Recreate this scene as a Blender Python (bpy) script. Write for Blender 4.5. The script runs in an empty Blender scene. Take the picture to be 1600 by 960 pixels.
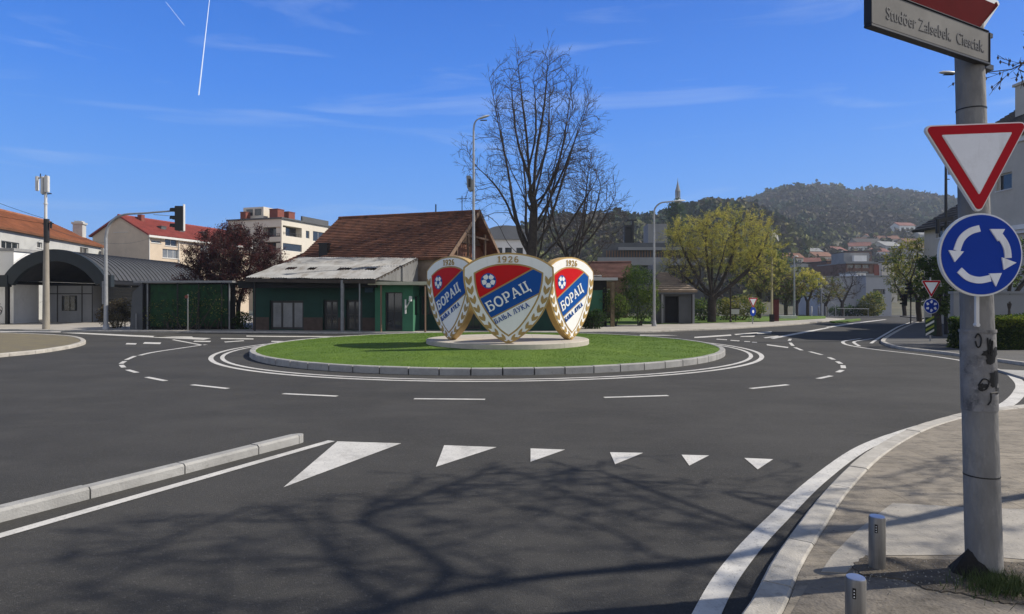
import bpy, bmesh, math, random
import numpy as np
from mathutils import Vector, Matrix, noise as mnoise

# ------------------------------------------------------------------ camera, light, exposure
SC = bpy.context.scene
COL = SC.collection
R = math.radians
SUN_EL, SUN_AZ = 40.0, 9.0              # azimuth measured from +X towards +Y: to the right and a little beyond
SUN_STRENGTH, SKY_STRENGTH, EXPOSURE = 5.0, 0.12, 0.22

cam_data = bpy.data.cameras.new("camera")
cam_data.sensor_width = 36.0
cam_data.lens = 22.5
cam_data.shift_y = -15 / 1600
cam_data.clip_start = 0.05
cam_data.clip_end = 20000
cam = bpy.data.objects.new("camera", cam_data)
COL.objects.link(cam)
cam.location = (0, 0, 2.0)
cam.rotation_euler = (R(90), 0, 0)
SC.camera = cam

SUNV = Vector((math.cos(R(SUN_EL)) * math.cos(R(SUN_AZ)), math.cos(R(SUN_EL)) * math.sin(R(SUN_AZ)), math.sin(R(SUN_EL))))
sd = bpy.data.lights.new("sun", "SUN")
sd.energy = SUN_STRENGTH
sd.angle = R(0.53)
sd.color = (1.0, 0.93, 0.82)
sun = bpy.data.objects.new("sun", sd)
COL.objects.link(sun)
sun.rotation_euler = (-SUNV).to_track_quat('-Z', 'Y').to_euler()
sun.location = SUNV * 50

world = bpy.data.worlds.new("World")
SC.world = world
world.use_nodes = True
wn = world.node_tree
wn.nodes.clear()
def wnode(t, **k):
    n = wn.nodes.new(t)
    for a, b in k.items():
        setattr(n, a, b)
    return n
sky = wnode("ShaderNodeTexSky", sky_type='NISHITA', sun_disc=False)
sky.sun_elevation = R(SUN_EL)
sky.sun_rotation = math.atan2(SUNV.x, SUNV.y)
sky.altitude = 700
sky.air_density = 1.15
sky.dust_density = 0.25
sky.ozone_density = 3.2
wtc = wnode("ShaderNodeTexCoord")
wmap = wnode("ShaderNodeMapping")
wmap.inputs['Rotation'].default_value = (0, R(9), R(20))
wmap.inputs['Scale'].default_value = (1.3, 2.2, 12.0)
wnz = wnode("ShaderNodeTexNoise")
wnz.inputs['Scale'].default_value = 1.7
wnz.inputs['Detail'].default_value = 7
wnz.inputs['Roughness'].default_value = 0.55
wnz.inputs['Distortion'].default_value = 0.8
wr = wnode("ShaderNodeMapRange")
wr.inputs['From Min'].default_value = 0.54
wr.inputs['From Max'].default_value = 0.95
wr.inputs['To Max'].default_value = 0.42
wmix = wnode("ShaderNodeMixRGB")
wmix.inputs['Color2'].default_value = (5.2, 6.0, 7.0, 1)      # thin cirrus
whs = wnode("ShaderNodeHueSaturation")
whs.inputs['Saturation'].default_value = 1.22
whs.inputs['Hue'].default_value = 0.505
whs.inputs['Value'].default_value = 1.0
wbg = wnode("ShaderNodeBackground")
wbg.inputs['Strength'].default_value = SKY_STRENGTH
wout = wnode("ShaderNodeOutputWorld")
L = wn.links.new
L(wtc.outputs['Generated'], wmap.inputs['Vector'])
L(wmap.outputs['Vector'], wnz.inputs['Vector'])
L(wnz.outputs[0], wr.inputs['Value'])
L(wr.outputs[0], wmix.inputs['Fac'])
wsep = wnode("ShaderNodeSeparateXYZ")
wramp = wnode("ShaderNodeValToRGB")
wramp.color_ramp.elements[0].position = 0.0
wramp.color_ramp.elements[0].color = (0.17, 0.44, 0.88, 1)
wramp.color_ramp.elements[1].position = 1.0
wramp.color_ramp.elements[1].color = (0.050, 0.068, 0.105, 1)
for ps, cc_ in ((0.12, (0.085, 0.33, 0.86, 1)), (0.30, (0.028, 0.205, 0.76, 1)), (0.46, (0.008, 0.125, 0.58, 1)), (0.60, (0.058, 0.092, 0.17, 1))):
    e_ = wramp.color_ramp.elements.new(ps)
    e_.color = cc_
wscale = wnode("ShaderNodeVectorMath", operation='SCALE')
wscale.inputs['Scale'].default_value = 1.0 / SKY_STRENGTH
wsk = wnode("ShaderNodeMixRGB")
wsk.inputs['Fac'].default_value = 0.93                          # clear spring air: deeper blue than the plain model
L(wtc.outputs['Generated'], wsep.inputs[0])
L(wsep.outputs['Z'], wramp.inputs[0])
L(wramp.outputs[0], wscale.inputs[0])
L(sky.outputs[0], whs.inputs['Color'])
L(whs.outputs[0], wsk.inputs['Color1'])
L(wscale.outputs[0], wsk.inputs['Color2'])
# bright fill added to the unseen sky behind the viewer, lighting shaded fronts
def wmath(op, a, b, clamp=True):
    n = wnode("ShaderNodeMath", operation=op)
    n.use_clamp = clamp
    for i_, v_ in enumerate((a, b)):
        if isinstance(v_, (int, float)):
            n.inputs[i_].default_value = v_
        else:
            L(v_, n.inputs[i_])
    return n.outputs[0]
fill_a = wmath('MULTIPLY', wmath('SUBTRACT', wmath('MULTIPLY', wsep.outputs['Y'], -1.0, False), 0.08, False), 2.6)
fill_b = wmath('SUBTRACT', 1.0, wmath('MULTIPLY', wsep.outputs['Z'], 1.05, False))
wfill = wnode("ShaderNodeMixRGB")
wfill.inputs['Color2'].default_value = tuple(c_ / SKY_STRENGTH for c_ in (0.80, 0.79, 0.775)) + (1,)
L(wmath('MULTIPLY', fill_a, fill_b), wfill.inputs['Fac'])
L(wsk.outputs[0], wfill.inputs['Color1'])
L(wfill.outputs[0], wmix.inputs['Color1'])
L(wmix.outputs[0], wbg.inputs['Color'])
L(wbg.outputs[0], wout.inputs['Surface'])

SC.view_settings.view_transform = 'Standard'
SC.view_settings.look = 'None'
SC.view_settings.exposure = EXPOSURE
SC.view_settings.gamma = 1.0
SC.view_settings.use_curve_mapping = False
SC.cycles.max_bounces = 5
SC.cycles.diffuse_bounces = 3
SC.cycles.glossy_bounces = 3
SC.cycles.transmission_bounces = 3
SC.cycles.volume_bounces = 0
SC.cycles.caustics_reflective = False
SC.cycles.caustics_refractive = False
SC.cycles.use_denoising = True

# ------------------------------------------------------------------ measuring helpers
CH = 2.0
def P(px, py, z=0.0):
    """ground point (height z) seen at a picture position"""
    t = (z - CH) / ((465 - py) / 1000.0)
    return Vector(((px - 800) / 1000.0 * t, t, z))
def W(px, py, d):
    return Vector(((px - 800) / 1000.0 * d, d, CH + (465 - py) / 1000.0 * d))
def X(px, d):
    return (px - 800) / 1000.0 * d
def Z(py, d):
    return CH + (465 - py) / 1000.0 * d
def lerp(a, b, t):
    return a + (b - a) * t
def interp(v, xs, ys):
    return float(np.interp(v, xs, ys))

# ------------------------------------------------------------------ materials
MATS = {}
def mat(name, col, rough=0.75, var=0.18, scale=2.5, bump=0.0, bscale=60.0, metal=0.0, col2=None, detail=5, spec=0.4, mapscale=None, trans=0.0, thr=None):
    if name in MATS:
        return MATS[name]
    m = bpy.data.materials.new(name)
    m.use_nodes = True
    nt = m.node_tree
    b = nt.nodes['Principled BSDF']
    b.inputs['Roughness'].default_value = rough
    b.inputs['Metallic'].default_value = metal
    b.inputs['Specular IOR Level'].default_value = spec
    tc = nt.nodes.new("ShaderNodeTexCoord")
    src = tc.outputs['Object']
    if mapscale:
        mp = nt.nodes.new("ShaderNodeMapping")
        mp.inputs['Scale'].default_value = mapscale
        nt.links.new(src, mp.inputs['Vector'])
        src = mp.outputs['Vector']
    nz = nt.nodes.new("ShaderNodeTexNoise")
    nz.inputs['Scale'].default_value = scale
    nz.inputs['Detail'].default_value = detail
    nz.inputs['Roughness'].default_value = 0.65
    nt.links.new(src, nz.inputs['Vector'])
    mr = nt.nodes.new("ShaderNodeMapRange")
    lo, hi = thr if thr else (0.3, 0.7)
    mr.inputs['From Min'].default_value = lo
    mr.inputs['From Max'].default_value = hi
    nt.links.new(nz.outputs[0], mr.inputs['Value'])
    mx = nt.nodes.new("ShaderNodeMixRGB")
    c1 = tuple(max(0, c * (1 - var)) for c in col)
    c2 = col2 if col2 else tuple(min(1, c * (1 + var)) for c in col)
    mx.inputs['Color1'].default_value = (*c1, 1)
    mx.inputs['Color2'].default_value = (*c2, 1)
    nt.links.new(mr.outputs[0], mx.inputs['Fac'])
    nt.links.new(mx.outputs[0], b.inputs['Base Color'])
    m['mix'] = mx.name
    if bump:
        bn = nt.nodes.new("ShaderNodeTexNoise")
        bn.inputs['Scale'].default_value = bscale
        bn.inputs['Detail'].default_value = 4
        nt.links.new(src, bn.inputs['Vector'])
        bp = nt.nodes.new("ShaderNodeBump")
        bp.inputs['Strength'].default_value = bump
        bp.inputs['Distance'].default_value = 0.02
        nt.links.new(bn.outputs[0], bp.inputs['Height'])
        nt.links.new(bp.outputs[0], b.inputs['Normal'])
    MATS[name] = m
    return m
def overlay(m, kind, scale, col, lo, hi, fac=1.0, mapscale=None, coord='Object'):
    """lay a second pattern (stains, chips, joints) over a material's own colour"""
    nt = m.node_tree
    b = nt.nodes['Principled BSDF']
    src = b.inputs['Base Color'].links[0].from_socket
    tc = nt.nodes.new("ShaderNodeTexCoord")
    v = tc.outputs[coord]
    if mapscale:
        mp = nt.nodes.new("ShaderNodeMapping")
        mp.inputs['Scale'].default_value = mapscale
        nt.links.new(v, mp.inputs['Vector'])
        v = mp.outputs['Vector']
    if kind == 'noise':
        t = nt.nodes.new("ShaderNodeTexNoise")
        t.inputs['Detail'].default_value = 6
        t.inputs['Roughness'].default_value = 0.7
        out = t.outputs[0]
    elif kind == 'voronoi':
        t = nt.nodes.new("ShaderNodeTexVoronoi")
        out = t.outputs['Distance']
    elif kind == 'crack':
        t = nt.nodes.new("ShaderNodeTexVoronoi")
        t.feature = 'DISTANCE_TO_EDGE'
        out = t.outputs['Distance']
    t.inputs['Scale'].default_value = scale
    nt.links.new(v, t.inputs['Vector'])
    mr = nt.nodes.new("ShaderNodeMapRange")
    mr.inputs['From Min'].default_value = lo
    mr.inputs['From Max'].default_value = hi
    mr.inputs['To Max'].default_value = fac
    nt.links.new(out, mr.inputs['Value'])
    mx = nt.nodes.new("ShaderNodeMixRGB")
    mx.inputs['Color2'].default_value = (*col, 1)
    nt.links.new(mr.outputs[0], mx.inputs['Fac'])
    nt.links.new(src, mx.inputs['Color1'])
    nt.links.new(mx.outputs[0], b.inputs['Base Color'])
    return m
def bricks(m, w, h, mortar, mcol, c1, c2, fac=1.0, plane='XY', offset=0.5):
    nt = m.node_tree
    b = nt.nodes['Principled BSDF']
    src = b.inputs['Base Color'].links[0].from_socket
    tc = nt.nodes.new("ShaderNodeTexCoord")
    mp = nt.nodes.new("ShaderNodeMapping")
    if plane == 'XZ':
        mp.inputs['Rotation'].default_value = (R(90), 0, 0)
    nt.links.new(tc.outputs['Object'], mp.inputs['Vector'])
    br = nt.nodes.new("ShaderNodeTexBrick")
    br.offset = offset
    br.inputs['Scale'].default_value = 1.0
    br.inputs['Brick Width'].default_value = w
    br.inputs['Row Height'].default_value = h
    br.inputs['Mortar Size'].default_value = mortar
    br.inputs['Mortar Smooth'].default_value = 0.3
    br.inputs['Color1'].default_value = (*c1, 1)
    br.inputs['Color2'].default_value = (*c2, 1)
    br.inputs['Mortar'].default_value = (*mcol, 1)
    nt.links.new(mp.outputs['Vector'], br.inputs['Vector'])
    mx = nt.nodes.new("ShaderNodeMixRGB")
    mx.blend_type = 'MULTIPLY'
    mx.inputs['Fac'].default_value = fac
    nt.links.new(src, mx.inputs['Color1'])
    nt.links.new(br.outputs[0], mx.inputs['Color2'])
    nt.links.new(mx.outputs[0], b.inputs['Base Color'])
    return m

M_asphalt = mat('asphalt', (0.055, 0.0535, 0.0505), 0.92, 0.22, 0.35, bump=0.55, bscale=130, detail=8, spec=0.25)
overlay(M_asphalt, 'noise', 70, (0.19, 0.18, 0.165), 0.60, 0.72, 0.85)
overlay(M_asphalt, 'noise', 30, (0.12, 0.117, 0.11), 0.56, 0.68, 0.7)
overlay(M_asphalt, 'noise', 0.7, (0.082, 0.079, 0.073), 0.50, 0.75, 0.6, mapscale=(1, 1.6, 1))
overlay(M_asphalt, 'noise', 42, (0.016, 0.016, 0.016), 0.56, 0.72, 0.7)
overlay(M_asphalt, 'noise', 0.16, (0.032, 0.033, 0.034), 0.50, 0.72, 0.6, mapscale=(1, 2.2, 1))
M_paint = mat('road_paint', (0.58, 0.565, 0.53), 0.7, 0.12, 2.0, bump=0.2, bscale=120)
overlay(M_paint, 'noise', 38, (0.14, 0.138, 0.13), 0.56, 0.68, 0.8)
overlay(M_paint, 'noise', 2.2, (0.30, 0.29, 0.27), 0.50, 0.72, 0.7)
M_paint_far = mat('worn_road_paint', (0.5, 0.5, 0.48), 0.8, 0.2, 1.5)
M_kerb = mat('pale_kerb_stone', (0.43, 0.405, 0.36), 0.85, 0.18, 3.0, bump=0.3, bscale=70)
overlay(M_kerb, 'noise', 14, (0.2, 0.185, 0.155), 0.54, 0.72, 0.7)
overlay(M_kerb, 'noise', 2.5, (0.22, 0.2, 0.17), 0.5, 0.75, 0.55)
M_kerb2 = mat('grey_kerb_concrete', (0.33, 0.325, 0.31), 0.88, 0.2, 2.0, bump=0.3, bscale=60)
overlay(M_kerb2, 'noise', 9, (0.13, 0.125, 0.115), 0.55, 0.8, 0.6)
M_pavers = mat('beige_pavers', (0.265, 0.235, 0.19), 0.9, 0.22, 0.9, bump=0.35, bscale=45, detail=8)
bricks(M_pavers, 0.62, 0.40, 0.006, (0.55, 0.52, 0.48), (1.0, 0.98, 0.95), (0.86, 0.85, 0.84), 0.9)
overlay(M_pavers, 'noise', 4.5, (0.10, 0.088, 0.07), 0.47, 0.66, 0.75, mapscale=(1, 2.5, 1))
overlay(M_pavers, 'voronoi', 11, (0.045, 0.038, 0.03), 0.11, 0.06, 0.8)
overlay(M_pavers, 'noise', 60, (0.09, 0.08, 0.07), 0.58, 0.75, 0.5)
M_slab = mat('pale_concrete_slab', (0.34, 0.315, 0.275), 0.9, 0.15, 1.3, bump=0.3, bscale=50, detail=8)
overlay(M_slab, 'voronoi', 13, (0.05, 0.045, 0.04), 0.10, 0.05, 0.8)
overlay(M_slab, 'noise', 7, (0.19, 0.18, 0.16), 0.5, 0.72, 0.6)
M_dirt = mat('bare_dirt', (0.105, 0.088, 0.068), 0.97, 0.4, 7, bump=0.9, bscale=40, detail=9)
overlay(M_dirt, 'voronoi', 24, (0.33, 0.31, 0.28), 0.14, 0.08, 0.8)
M_darkpave = mat('dark_footway_asphalt', (0.095, 0.093, 0.09), 0.93, 0.2, 1.1, bump=0.4, bscale=90)
overlay(M_darkpave, 'noise', 100, (0.2, 0.19, 0.18), 0.60, 0.78, 0.6)
M_farpave = mat('far_pavement', (0.36, 0.335, 0.30), 0.9, 0.2, 0.5, bump=0.2, bscale=20)
M_gravel = mat('dry_gravel_verge', (0.22, 0.19, 0.15), 0.97, 0.4, 2.2, bump=0.8, bscale=18, detail=9, col2=(0.20, 0.17, 0.09))
overlay(M_gravel, 'noise', 12, (0.07, 0.065, 0.04), 0.56, 0.75, 0.7)
M_ground = mat('open_ground', (0.085, 0.09, 0.055), 0.98, 0.3, 0.08, bump=0.3, bscale=3, col2=(0.12, 0.11, 0.075))
M_turf = mat('mown_turf', (0.085, 0.165, 0.012), 0.95, 0.25, 0.7, bump=0.8, bscale=45, detail=8, col2=(0.115, 0.19, 0.016))
overlay(M_turf, 'noise', 6, (0.05, 0.095, 0.012), 0.5, 0.75, 0.6)
overlay(M_turf, 'noise', 0.45, (0.14, 0.15, 0.03), 0.58, 0.76, 0.45)
M_blade = mat('grass_blade', (0.098, 0.195, 0.012), 0.85, 0.15, 1.1, col2=(0.125, 0.215, 0.016))
overlay(M_blade, 'noise', 0.45, (0.18, 0.195, 0.04), 0.58, 0.76, 0.45)
M_gold = mat('gold_paint', (0.47, 0.31, 0.11), 0.42, 0.12, 3, metal=0.0, spec=0.4)
M_goldflat = mat('gold_lettering', (0.40, 0.26, 0.085), 0.5, 0.1, 6)
M_emw = mat('emblem_white', (0.86, 0.85, 0.83), 0.5, 0.03, 3, spec=0.2)
overlay(M_emw, 'noise', 2.2, (0.60, 0.58, 0.53), 0.55, 0.8, 0.5, mapscale=(2.5, 2.5, .35))
M_red = mat('emblem_red', (0.56, 0.006, 0.008), 0.5, 0.06, 2, spec=0.15)
M_blue = mat('emblem_blue', (0.003, 0.075, 0.33), 0.5, 0.06, 2, spec=0.15)
M_signw = mat('sign_white', (0.80, 0.815, 0.84), 0.5, 0.05, 3, spec=0.15)
overlay(M_signw, 'noise', 5, (0.55, 0.55, 0.55), 0.5, 0.8, 0.6)
overlay(M_signw, 'noise', 3, (0.42, 0.41, 0.38), 0.6, 0.8, 0.5, mapscale=(3, 3, .4))
M_signrim = mat('sign_rim', (0.72, 0.72, 0.70), 0.4, 0.08, 6)
M_signred = mat('sign_red', (0.42, 0.004, 0.012), 0.5, 0.08, 2, spec=0.15)
overlay(M_signred, 'noise', 3, (0.30, 0.006, 0.012), 0.5, 0.8, 0.6)
M_signdred = mat('dark_red_sign', (0.085, 0.002, 0.005), 0.9, 0.15, 3, spec=0.03)
M_signblue = mat('sign_blue', (0.003, 0.04, 0.33), 0.5, 0.08, 2, spec=0.15)
M_plate = mat('white_plate', (0.20, 0.195, 0.185), 0.85, 0.2, 2.5, spec=0.05)
M_black = mat('black_metal', (0.012, 0.012, 0.013), 0.5, 0.2, 8)
M_lett = mat('faded_lettering', (0.035, 0.035, 0.037), 0.6, 0.2, 9)
M_ink = mat('black_ink', (0.01, 0.01, 0.01), 0.6, 0.1, 5)
M_galv = mat('galvanised_steel', (0.34, 0.345, 0.35), 0.45, 0.15, 5, metal=0.35)
M_galvd = mat('weathered_galvanised', (0.22, 0.225, 0.23), 0.55, 0.2, 5, metal=0.2)
M_lampw = mat('lamp_housing', (0.62, 0.62, 0.60), 0.4, 0.06, 5)
M_pole = mat('stained_concrete_pole', (0.205, 0.20, 0.19), 0.8, 0.25, 6, bump=0.4, bscale=35, mapscale=(1, 1, 0.35), detail=9)
overlay(M_pole, 'noise', 5.0, (0.07, 0.07, 0.072), 0.55, 0.75, 0.6, mapscale=(1, 1, 0.5))
overlay(M_pole, 'noise', 22, (0.32, 0.31, 0.30), 0.60, 0.75, 0.6, mapscale=(1, 1, 0.4))
M_wrap = mat('torn_poster_wrap', (0.21, 0.205, 0.20), 0.85, 0.3, 7, bump=0.5, bscale=25, detail=9)
overlay(M_wrap, 'noise', 6.5, (0.05, 0.05, 0.055), 0.52, 0.66, 0.8)
overlay(M_wrap, 'noise', 15, (0.34, 0.32, 0.31), 0.60, 0.70, 0.7)
M_steel = mat('brushed_steel', (0.19, 0.18, 0.165), 0.42, 0.35, 3, metal=0.5, mapscale=(8, 8, 0.6))
M_steelcap = mat('polished_cap', (0.3, 0.33, 0.40), 0.3, 0.05, 3, metal=0.7)
M_cpole = mat('pale_concrete_pole', (0.27, 0.245, 0.205), 0.85, 0.2, 3, mapscale=(1, 1, 0.3))
M_wood = mat('dark_timber', (0.045, 0.035, 0.028), 0.85, 0.3, 4, mapscale=(1, 1, 0.2))
M_bark = mat('dark_bark', (0.050, 0.042, 0.036), 0.95, 0.35, 5, bump=0.6, bscale=20)
M_twig = mat('twig_bark', (0.072, 0.058, 0.050), 0.95, 0.3, 3)
M_glass = mat('window_glass', (0.022, 0.027, 0.033), 0.06, 0.3, 0.8, spec=0.8)
M_curtain = mat('pale_curtained_glass', (0.17, 0.18, 0.19), 0.12, 0.25, 1.5, spec=0.6)
M_wfr = mat('white_window_frame', (0.62, 0.61, 0.58), 0.5, 0.08, 4)
M_dfr = mat('dark_window_frame', (0.025, 0.024, 0.024), 0.5, 0.1, 4)
M_tile_or = mat('orange_clay_tiles', (0.30, 0.125, 0.062), 0.85, 0.28, 0.9, bump=0.5, bscale=14, detail=8)
overlay(M_tile_or, 'noise', 3.0, (0.12, 0.055, 0.03), 0.55, 0.75, 0.6)
M_tile_rd = mat('red_roof_tiles', (0.25, 0.055, 0.045), 0.8, 0.22, 1.2, bump=0.4, bscale=14)
overlay(M_tile_rd, 'noise', 4.0, (0.12, 0.03, 0.026), 0.58, 0.75, 0.6)
M_tile_br = mat('weathered_brown_tiles', (0.145, 0.064, 0.040), 0.9, 0.35, 1.4, bump=0.6, bscale=12, detail=9, col2=(0.24, 0.098, 0.054))
overlay(M_tile_br, 'noise', 2.0, (0.035, 0.024, 0.02), 0.52, 0.66, 0.8)
overlay(M_tile_br, 'noise', 24, (0.04, 0.022, 0.016), 0.52, 0.68, 0.6, mapscale=(1, 1, 1))
M_tile_dk = mat('dark_slate_tiles', (0.035, 0.034, 0.036), 0.8, 0.2, 2, bump=0.3, bscale=14)
M_stucco_w = mat('white_stucco', (0.78, 0.77, 0.74), 0.92, 0.08, 0.6, bump=0.15, bscale=30)
overlay(M_stucco_w, 'noise', 1.1, (0.40, 0.39, 0.36), 0.56, 0.8, 0.5, mapscale=(1, 1, 0.4))
M_stucco_g = mat('grey_white_stucco', (0.44, 0.44, 0.42), 0.92, 0.12, 0.6, bump=0.15, bscale=30)
overlay(M_stucco_g, 'noise', 1.6, (0.22, 0.22, 0.21), 0.55, 0.8, 0.6, mapscale=(1, 1, 0.35))
M_stucco_p = mat('peach_stucco', (0.56, 0.46, 0.35), 0.92, 0.1, 0.5, bump=0.15, bscale=30)
overlay(M_stucco_p, 'noise', 1.4, (0.34, 0.28, 0.21), 0.55, 0.8, 0.5, mapscale=(1, 1, 0.4))
M_stucco_c = mat('cream_stucco', (0.63, 0.58, 0.49), 0.92, 0.07, 0.5)
M_beige = mat('right_house_render', (0.50, 0.46, 0.39), 0.92, 0.1, 0.5, bump=0.15, bscale=25)
overlay(M_beige, 'noise', 1.0, (0.30, 0.27, 0.22), 0.54, 0.8, 0.5, mapscale=(1, 1, 0.35))
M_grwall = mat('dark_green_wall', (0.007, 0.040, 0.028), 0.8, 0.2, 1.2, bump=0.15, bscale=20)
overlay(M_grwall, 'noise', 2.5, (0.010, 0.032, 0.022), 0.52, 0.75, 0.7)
M_grlit = mat('lit_green_wall', (0.035, 0.14, 0.080), 0.8, 0.15, 1.2)  # paler copy of the green wall, with light put into its colour
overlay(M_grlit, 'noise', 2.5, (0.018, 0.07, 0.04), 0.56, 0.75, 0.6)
M_plinth = mat('brown_dado', (0.07, 0.05, 0.04), 0.9, 0.25, 4)
M_corr = mat('weathered_corrugated_sheet', (0.29, 0.29, 0.285), 0.75, 0.18, 1.2, bump=0.25, bscale=20, detail=8)
overlay(M_corr, 'noise', 1.5, (0.14, 0.12, 0.10), 0.47, 0.70, 0.85, mapscale=(1, 0.5, 1))
overlay(M_corr, 'noise', 3.2, (0.04, 0.035, 0.03), 0.66, 0.70, 0.85, mapscale=(0.45, 1.7, 1))
M_corrd = mat('dark_corrugated_sheet', (0.052, 0.055, 0.062), 0.7, 0.2, 1.5, bump=0.2, bscale=20)
overlay(M_corrd, 'noise', 9, (0.2, 0.2, 0.21), 0.66, 0.76, 0.6)
M_fascia = mat('slate_blue_fascia', (0.012, 0.019, 0.024), 0.6, 0.2, 2)
M_cream = mat('cream_fascia', (0.45, 0.43, 0.33), 0.7, 0.12, 3)
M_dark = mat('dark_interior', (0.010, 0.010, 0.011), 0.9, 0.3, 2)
M_mesh = mat('green_shade_cloth', (0.007, 0.045, 0.013), 0.85, 0.35, 3, bump=0.3, bscale=15)
overlay(M_mesh, 'noise', 4.0, (0.003, 0.014, 0.006), 0.50, 0.62, 0.8)
overlay(M_mesh, 'noise', 14, (0.10, 0.17, 0.09), 0.70, 0.76, 0.7)
M_brickred = mat('red_brick_block', (0.20, 0.062, 0.045), 0.9, 0.2, 3)
M_woodp = mat('weathered_planks', (0.19, 0.125, 0.085), 0.9, 0.3, 5, mapscale=(9, 9, 0.4))
M_concdk = mat('grey_concrete', (0.25, 0.255, 0.26), 0.9, 0.12, 0.4)
overlay(M_concdk, 'noise', 0.6, (0.15, 0.155, 0.16), 0.5, 0.8, 0.6, mapscale=(1, 1, 0.3))
M_greyb = mat('pale_grey_render', (0.40, 0.405, 0.42), .9, .08, .3)
M_hill_or = mat('muted_orange_tiles', (0.20, 0.10, 0.065), .9, .3, .4)
M_hill_rd = mat('muted_red_tiles', (0.19, 0.075, 0.06), .9, .3, .4)
M_concd2 = mat('dark_grey_cladding', (0.09, 0.095, 0.10), 0.8, 0.15, 1)
M_brown = mat('brown_brick', (0.16, 0.09, 0.065), 0.9, 0.2, 1)
M_stone = mat('pale_plinth_stone', (0.46, 0.42, 0.36), 0.85, 0.1, 2.5, bump=0.2, bscale=50)
bricks(M_stone, 1.9, 50.0, 0.006, (0.5, 0.5, 0.5), (1, 1, 1), (0.93, 0.93, 0.93), 0.9)
overlay(M_stone, 'noise', 1.6, (0.26, 0.24, 0.20), 0.5, 0.75, 0.5)

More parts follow.
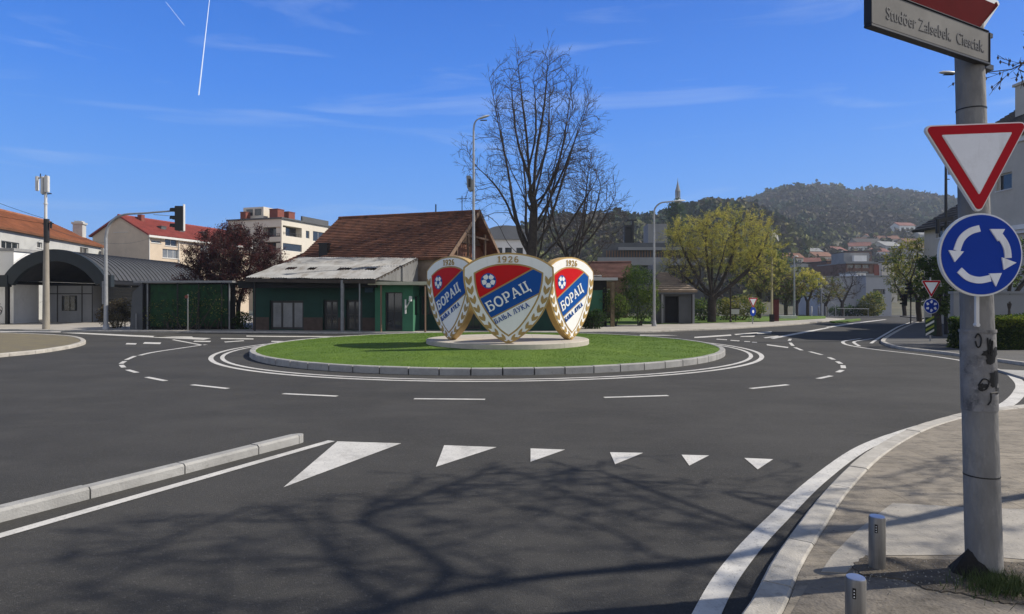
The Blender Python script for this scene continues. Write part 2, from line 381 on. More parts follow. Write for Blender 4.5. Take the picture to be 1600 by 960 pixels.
# ------------------------------------------------------------------ mesh helpers
class MB:
    def __init__(s):
        s.v, s.f = [], []
    def add(s, vs, fs):
        o = len(s.v)
        s.v += [tuple(p) for p in vs]
        s.f += [tuple(i + o for i in f) for f in fs]
        return s
    def box(s, x0, x1, y0, y1, z0, z1):
        return s.add([(x0, y0, z0), (x1, y0, z0), (x1, y1, z0), (x0, y1, z0), (x0, y0, z1), (x1, y0, z1), (x1, y1, z1), (x0, y1, z1)],
                     [(0, 3, 2, 1), (4, 5, 6, 7), (0, 1, 5, 4), (1, 2, 6, 5), (2, 3, 7, 6), (3, 0, 4, 7)])
    def hexa(s, b, t):
        return s.add(list(b) + list(t), [(3, 2, 1, 0), (4, 5, 6, 7), (0, 1, 5, 4), (1, 2, 6, 5), (2, 3, 7, 6), (3, 0, 4, 7)])
    def bar(s, a, b, w, h=None, up=(0, 0, 1)):
        a, b = Vector(a), Vector(b)
        h = h or w
        d = (b - a).normalized()
        u = Vector(up)
        if abs(d.dot(u)) > 0.98:
            u = Vector((1, 0, 0))
        sd_ = d.cross(u).normalized() * (w / 2)
        uu = sd_.cross(d).normalized() * (h / 2)
        return s.hexa([a - sd_ - uu, a + sd_ - uu, b + sd_ - uu, b - sd_ - uu], [a - sd_ + uu, a + sd_ + uu, b + sd_ + uu, b - sd_ + uu])
    def tube(s, path, rad, n=10, cap=True):
        path = [Vector(p) for p in path]
        if not hasattr(rad, '__len__'):
            rad = [rad] * len(path)
        rings = []
        pu = None
        for i, p in enumerate(path):
            d = (path[min(i + 1, len(path) - 1)] - path[max(i - 1, 0)])
            if d.length < 1e-9:
                d = Vector((0, 0, 1))
            d.normalize()
            if pu is None:
                pu = Vector((0, 0, 1)) if abs(d.z) < 0.9 else Vector((1, 0, 0))
            u = (pu - d * pu.dot(d))
            u.normalize()
            w = d.cross(u)
            pu = u
            rings.append([p + (u * math.cos(2 * math.pi * k / n) + w * math.sin(2 * math.pi * k / n)) * rad[i] for k in range(n)])
        o = len(s.v)
        for r in rings:
            s.v += [tuple(q) for q in r]
        for i in range(len(rings) - 1):
            for k in range(n):
                a = o + i * n + k
                b = o + i * n + (k + 1) % n
                s.f.append((a, b, b + n, a + n))
        if cap:
            s.f.append(tuple(o + k for k in range(n))[::-1])
            s.f.append(tuple(o + (len(rings) - 1) * n + k for k in range(n)))
        return s
    def prism(s, poly, z0, z1):
        """polygon in XY between two heights (triangulated caps)"""
        n = len(poly)
        from mathutils.geometry import tessellate_polygon
        tr = tessellate_polygon([[Vector((p[0], p[1], 0)) for p in poly]])
        vs = [(p[0], p[1], z0) for p in poly] + [(p[0], p[1], z1) for p in poly]
        fs = [tuple(t) for t in tr] + [tuple(i + n for i in t) for t in tr]
        fs += [(i, (i + 1) % n, (i + 1) % n + n, i + n) for i in range(n)]
        return s.add(vs, fs)
    def slab(s, poly, y0, y1, M=None):
        """polygon in XZ between two Y depths"""
        n = len(poly)
        from mathutils.geometry import tessellate_polygon
        tr = tessellate_polygon([[Vector((p[0], p[1], 0)) for p in poly]])
        vs = [Vector((p[0], y0, p[1])) for p in poly] + [Vector((p[0], y1, p[1])) for p in poly]
        if M is not None:
            vs = [M @ v for v in vs]
        fs = [tuple(t) for t in tr] + [tuple(i + n for i in t) for t in tr]
        fs += [(i, (i + 1) % n, (i + 1) % n + n, i + n) for i in range(n)]
        return s.add(vs, fs)
    def lathe(s, prof, n=24, c=(0, 0, 0)):
        o = len(s.v)
        for r, z in prof:
            for k in range(n):
                a = 2 * math.pi * k / n
                s.v.append((c[0] + r * math.cos(a), c[1] + r * math.sin(a), c[2] + z))
        for i in range(len(prof) - 1):
            for k in range(n):
                a = o + i * n + k
                b = o + i * n + (k + 1) % n
                s.f.append((a, b, b + n, a + n))
        s.f.append(tuple(o + k for k in range(n))[::-1])
        s.f.append(tuple(o + (len(prof) - 1) * n + k for k in range(n)))
        return s
    def build(s, name, m=None, parent=None, smooth=False, bevel=0, fix=True):
        me = bpy.data.meshes.new(name)
        me.from_pydata(s.v, [], s.f)
        if fix:
            bm = bmesh.new()
            bm.from_mesh(me)
            bmesh.ops.recalc_face_normals(bm, faces=bm.faces)
            if bevel:
                bmesh.ops.bevel(bm, geom=[e for e in bm.edges if e.calc_face_angle(0) > 0.6], offset=bevel, segments=2, affect='EDGES', clamp_overlap=True)
            bm.to_mesh(me)
            bm.free()
        me.validate()
        if m:
            me.materials.append(m)
        if smooth:
            for p in me.polygons:
                p.use_smooth = True
            try:
                me.set_sharp_from_angle(angle=R(40))
            except Exception:
                pass
        o = bpy.data.objects.new(name, me)
        COL.objects.link(o)
        if parent is not None:
            o.parent = parent
        return o
def thing(name, label, cat, loc=(0, 0, 0), rz=0, group=None):
    o = bpy.data.objects.new(name, None)
    o.empty_display_size = 0.3
    COL.objects.link(o)
    o.location = loc
    o.rotation_euler = (0, 0, rz)
    return tag(o, label, cat, group)
def tag(o, label, cat, group=None):
    o['label'] = label
    o['category'] = cat
    if group:
        o['group'] = group
    return o
def kind(o, k):
    o['kind'] = k
    return o
def copy_thing(r, loc, rz=None, label=None, scale=None):
    def cp(o, par):
        c = o.copy()
        COL.objects.link(c)
        c.parent = par
        for ch in [q for q in bpy.data.objects if q.parent == o]:
            cp(ch, c)
        return c
    c = cp(r, None)
    c.location = loc
    if rz is not None:
        c.rotation_euler = (0, 0, rz)
    if scale is not None:
        c.scale = (scale,) * 3
    if label:
        c['label'] = label
    return c
def cat_rom(pts, sub=6, closed=False):
    pts = [Vector(p) for p in pts]
    n = len(pts)
    out = []
    rng = range(n if closed else n - 1)
    for i in rng:
        p0 = pts[(i - 1) % n] if closed or i > 0 else pts[0]
        p1, p2 = pts[i], pts[(i + 1) % n]
        p3 = pts[(i + 2) % n] if closed or i + 2 < n else pts[-1]
        for k in range(sub):
            t = k / sub
            out.append(0.5 * ((2 * p1) + (p2 - p0) * t + (2 * p0 - 5 * p1 + 4 * p2 - p3) * t * t + (3 * p1 - p0 - 3 * p2 + p3) * t ** 3))
    if not closed:
        out.append(pts[-1])
    return out
def resample(pts, step):
    L_ = [0]
    for a, b in zip(pts, pts[1:]):
        L_.append(L_[-1] + (b - a).length)
    n = max(1, int(round(L_[-1] / step)))
    out = []
    j = 0
    for i in range(n + 1):
        t = L_[-1] * i / n
        while j < len(L_) - 2 and L_[j + 1] < t:
            j += 1
        u = (t - L_[j]) / max(1e-9, L_[j + 1] - L_[j])
        out.append(pts[j].lerp(pts[j + 1], u))
    return out
def normals2(pts, closed=False):
    out = []
    n = len(pts)
    for i in range(n):
        a = pts[(i - 1) % n] if closed or i > 0 else pts[0]
        b = pts[(i + 1) % n] if closed or i < n - 1 else pts[-1]
        d = (b - a)
        d.z = 0
        d.normalize()
        out.append(Vector((-d.y, d.x, 0)))
    return out
def ribbon(mb, pts, w, z):
    nn = normals2(pts)
    if not hasattr(w, '__len__'):
        w = [w] * len(pts)
    vs = []
    for p, n, ww in zip(pts, nn, w):
        for s in (-0.5, 0.5):
            q = p + n * (s * ww)
            vs.append((q.x, q.y, z))
    mb.add(vs, [(2 * i, 2 * i + 1, 2 * i + 3, 2 * i + 2) for i in range(len(pts) - 1)])
def kerb_chain(mb, pts, side, width, z0, h, seg=0.8, gap=0.012, closed=False, ch=0.018, jit=0.004, seed=1):
    """row of separate kerb stones along a path; the body lies on the given side of the path"""
    rnd = random.Random(seed)
    pts = resample(pts, seg / 3.0)
    nn = normals2(pts)
    if closed:
        m = len(pts) - 1
        n2 = normals2(pts[:-1], True)
        nn = n2 + [n2[0]]
    i = 0
    while i + 1 < len(pts):
        j = min(i + 3, len(pts) - 1)
        if len(pts) - 1 - j == 1:
            j = len(pts) - 1
        seg_p = [p.copy() for p in pts[i:j + 1]]
        seg_n = nn[i:j + 1]
        d0 = (seg_p[1] - seg_p[0]).normalized() * (gap / 2)
        d1 = (seg_p[-1] - seg_p[-2]).normalized() * (gap / 2)
        seg_p[0] += d0
        seg_p[-1] -= d1
        dz = rnd.uniform(-jit, jit)
        prof = [(0, -0.1), (0, h - ch + dz), (ch, h + dz), (width - ch, h + dz), (width, h - ch + dz), (width, -0.1)]
        vs = []
        for p, n in zip(seg_p, seg_n):
            for (a, b) in prof:
                q = p + n * (side * a)
                vs.append((q.x, q.y, z0 + b))
        m = len(prof)
        fs = []
        for k in range(len(seg_p) - 1):
            for a in range(m - 1):
                fs.append((k * m + a, k * m + a + 1, (k + 1) * m + a + 1, (k + 1) * m + a))
        fs.append(tuple(range(m)))
        fs.append(tuple((len(seg_p) - 1) * m + a for a in range(m))[::-1])
        mb.add(vs, fs)
        i = j

ZV = Vector((0, 0, 1))
def facade(mb, O, U, w, h, holes, depth=0.16, z0=0.0):
    """wall sheet with real openings; holes = (x0, z0, x1, z1)"""
    O, U = Vector(O), Vector(U).normalized()
    N = U.cross(ZV)
    hs = [(max(0, a), max(z0, b), min(w, c), min(h, d)) for a, b, c, d in holes]
    hs = [q for q in hs if q[2] - q[0] > 0.02 and q[3] - q[1] > 0.02]
    xs = sorted({0, w, *[q[0] for q in hs], *[q[2] for q in hs]})
    zs = sorted({z0, h, *[q[1] for q in hs], *[q[3] for q in hs]})
    pt = lambda x, z, d=0: O + U * x + ZV * z - N * d
    for a, b in zip(xs, xs[1:]):
        for c, d in zip(zs, zs[1:]):
            mx, mz = (a + b) / 2, (c + d) / 2
            if any(q[0] < mx < q[2] and q[1] < mz < q[3] for q in hs):
                continue
            mb.add([pt(a, c), pt(b, c), pt(b, d), pt(a, d)], [(0, 1, 2, 3)])
    for a, c, b, d in hs:
        cs = [(a, c), (b, c), (b, d), (a, d)]
        for i in range(4):
            p, q = cs[i], cs[(i + 1) % 4]
            mb.add([pt(*p), pt(*q), pt(*q, depth), pt(*p, depth)], [(0, 1, 2, 3)])
def window(root, O, U, hole, depth=0.12, mf=None, mp=None, cols=2, rows=1, name='window', fw=0.06, sill=False):
    O, U = Vector(O), Vector(U).normalized()
    N = U.cross(ZV)
    a, c, b, d = hole
    M = Matrix(((U.x, -N.x, 0, O.x), (U.y, -N.y, 0, O.y), (0, 0, 1, O.z), (0, 0, 0, 1)))
    mb = MB()
    y0, y1 = depth - 0.05, depth
    def bx(x0, x1, z0, z1, ya=y0, yb=y1):
        vs = [M @ Vector(q) for q in [(x0, ya, z0), (x1, ya, z0), (x1, yb, z0), (x0, yb, z0), (x0, ya, z1), (x1, ya, z1), (x1, yb, z1), (x0, yb, z1)]]
        mb.hexa(vs[:4], vs[4:])
    e = 0.003
    bx(a + e, a + fw, c + e, d - e)
    bx(b - fw, b - e, c + e, d - e)
    bx(a + fw, b - fw, c + e, c + fw)
    bx(a + fw, b - fw, d - fw, d - e)
    for i in range(1, cols):
        x = lerp(a, b, i / cols)
        bx(x - fw * .4, x + fw * .4, c + fw, d - fw, y0 + .004, y1 - .004)
    for i in range(1, rows):
        z = lerp(c, d, i / rows)
        bx(a + fw, b - fw, z - fw * .35, z + fw * .35, y0 + .008, y1 - .008)
    if sill:
        bx(a - .06, b + .06, c - .05, c - .002, -.06, depth - .05)
    w = mb.build(name, mf or M_wfr, root)
    pb = MB()
    vs = [M @ Vector(q) for q in [(a + e, y1 - .02, c + e), (b - e, y1 - .02, c + e), (b - e, y1 + .02, c + e), (a + e, y1 + .02, c + e),
                                   (a + e, y1 - .02, d - e), (b - e, y1 - .02, d - e), (b - e, y1 + .02, d - e), (a + e, y1 + .02, d - e)]]
    pb.hexa(vs[:4], vs[4:])
    pb.build('pane', mp or M_glass, w)
    return w
def slope(mb, E0, E1, R1, R0, rows, lift=0.05, thick=0.14):
    E0, E1, R1, R0 = map(Vector, (E0, E1, R1, R0))
    n = (E1 - E0).cross(R0 - E0 if (R0 - E0).length > .01 else R1 - E0).normalized()
    if n.z < 0:
        n = -n
    for i in range(rows):
        a0, a1 = E0.lerp(R0, i / rows), E1.lerp(R1, i / rows)
        b0, b1 = E0.lerp(R0, (i + 1) / rows), E1.lerp(R1, (i + 1) / rows)
        mb.add([a0 + n * lift, a1 + n * lift, b1, b0, a0, a1], [(0, 1, 2, 3), (4, 5, 1, 0), (4, 0, 3), (5, 2, 1)])
    d = n * -0.012
    if (R1 - R0).length < .02:
        q = [E0 + d, E1 + d, R1 + d]
        mb.add(q + [p - n * thick for p in q], [(0, 1, 2), (5, 4, 3), (0, 3, 4, 1), (1, 4, 5, 2), (2, 5, 3, 0)])
    else:
        q = [E0 + d, E1 + d, R1 + d, R0 + d]
        mb.hexa([p - n * thick for p in q], q)
def on_plane(O, U, px, py):
    k = (px - 800) / 1000.0
    s = (k * O[1] - O[0]) / (U[0] - k * U[1])
    y = O[1] + U[1] * s
    return s, CH + (465 - py) / 1000.0 * y
def hole_px(O, U, a):
    """picture rectangle (x0, y0, x1, y1) -> opening on a facade"""
    x0, y0, x1, y1 = a
    s0, z1 = on_plane(O, U, x0, y0)
    s1, z1b = on_plane(O, U, x1, y0)
    _, z0 = on_plane(O, U, x0, y1)
    _, z0b = on_plane(O, U, x1, y1)
    return (min(s0, s1), (z0 + z0b) / 2 - O[2], max(s0, s1), (z1 + z1b) / 2 - O[2])
def house(name, label, cat, O, yaw, w, l, h, rise, roof='gable', mw=None, mr=None, holes=None, group=None, over=0.35, rows=16,
          mf=None, mp=None, hip=(0, 0), cols=2, z0=-1.0, depth=0.16, sill=True, winrows=1):
    """box house: local front is y=0 facing -y, ridge along x.  hip = inset of the ridge at its left / right end"""
    root = thing(name, label, cat, O, yaw, group)
    mw, mr = mw or M_stucco_w, mr or M_tile_or
    holes = holes or {}
    wall = MB()
    faces = {'F': ((0, 0, 0), (1, 0, 0), w), 'R': ((w, 0, 0), (0, 1, 0), l), 'B': ((w, l, 0), (-1, 0, 0), w), 'L': ((0, l, 0), (0, -1, 0), l)}
    for k, (o, u, ww) in faces.items():
        hs = [tuple(q[:4]) for q in holes.get(k, [])]
        facade(wall, o, u, ww, h, hs, depth, z0)
    if roof == 'gable':
        for k, hp_ in (('L', hip[0]), ('R', hip[1])):
            if hp_ == 0:
                x = 0 if k == 'L' else w
                wall.add([(x, 0, h), (x, l, h), (x, l / 2, h + rise)], [(0, 1, 2)])
    wo = wall.build('wall', mw, root)
    for k, (o, u, ww) in faces.items():
        for q in holes.get(k, []):
            c = q[4] if len(q) > 4 else cols
            pane = q[5] if len(q) > 5 and q[5] else mp
            window(root, o, u, q[:4], depth, mf, pane, c, winrows, sill=sill)
    rb = MB()
    if roof == 'gable':
        ez = h - over * rise / (l / 2)
        x0, x1 = -over, w + over
        r0, r1 = (x0 if hip[0] == 0 else hip[0]), (x1 if hip[1] == 0 else w - hip[1])
        A, B, C, D = (x0, -over, ez), (x1, -over, ez), (x1, l + over, ez), (x0, l + over, ez)
        S, T = (r0, l / 2, h + rise), (r1, l / 2, h + rise)
        up = Vector((0, 0, .15))
        A, B, C, D, S, T = [Vector(q) + up for q in (A, B, C, D, S, T)]
        slope(rb, A, B, T, S, rows)
        slope(rb, C, D, S, T, rows)
        if hip[0]:
            slope(rb, D, A, S, S, rows)
        if hip[1]:
            slope(rb, B, C, T, T, rows)
        rb.tube([S + Vector((0, 0, .03)), T + Vector((0, 0, .03))], 0.11, 6)
    else:
        rb.box(-over, w + over, -over, l + over, h + .003, h + 0.25)
    ro = rb.build('roof', mr, root, fix=False)
    return root, ro

# ------------------------------------------------------------------ terrain
R1X = [640, 780, 820, 860, 930, 980, 1020, 1060, 1100, 1150, 1185, 1250, 1330, 1450, 1700]
R1Y = [450, 380, 360, 347, 341, 342, 347, 334, 325, 326, 334, 366, 405, 440, 450]
R2X = [700, 900, 1000, 1100, 1160, 1200, 1228, 1250, 1280, 1310, 1335, 1360, 1400, 1430, 1480, 1600, 1800, 2100]
R2Y = [440, 420, 395, 352, 331, 316, 306, 303, 302, 306, 311, 306, 308, 313, 323, 340, 370, 400]
Y1, Y2 = 420.0, 900.0
def tz(x, y):
    base = 0.0 if y < 66 else max(-1.2, -1.2 * (y - 66) / 44.0)
    if y < 112:
        return base
    px = 800 + 1000 * x / y
    def prof(y, ya, yb):
        t = (y - ya) / (yb - ya)
        if t <= 0:
            return 0.0
        if t <= 1:
            return (t * t * (3 - 2 * t)) * 0.62 + 0.38 * t
        return max(0.0, 1 - (t - 1) ** 2 * 1.3)
    n = mnoise.noise(Vector((x / 95.0, y / 120.0, 3.3))) + 0.5 * mnoise.noise(Vector((x / 38.0, y / 50.0, 9.1)))
    h1 = (465 - interp(px, R1X, R1Y)) / 1000 * Y1
    h2 = (465 - interp(px, R2X, R2Y)) / 1000 * Y2
    z1 = h1 * prof(y, 135, Y1) * (1 + 0.05 * n)
    z2 = h2 * prof(y, 190, Y2) * (1 + 0.10 * n * (1 if y < 800 else 0.35))
    return base + max(z1, z2)
def ray_terrain(px, py):
    y = 115.0
    while y < 980:
        x = (px - 800) / 1000 * y
        if tz(x, y) >= Z(py, y):
            return Vector((x, y, tz(x, y)))
        y += 2.0
    return None

g = MB()
ys = [-60, -20, 0, 30, 66, 88, 110, 118, 126, 135, 145, 158, 172, 190] + [190 + 12 * i for i in range(1, 26)] + [490 + 20 * i for i in range(1, 28)] + [1100, 1200, 1500]
NX = 110
grid = []
for y in ys:
    hw = max(400, abs(y) * 1.5)
    for i in range(NX + 1):
        x = -0.45 * hw + (1.45 * hw) * i / NX if y > 100 else -hw + 2 * hw * i / NX
        if y > 100:
            t = i / NX
            x = lerp(-0.9 * max(y, 300), 1.35 * max(y, 300), t)
        grid.append((x, y, tz(x, y) - 0.004))
fs = []
for j in range(len(ys) - 1):
    for i in range(NX):
        a = j * (NX + 1) + i
        fs.append((a, a + 1, a + NX + 2, a + NX + 1))
g.add(grid, fs)
go = kind(g.build('ground', M_ground, fix=False), 'structure')

# ------------------------------------------------------------------ road sheet
rd = MB()
rd.add([(-90, -25, .004), (70, -25, .004), (70, 66, .004), (-90, 66, .004)], [(0, 1, 2, 3)])
rd.add([(28, 66, .004), (46, 66, .004), (70, 110, -1.196), (48, 110, -1.196)], [(0, 1, 2, 3)])
rd.add([(48, 110, -1.196), (70, 110, -1.196), (73, 117, -1.19), (50, 117, -1.19)], [(0, 1, 2, 3)])
kind(rd.build('road', M_asphalt, fix=False), 'structure')

# ------------------------------------------------------------------ pavements
def pxpath(pts, z=0.0, sub=5):
    return cat_rom([P(a, b, z) for a, b in pts], sub)
S1 = pxpath([(900, 1450), (1020, 1190), (1100, 1060), (1172, 962), (1203, 900), (1240, 845), (1290, 778), (1345, 724), (1400, 689), (1450, 668.5), (1510, 652.5), (1560, 645), (1620, 639), (1750, 630)])
M_dustshade = mat('dusty_shaded_pavement', (0.17, 0.15, 0.125), 0.95, 0.35, 1.8, bump=0.6, bscale=40, detail=9)  # dirt tones, made darker for the branch shadow lying here
overlay(M_dustshade, 'voronoi', 14, (0.05, 0.04, 0.03), 0.13, 0.06, 0.8)
overlay(M_dustshade, 'noise', 5, (0.07, 0.06, 0.048), 0.5, 0.66, 0.75, mapscale=(1, 2, 1))
overlay(M_dustshade, 'voronoi', 31, (0.34, 0.32, 0.28), 0.10, 0.05, 0.8)
k = MB()
kerb_chain(k, S1, -1, 0.20, 0, 0.10, seg=0.9, gap=0.014, seed=3)
kind(k.build('kerb', M_kerb), 'structure')
nn = normals2(S1)
inner = [p - n * 0.205 for p, n in zip(S1, nn)]
pv = MB()
poly = [(p.x, p.y) for p in inner] + [(30, 11.5), (30, -10), (0.4, -10)]
pv.prism(poly, -0.1, 0.09)
kind(pv.build('pavement', M_pavers), 'structure')
# pale slab, dirt pit, dusty strip with the tree shadow in its colour
def patch(pts, z, name, m, zz=None):
    b = MB()
    b.prism([(P(a, c, z).x, P(a, c, z).y) for a, c in pts], zz if zz is not None else z - 0.05, z)
    return kind(b.build(name, m), 'structure')
patch([(1283, 893), (1300, 868), (1335, 832), (1368, 806), (1395, 786), (1500, 792), (1700, 800), (1700, 884), (1600, 874), (1515, 867), (1352, 868), (1338, 880), (1322, 895)], 0.0945, 'pavement_slab', M_slab)
rnd = random.Random(5)
dp0 = [(1330, 884), (1345, 872), (1420, 872), (1512, 874), (1600, 880), (1720, 892), (1720, 965), (1600, 944), (1560, 940), (1500, 926), (1450, 921), (1420, 906), (1380, 900), (1345, 897)]
dp = []
for (a_, b_), (c_, d_) in zip(dp0, dp0[1:] + dp0[:1]):
    for k_ in range(7):
        t_ = k_ / 7
        dp.append((lerp(a_, c_, t_) + rnd.uniform(-3, 3), lerp(b_, d_, t_) + rnd.uniform(-1.6, 1.6)))
patch(dp, 0.0985, 'dirt_pit', M_dirt)
patch([(1235, 960), (1262, 915), (1290, 899), (1340, 899), (1420, 910), (1450, 925), (1500, 930), (1560, 944), (1720, 975), (1720, 1300), (1100, 1300)], 0.0940, 'shaded_pavement_strip', M_dustshade)

# right far pavement
S2 = pxpath([(1447, 499.5), (1430, 506), (1412, 513), (1393, 523), (1380, 531), (1376, 536), (1385, 541), (1410, 547), (1480, 555), (1600, 572), (1750, 594), (1950, 622)])
k = MB()
kerb_chain(k, S2, +1, 0.18, 0, 0.10, seg=1.0, seed=4)
kind(k.build('kerb', M_kerb), 'structure')
nn = normals2(S2)
sgn = 1
inner = [p + n * 0.185 for p, n in zip(S2, nn)]
pv = MB()
poly = [(p.x, p.y) for p in inner] + [(60, 12), (60, 66), (40, 66)]
pv.prism(poly, -0.1, 0.09)
kind(pv.build('pavement', M_darkpave), 'structure')
patch([(1556, 577), (1640, 581), (1640, 596), (1600, 590)], 0.06, 'splitter_pad', M_kerb2, -0.02)

# left traffic island
S3 = pxpath([(-260, 600), (-60, 566), (0, 559), (60, 553), (108, 545.5), (130, 540), (134, 536), (126, 531.5), (108, 528.5), (70, 526), (0, 523.5), (-120, 521), (-260, 519)])
k = MB()
kerb_chain(k, S3, +1, 0.2, 0, 0.13, seg=1.0, seed=6)
kind(k.build('kerb', M_kerb), 'structure')
nn = normals2(S3)
inner = [p + n * 0.205 for p, n in zip(S3, nn)]
pv = MB()
pv.prism([(p.x, p.y) for p in inner], -0.1, 0.12)
kind(pv.build('gravel_island', M_gravel), 'structure')

# far pavement in front of the market and the trees
S4 = pxpath([(-400, 514), (-100, 516), (0, 517), (90, 518.5), (300, 520), (420, 521), (560, 522), (780, 521.5), (920, 521), (1000, 520.5), (1060, 518), (1130, 515.5), (1180, 512.5), (1240, 508.5), (1290, 503.5), (1320, 499.6)])
k = MB()
kerb_chain(k, S4, +1, 0.2, 0, 0.10, seg=1.5, seed=8)
kind(k.build('kerb', M_kerb), 'structure')
nn = normals2(S4)
inner = [p + n * 0.205 for p, n in zip(S4, nn)]
pv = MB()
pv.prism([(p.x, p.y) for p in inner] + [(29, 65.9), (-100, 65.9)], -0.1, 0.09)
kind(pv.build('pavement', M_farpave), 'structure')
vg = MB()
vg.prism([(P(a, b).x, P(a, b).y) for a, b in [(925, 510.5), (1020, 509), (1100, 507), (1180, 505), (1240, 502.5), (1290, 499.5), (1290, 496), (925, 496)]], 0.0, 0.13)
kind(vg.build('grass_verge', M_turf), 'structure')
vg = MB()
vg.prism([(P(a, b).x, P(a, b).y) for a, b in [(1296, 504.2), (1322, 501.6), (1343, 499.5), (1345, 501), (1330, 503.5), (1305, 505.5)]], 0.0, 0.11)
kind(vg.build('grass_verge', M_turf), 'structure')

# median kerb bar in the left foreground
a, b = P(-330, 905), P(468, 694)
k = MB()
path = [a.lerp(b, t / 12) for t in range(13)]
kerb_chain(k, path, +1, 0.17, 0, 0.12, seg=1.0, gap=0.016, ch=0.025, seed=2)
e = b
dr = (b - a).normalized()
nr = Vector((-dr.y, dr.x, 0))
cc = b + nr * 0.085
end = [(cc + nr * (0.085 * math.cos(t)) + dr * (0.13 * math.sin(t) + 0.0)) for t in [math.pi * i / 8 for i in range(9)]]
k.prism([(q.x, q.y) for q in end], -0.05, 0.112)
kind(k.build('median_kerb', M_kerb2), 'structure')

# ------------------------------------------------------------------ painted markings
mk = MB()
ZM = 0.010
def line(pts, w, z=ZM, sub=5, smooth=True):
    path = cat_rom([P(a, b) for a, b in pts], sub) if smooth and len(pts) > 2 else [P(a, b) for a, b in pts]
    ribbon(mk, path, w, z)
def mpoly(pts, z=ZM):
    q = [P(a, b) for a, b in pts]
    from mathutils.geometry import tessellate_polygon
    tr = tessellate_polygon([q])
    mk.add([(p.x, p.y, z) for p in q], [tuple(t) for t in tr])
for t in ([(527, 691), (627, 694), (443, 763)], [(694, 697), (776, 700), (681, 731)], [(829, 702), (883, 704), (829, 723)],
          [(953, 708), (1005, 709), (961, 727)], [(1065, 712), (1108, 713), (1077, 729)], [(1163, 717), (1208, 719), (1184, 735)]):
    mpoly(t)
line([(-300, 925), (518, 690)], 0.125)
line([(1000, 1180), (1100, 970), (1128, 916), (1150, 884), (1180, 848), (1215, 812), (1275, 754), (1340, 706), (1392, 683), (1440, 667), (1500, 651.5), (1556, 641.5)], [0.165] * 41 + [0.14] * 5 + [0.12] * 5 + [0.11] * 5)
ICX, ICY = -0.85, 25.1
def ring(r, w, a0=0, a1=360, n=120, z=ZM):
    pts = [Vector((ICX + r * math.cos(R(lerp(a0, a1, i / n))), ICY + r * math.sin(R(lerp(a0, a1, i / n))), 0)) for i in range(n + 1)]
    vs = []
    for i, p in enumerate(pts):
        d = Vector((math.cos(R(lerp(a0, a1, i / n))), math.sin(R(lerp(a0, a1, i / n))), 0))
        for s in (-.5, .5):
            q = p + d * (s * w)
            vs.append((q.x, q.y, z))
    mk.add(vs, [(2 * i, 2 * i + 1, 2 * i + 3, 2 * i + 2) for i in range(n)])
ring(9.92, 0.15)
ring(9.58, 0.13)
dashes = [[(1235, 530), (1233, 533)], [(1234.5, 536), (1239, 541)], [(1242, 543.5), (1253, 548)], [(1265, 550), (1284, 555)], [(1295, 559), (1303, 562.5)],
          [(1308, 565.5), (1314, 569)], [(1317, 571.5), (1318, 576)], [(1316, 579), (1309, 582.5)], [(1299, 588), (1278, 592.5)], [(1231, 602), (1173, 608)],
          [(1044, 619), (944, 622)], [(758, 625), (647, 624)], [(527, 620), (442, 616)], [(356, 608), (300, 602)], [(259, 596), (229, 590)],
          [(214, 583), (199, 578.5)], [(193.5, 575), (189.5, 571)], [(189, 569), (195, 565)], [(197, 563), (211, 557)]]
for d in dashes:
    line(d, 0.13)
line([(218, 556), (240, 551), (290, 543.5), (322, 539)], 0.16)
mpoly([(95, 520.5), (125, 520.3), (205, 524), (330, 529), (318, 531.5), (200, 526)])
mpoly([(0, 517.8), (95, 518.4), (95, 519.8), (0, 519.6)])
for q in ([(198, 536.6), (214, 537), (212, 539), (196, 538.7)], [(226, 535.2), (252, 535.8), (250, 538.3), (223, 537.7)], [(304, 533), (330, 533.3), (328, 535), (302, 534.6)],
          [(240, 525.6), (300, 526.4), (302, 527.8), (240, 527)], [(345, 528.8), (396, 529.4), (396, 531), (345, 530.4)], [(350, 534.5), (380, 532.5), (382, 533.4), (352, 535.6)],
          [(424, 533.4), (446, 533.6), (446, 535), (424, 534.8)], [(385, 525), (440, 525.6), (520, 526), (520, 527), (440, 527), (385, 526.3)], [(272, 531), (320, 540), (314, 540.2), (268, 531.6)]):
    mpoly(q)
# crossing bars and lane lines on the far right
for q in ([(1100, 526), (1142, 523.2), (1143, 525), (1100, 528)], [(1147, 522.6), (1205, 518), (1207, 519.3), (1150, 524)], [(1085, 527), (1100, 526), (1100, 528), (1085, 528.6)],
          [(1158, 526), (1180, 525), (1178, 526.8), (1156, 527)], [(1182, 521.6), (1204, 520), (1206, 521), (1184, 522.6)], [(1193, 528), (1215, 525), (1219, 526.2), (1196, 529)],
          [(1203, 528.8), (1252, 519.2), (1298, 511.2), (1300, 512.2), (1256, 521), (1209, 530)],
          [(1120, 530), (1136, 531), (1136, 532), (1119, 531)], [(1142, 531.8), (1156, 532.8), (1155, 533.8), (1141, 532.8)], [(1163, 533.6), (1172, 534), (1172, 535), (1163, 534.6)],
          [(1175, 534.8), (1183, 535.2), (1183, 536.2), (1175, 535.8)], [(1198, 538.6), (1204, 539.2), (1232, 543), (1231, 544.4), (1198, 540)],
          [(1000, 523.6), (1040, 524), (1060, 525), (1000, 524.8)],
          [(1290, 511.4), (1330, 505.3), (1382, 499.4), (1386, 499.8), (1334, 506.4), (1296, 512.4)],
          [(1386, 532.6), (1440, 531), (1440, 532.2), (1386, 534)]):
    mpoly(q)
line([(1345, 529.6), (1330, 531.6), (1317, 534.6), (1326, 540), (1370, 547), (1440, 555), (1500, 563.8), (1552, 576), (1578, 586), (1594, 600), (1593, 614), (1578, 630), (1556, 641)],
     [0.14] * 36 + [0.17] * 6 + [0.2] * 7 + [0.22] * 6 + [0.22] * 6)
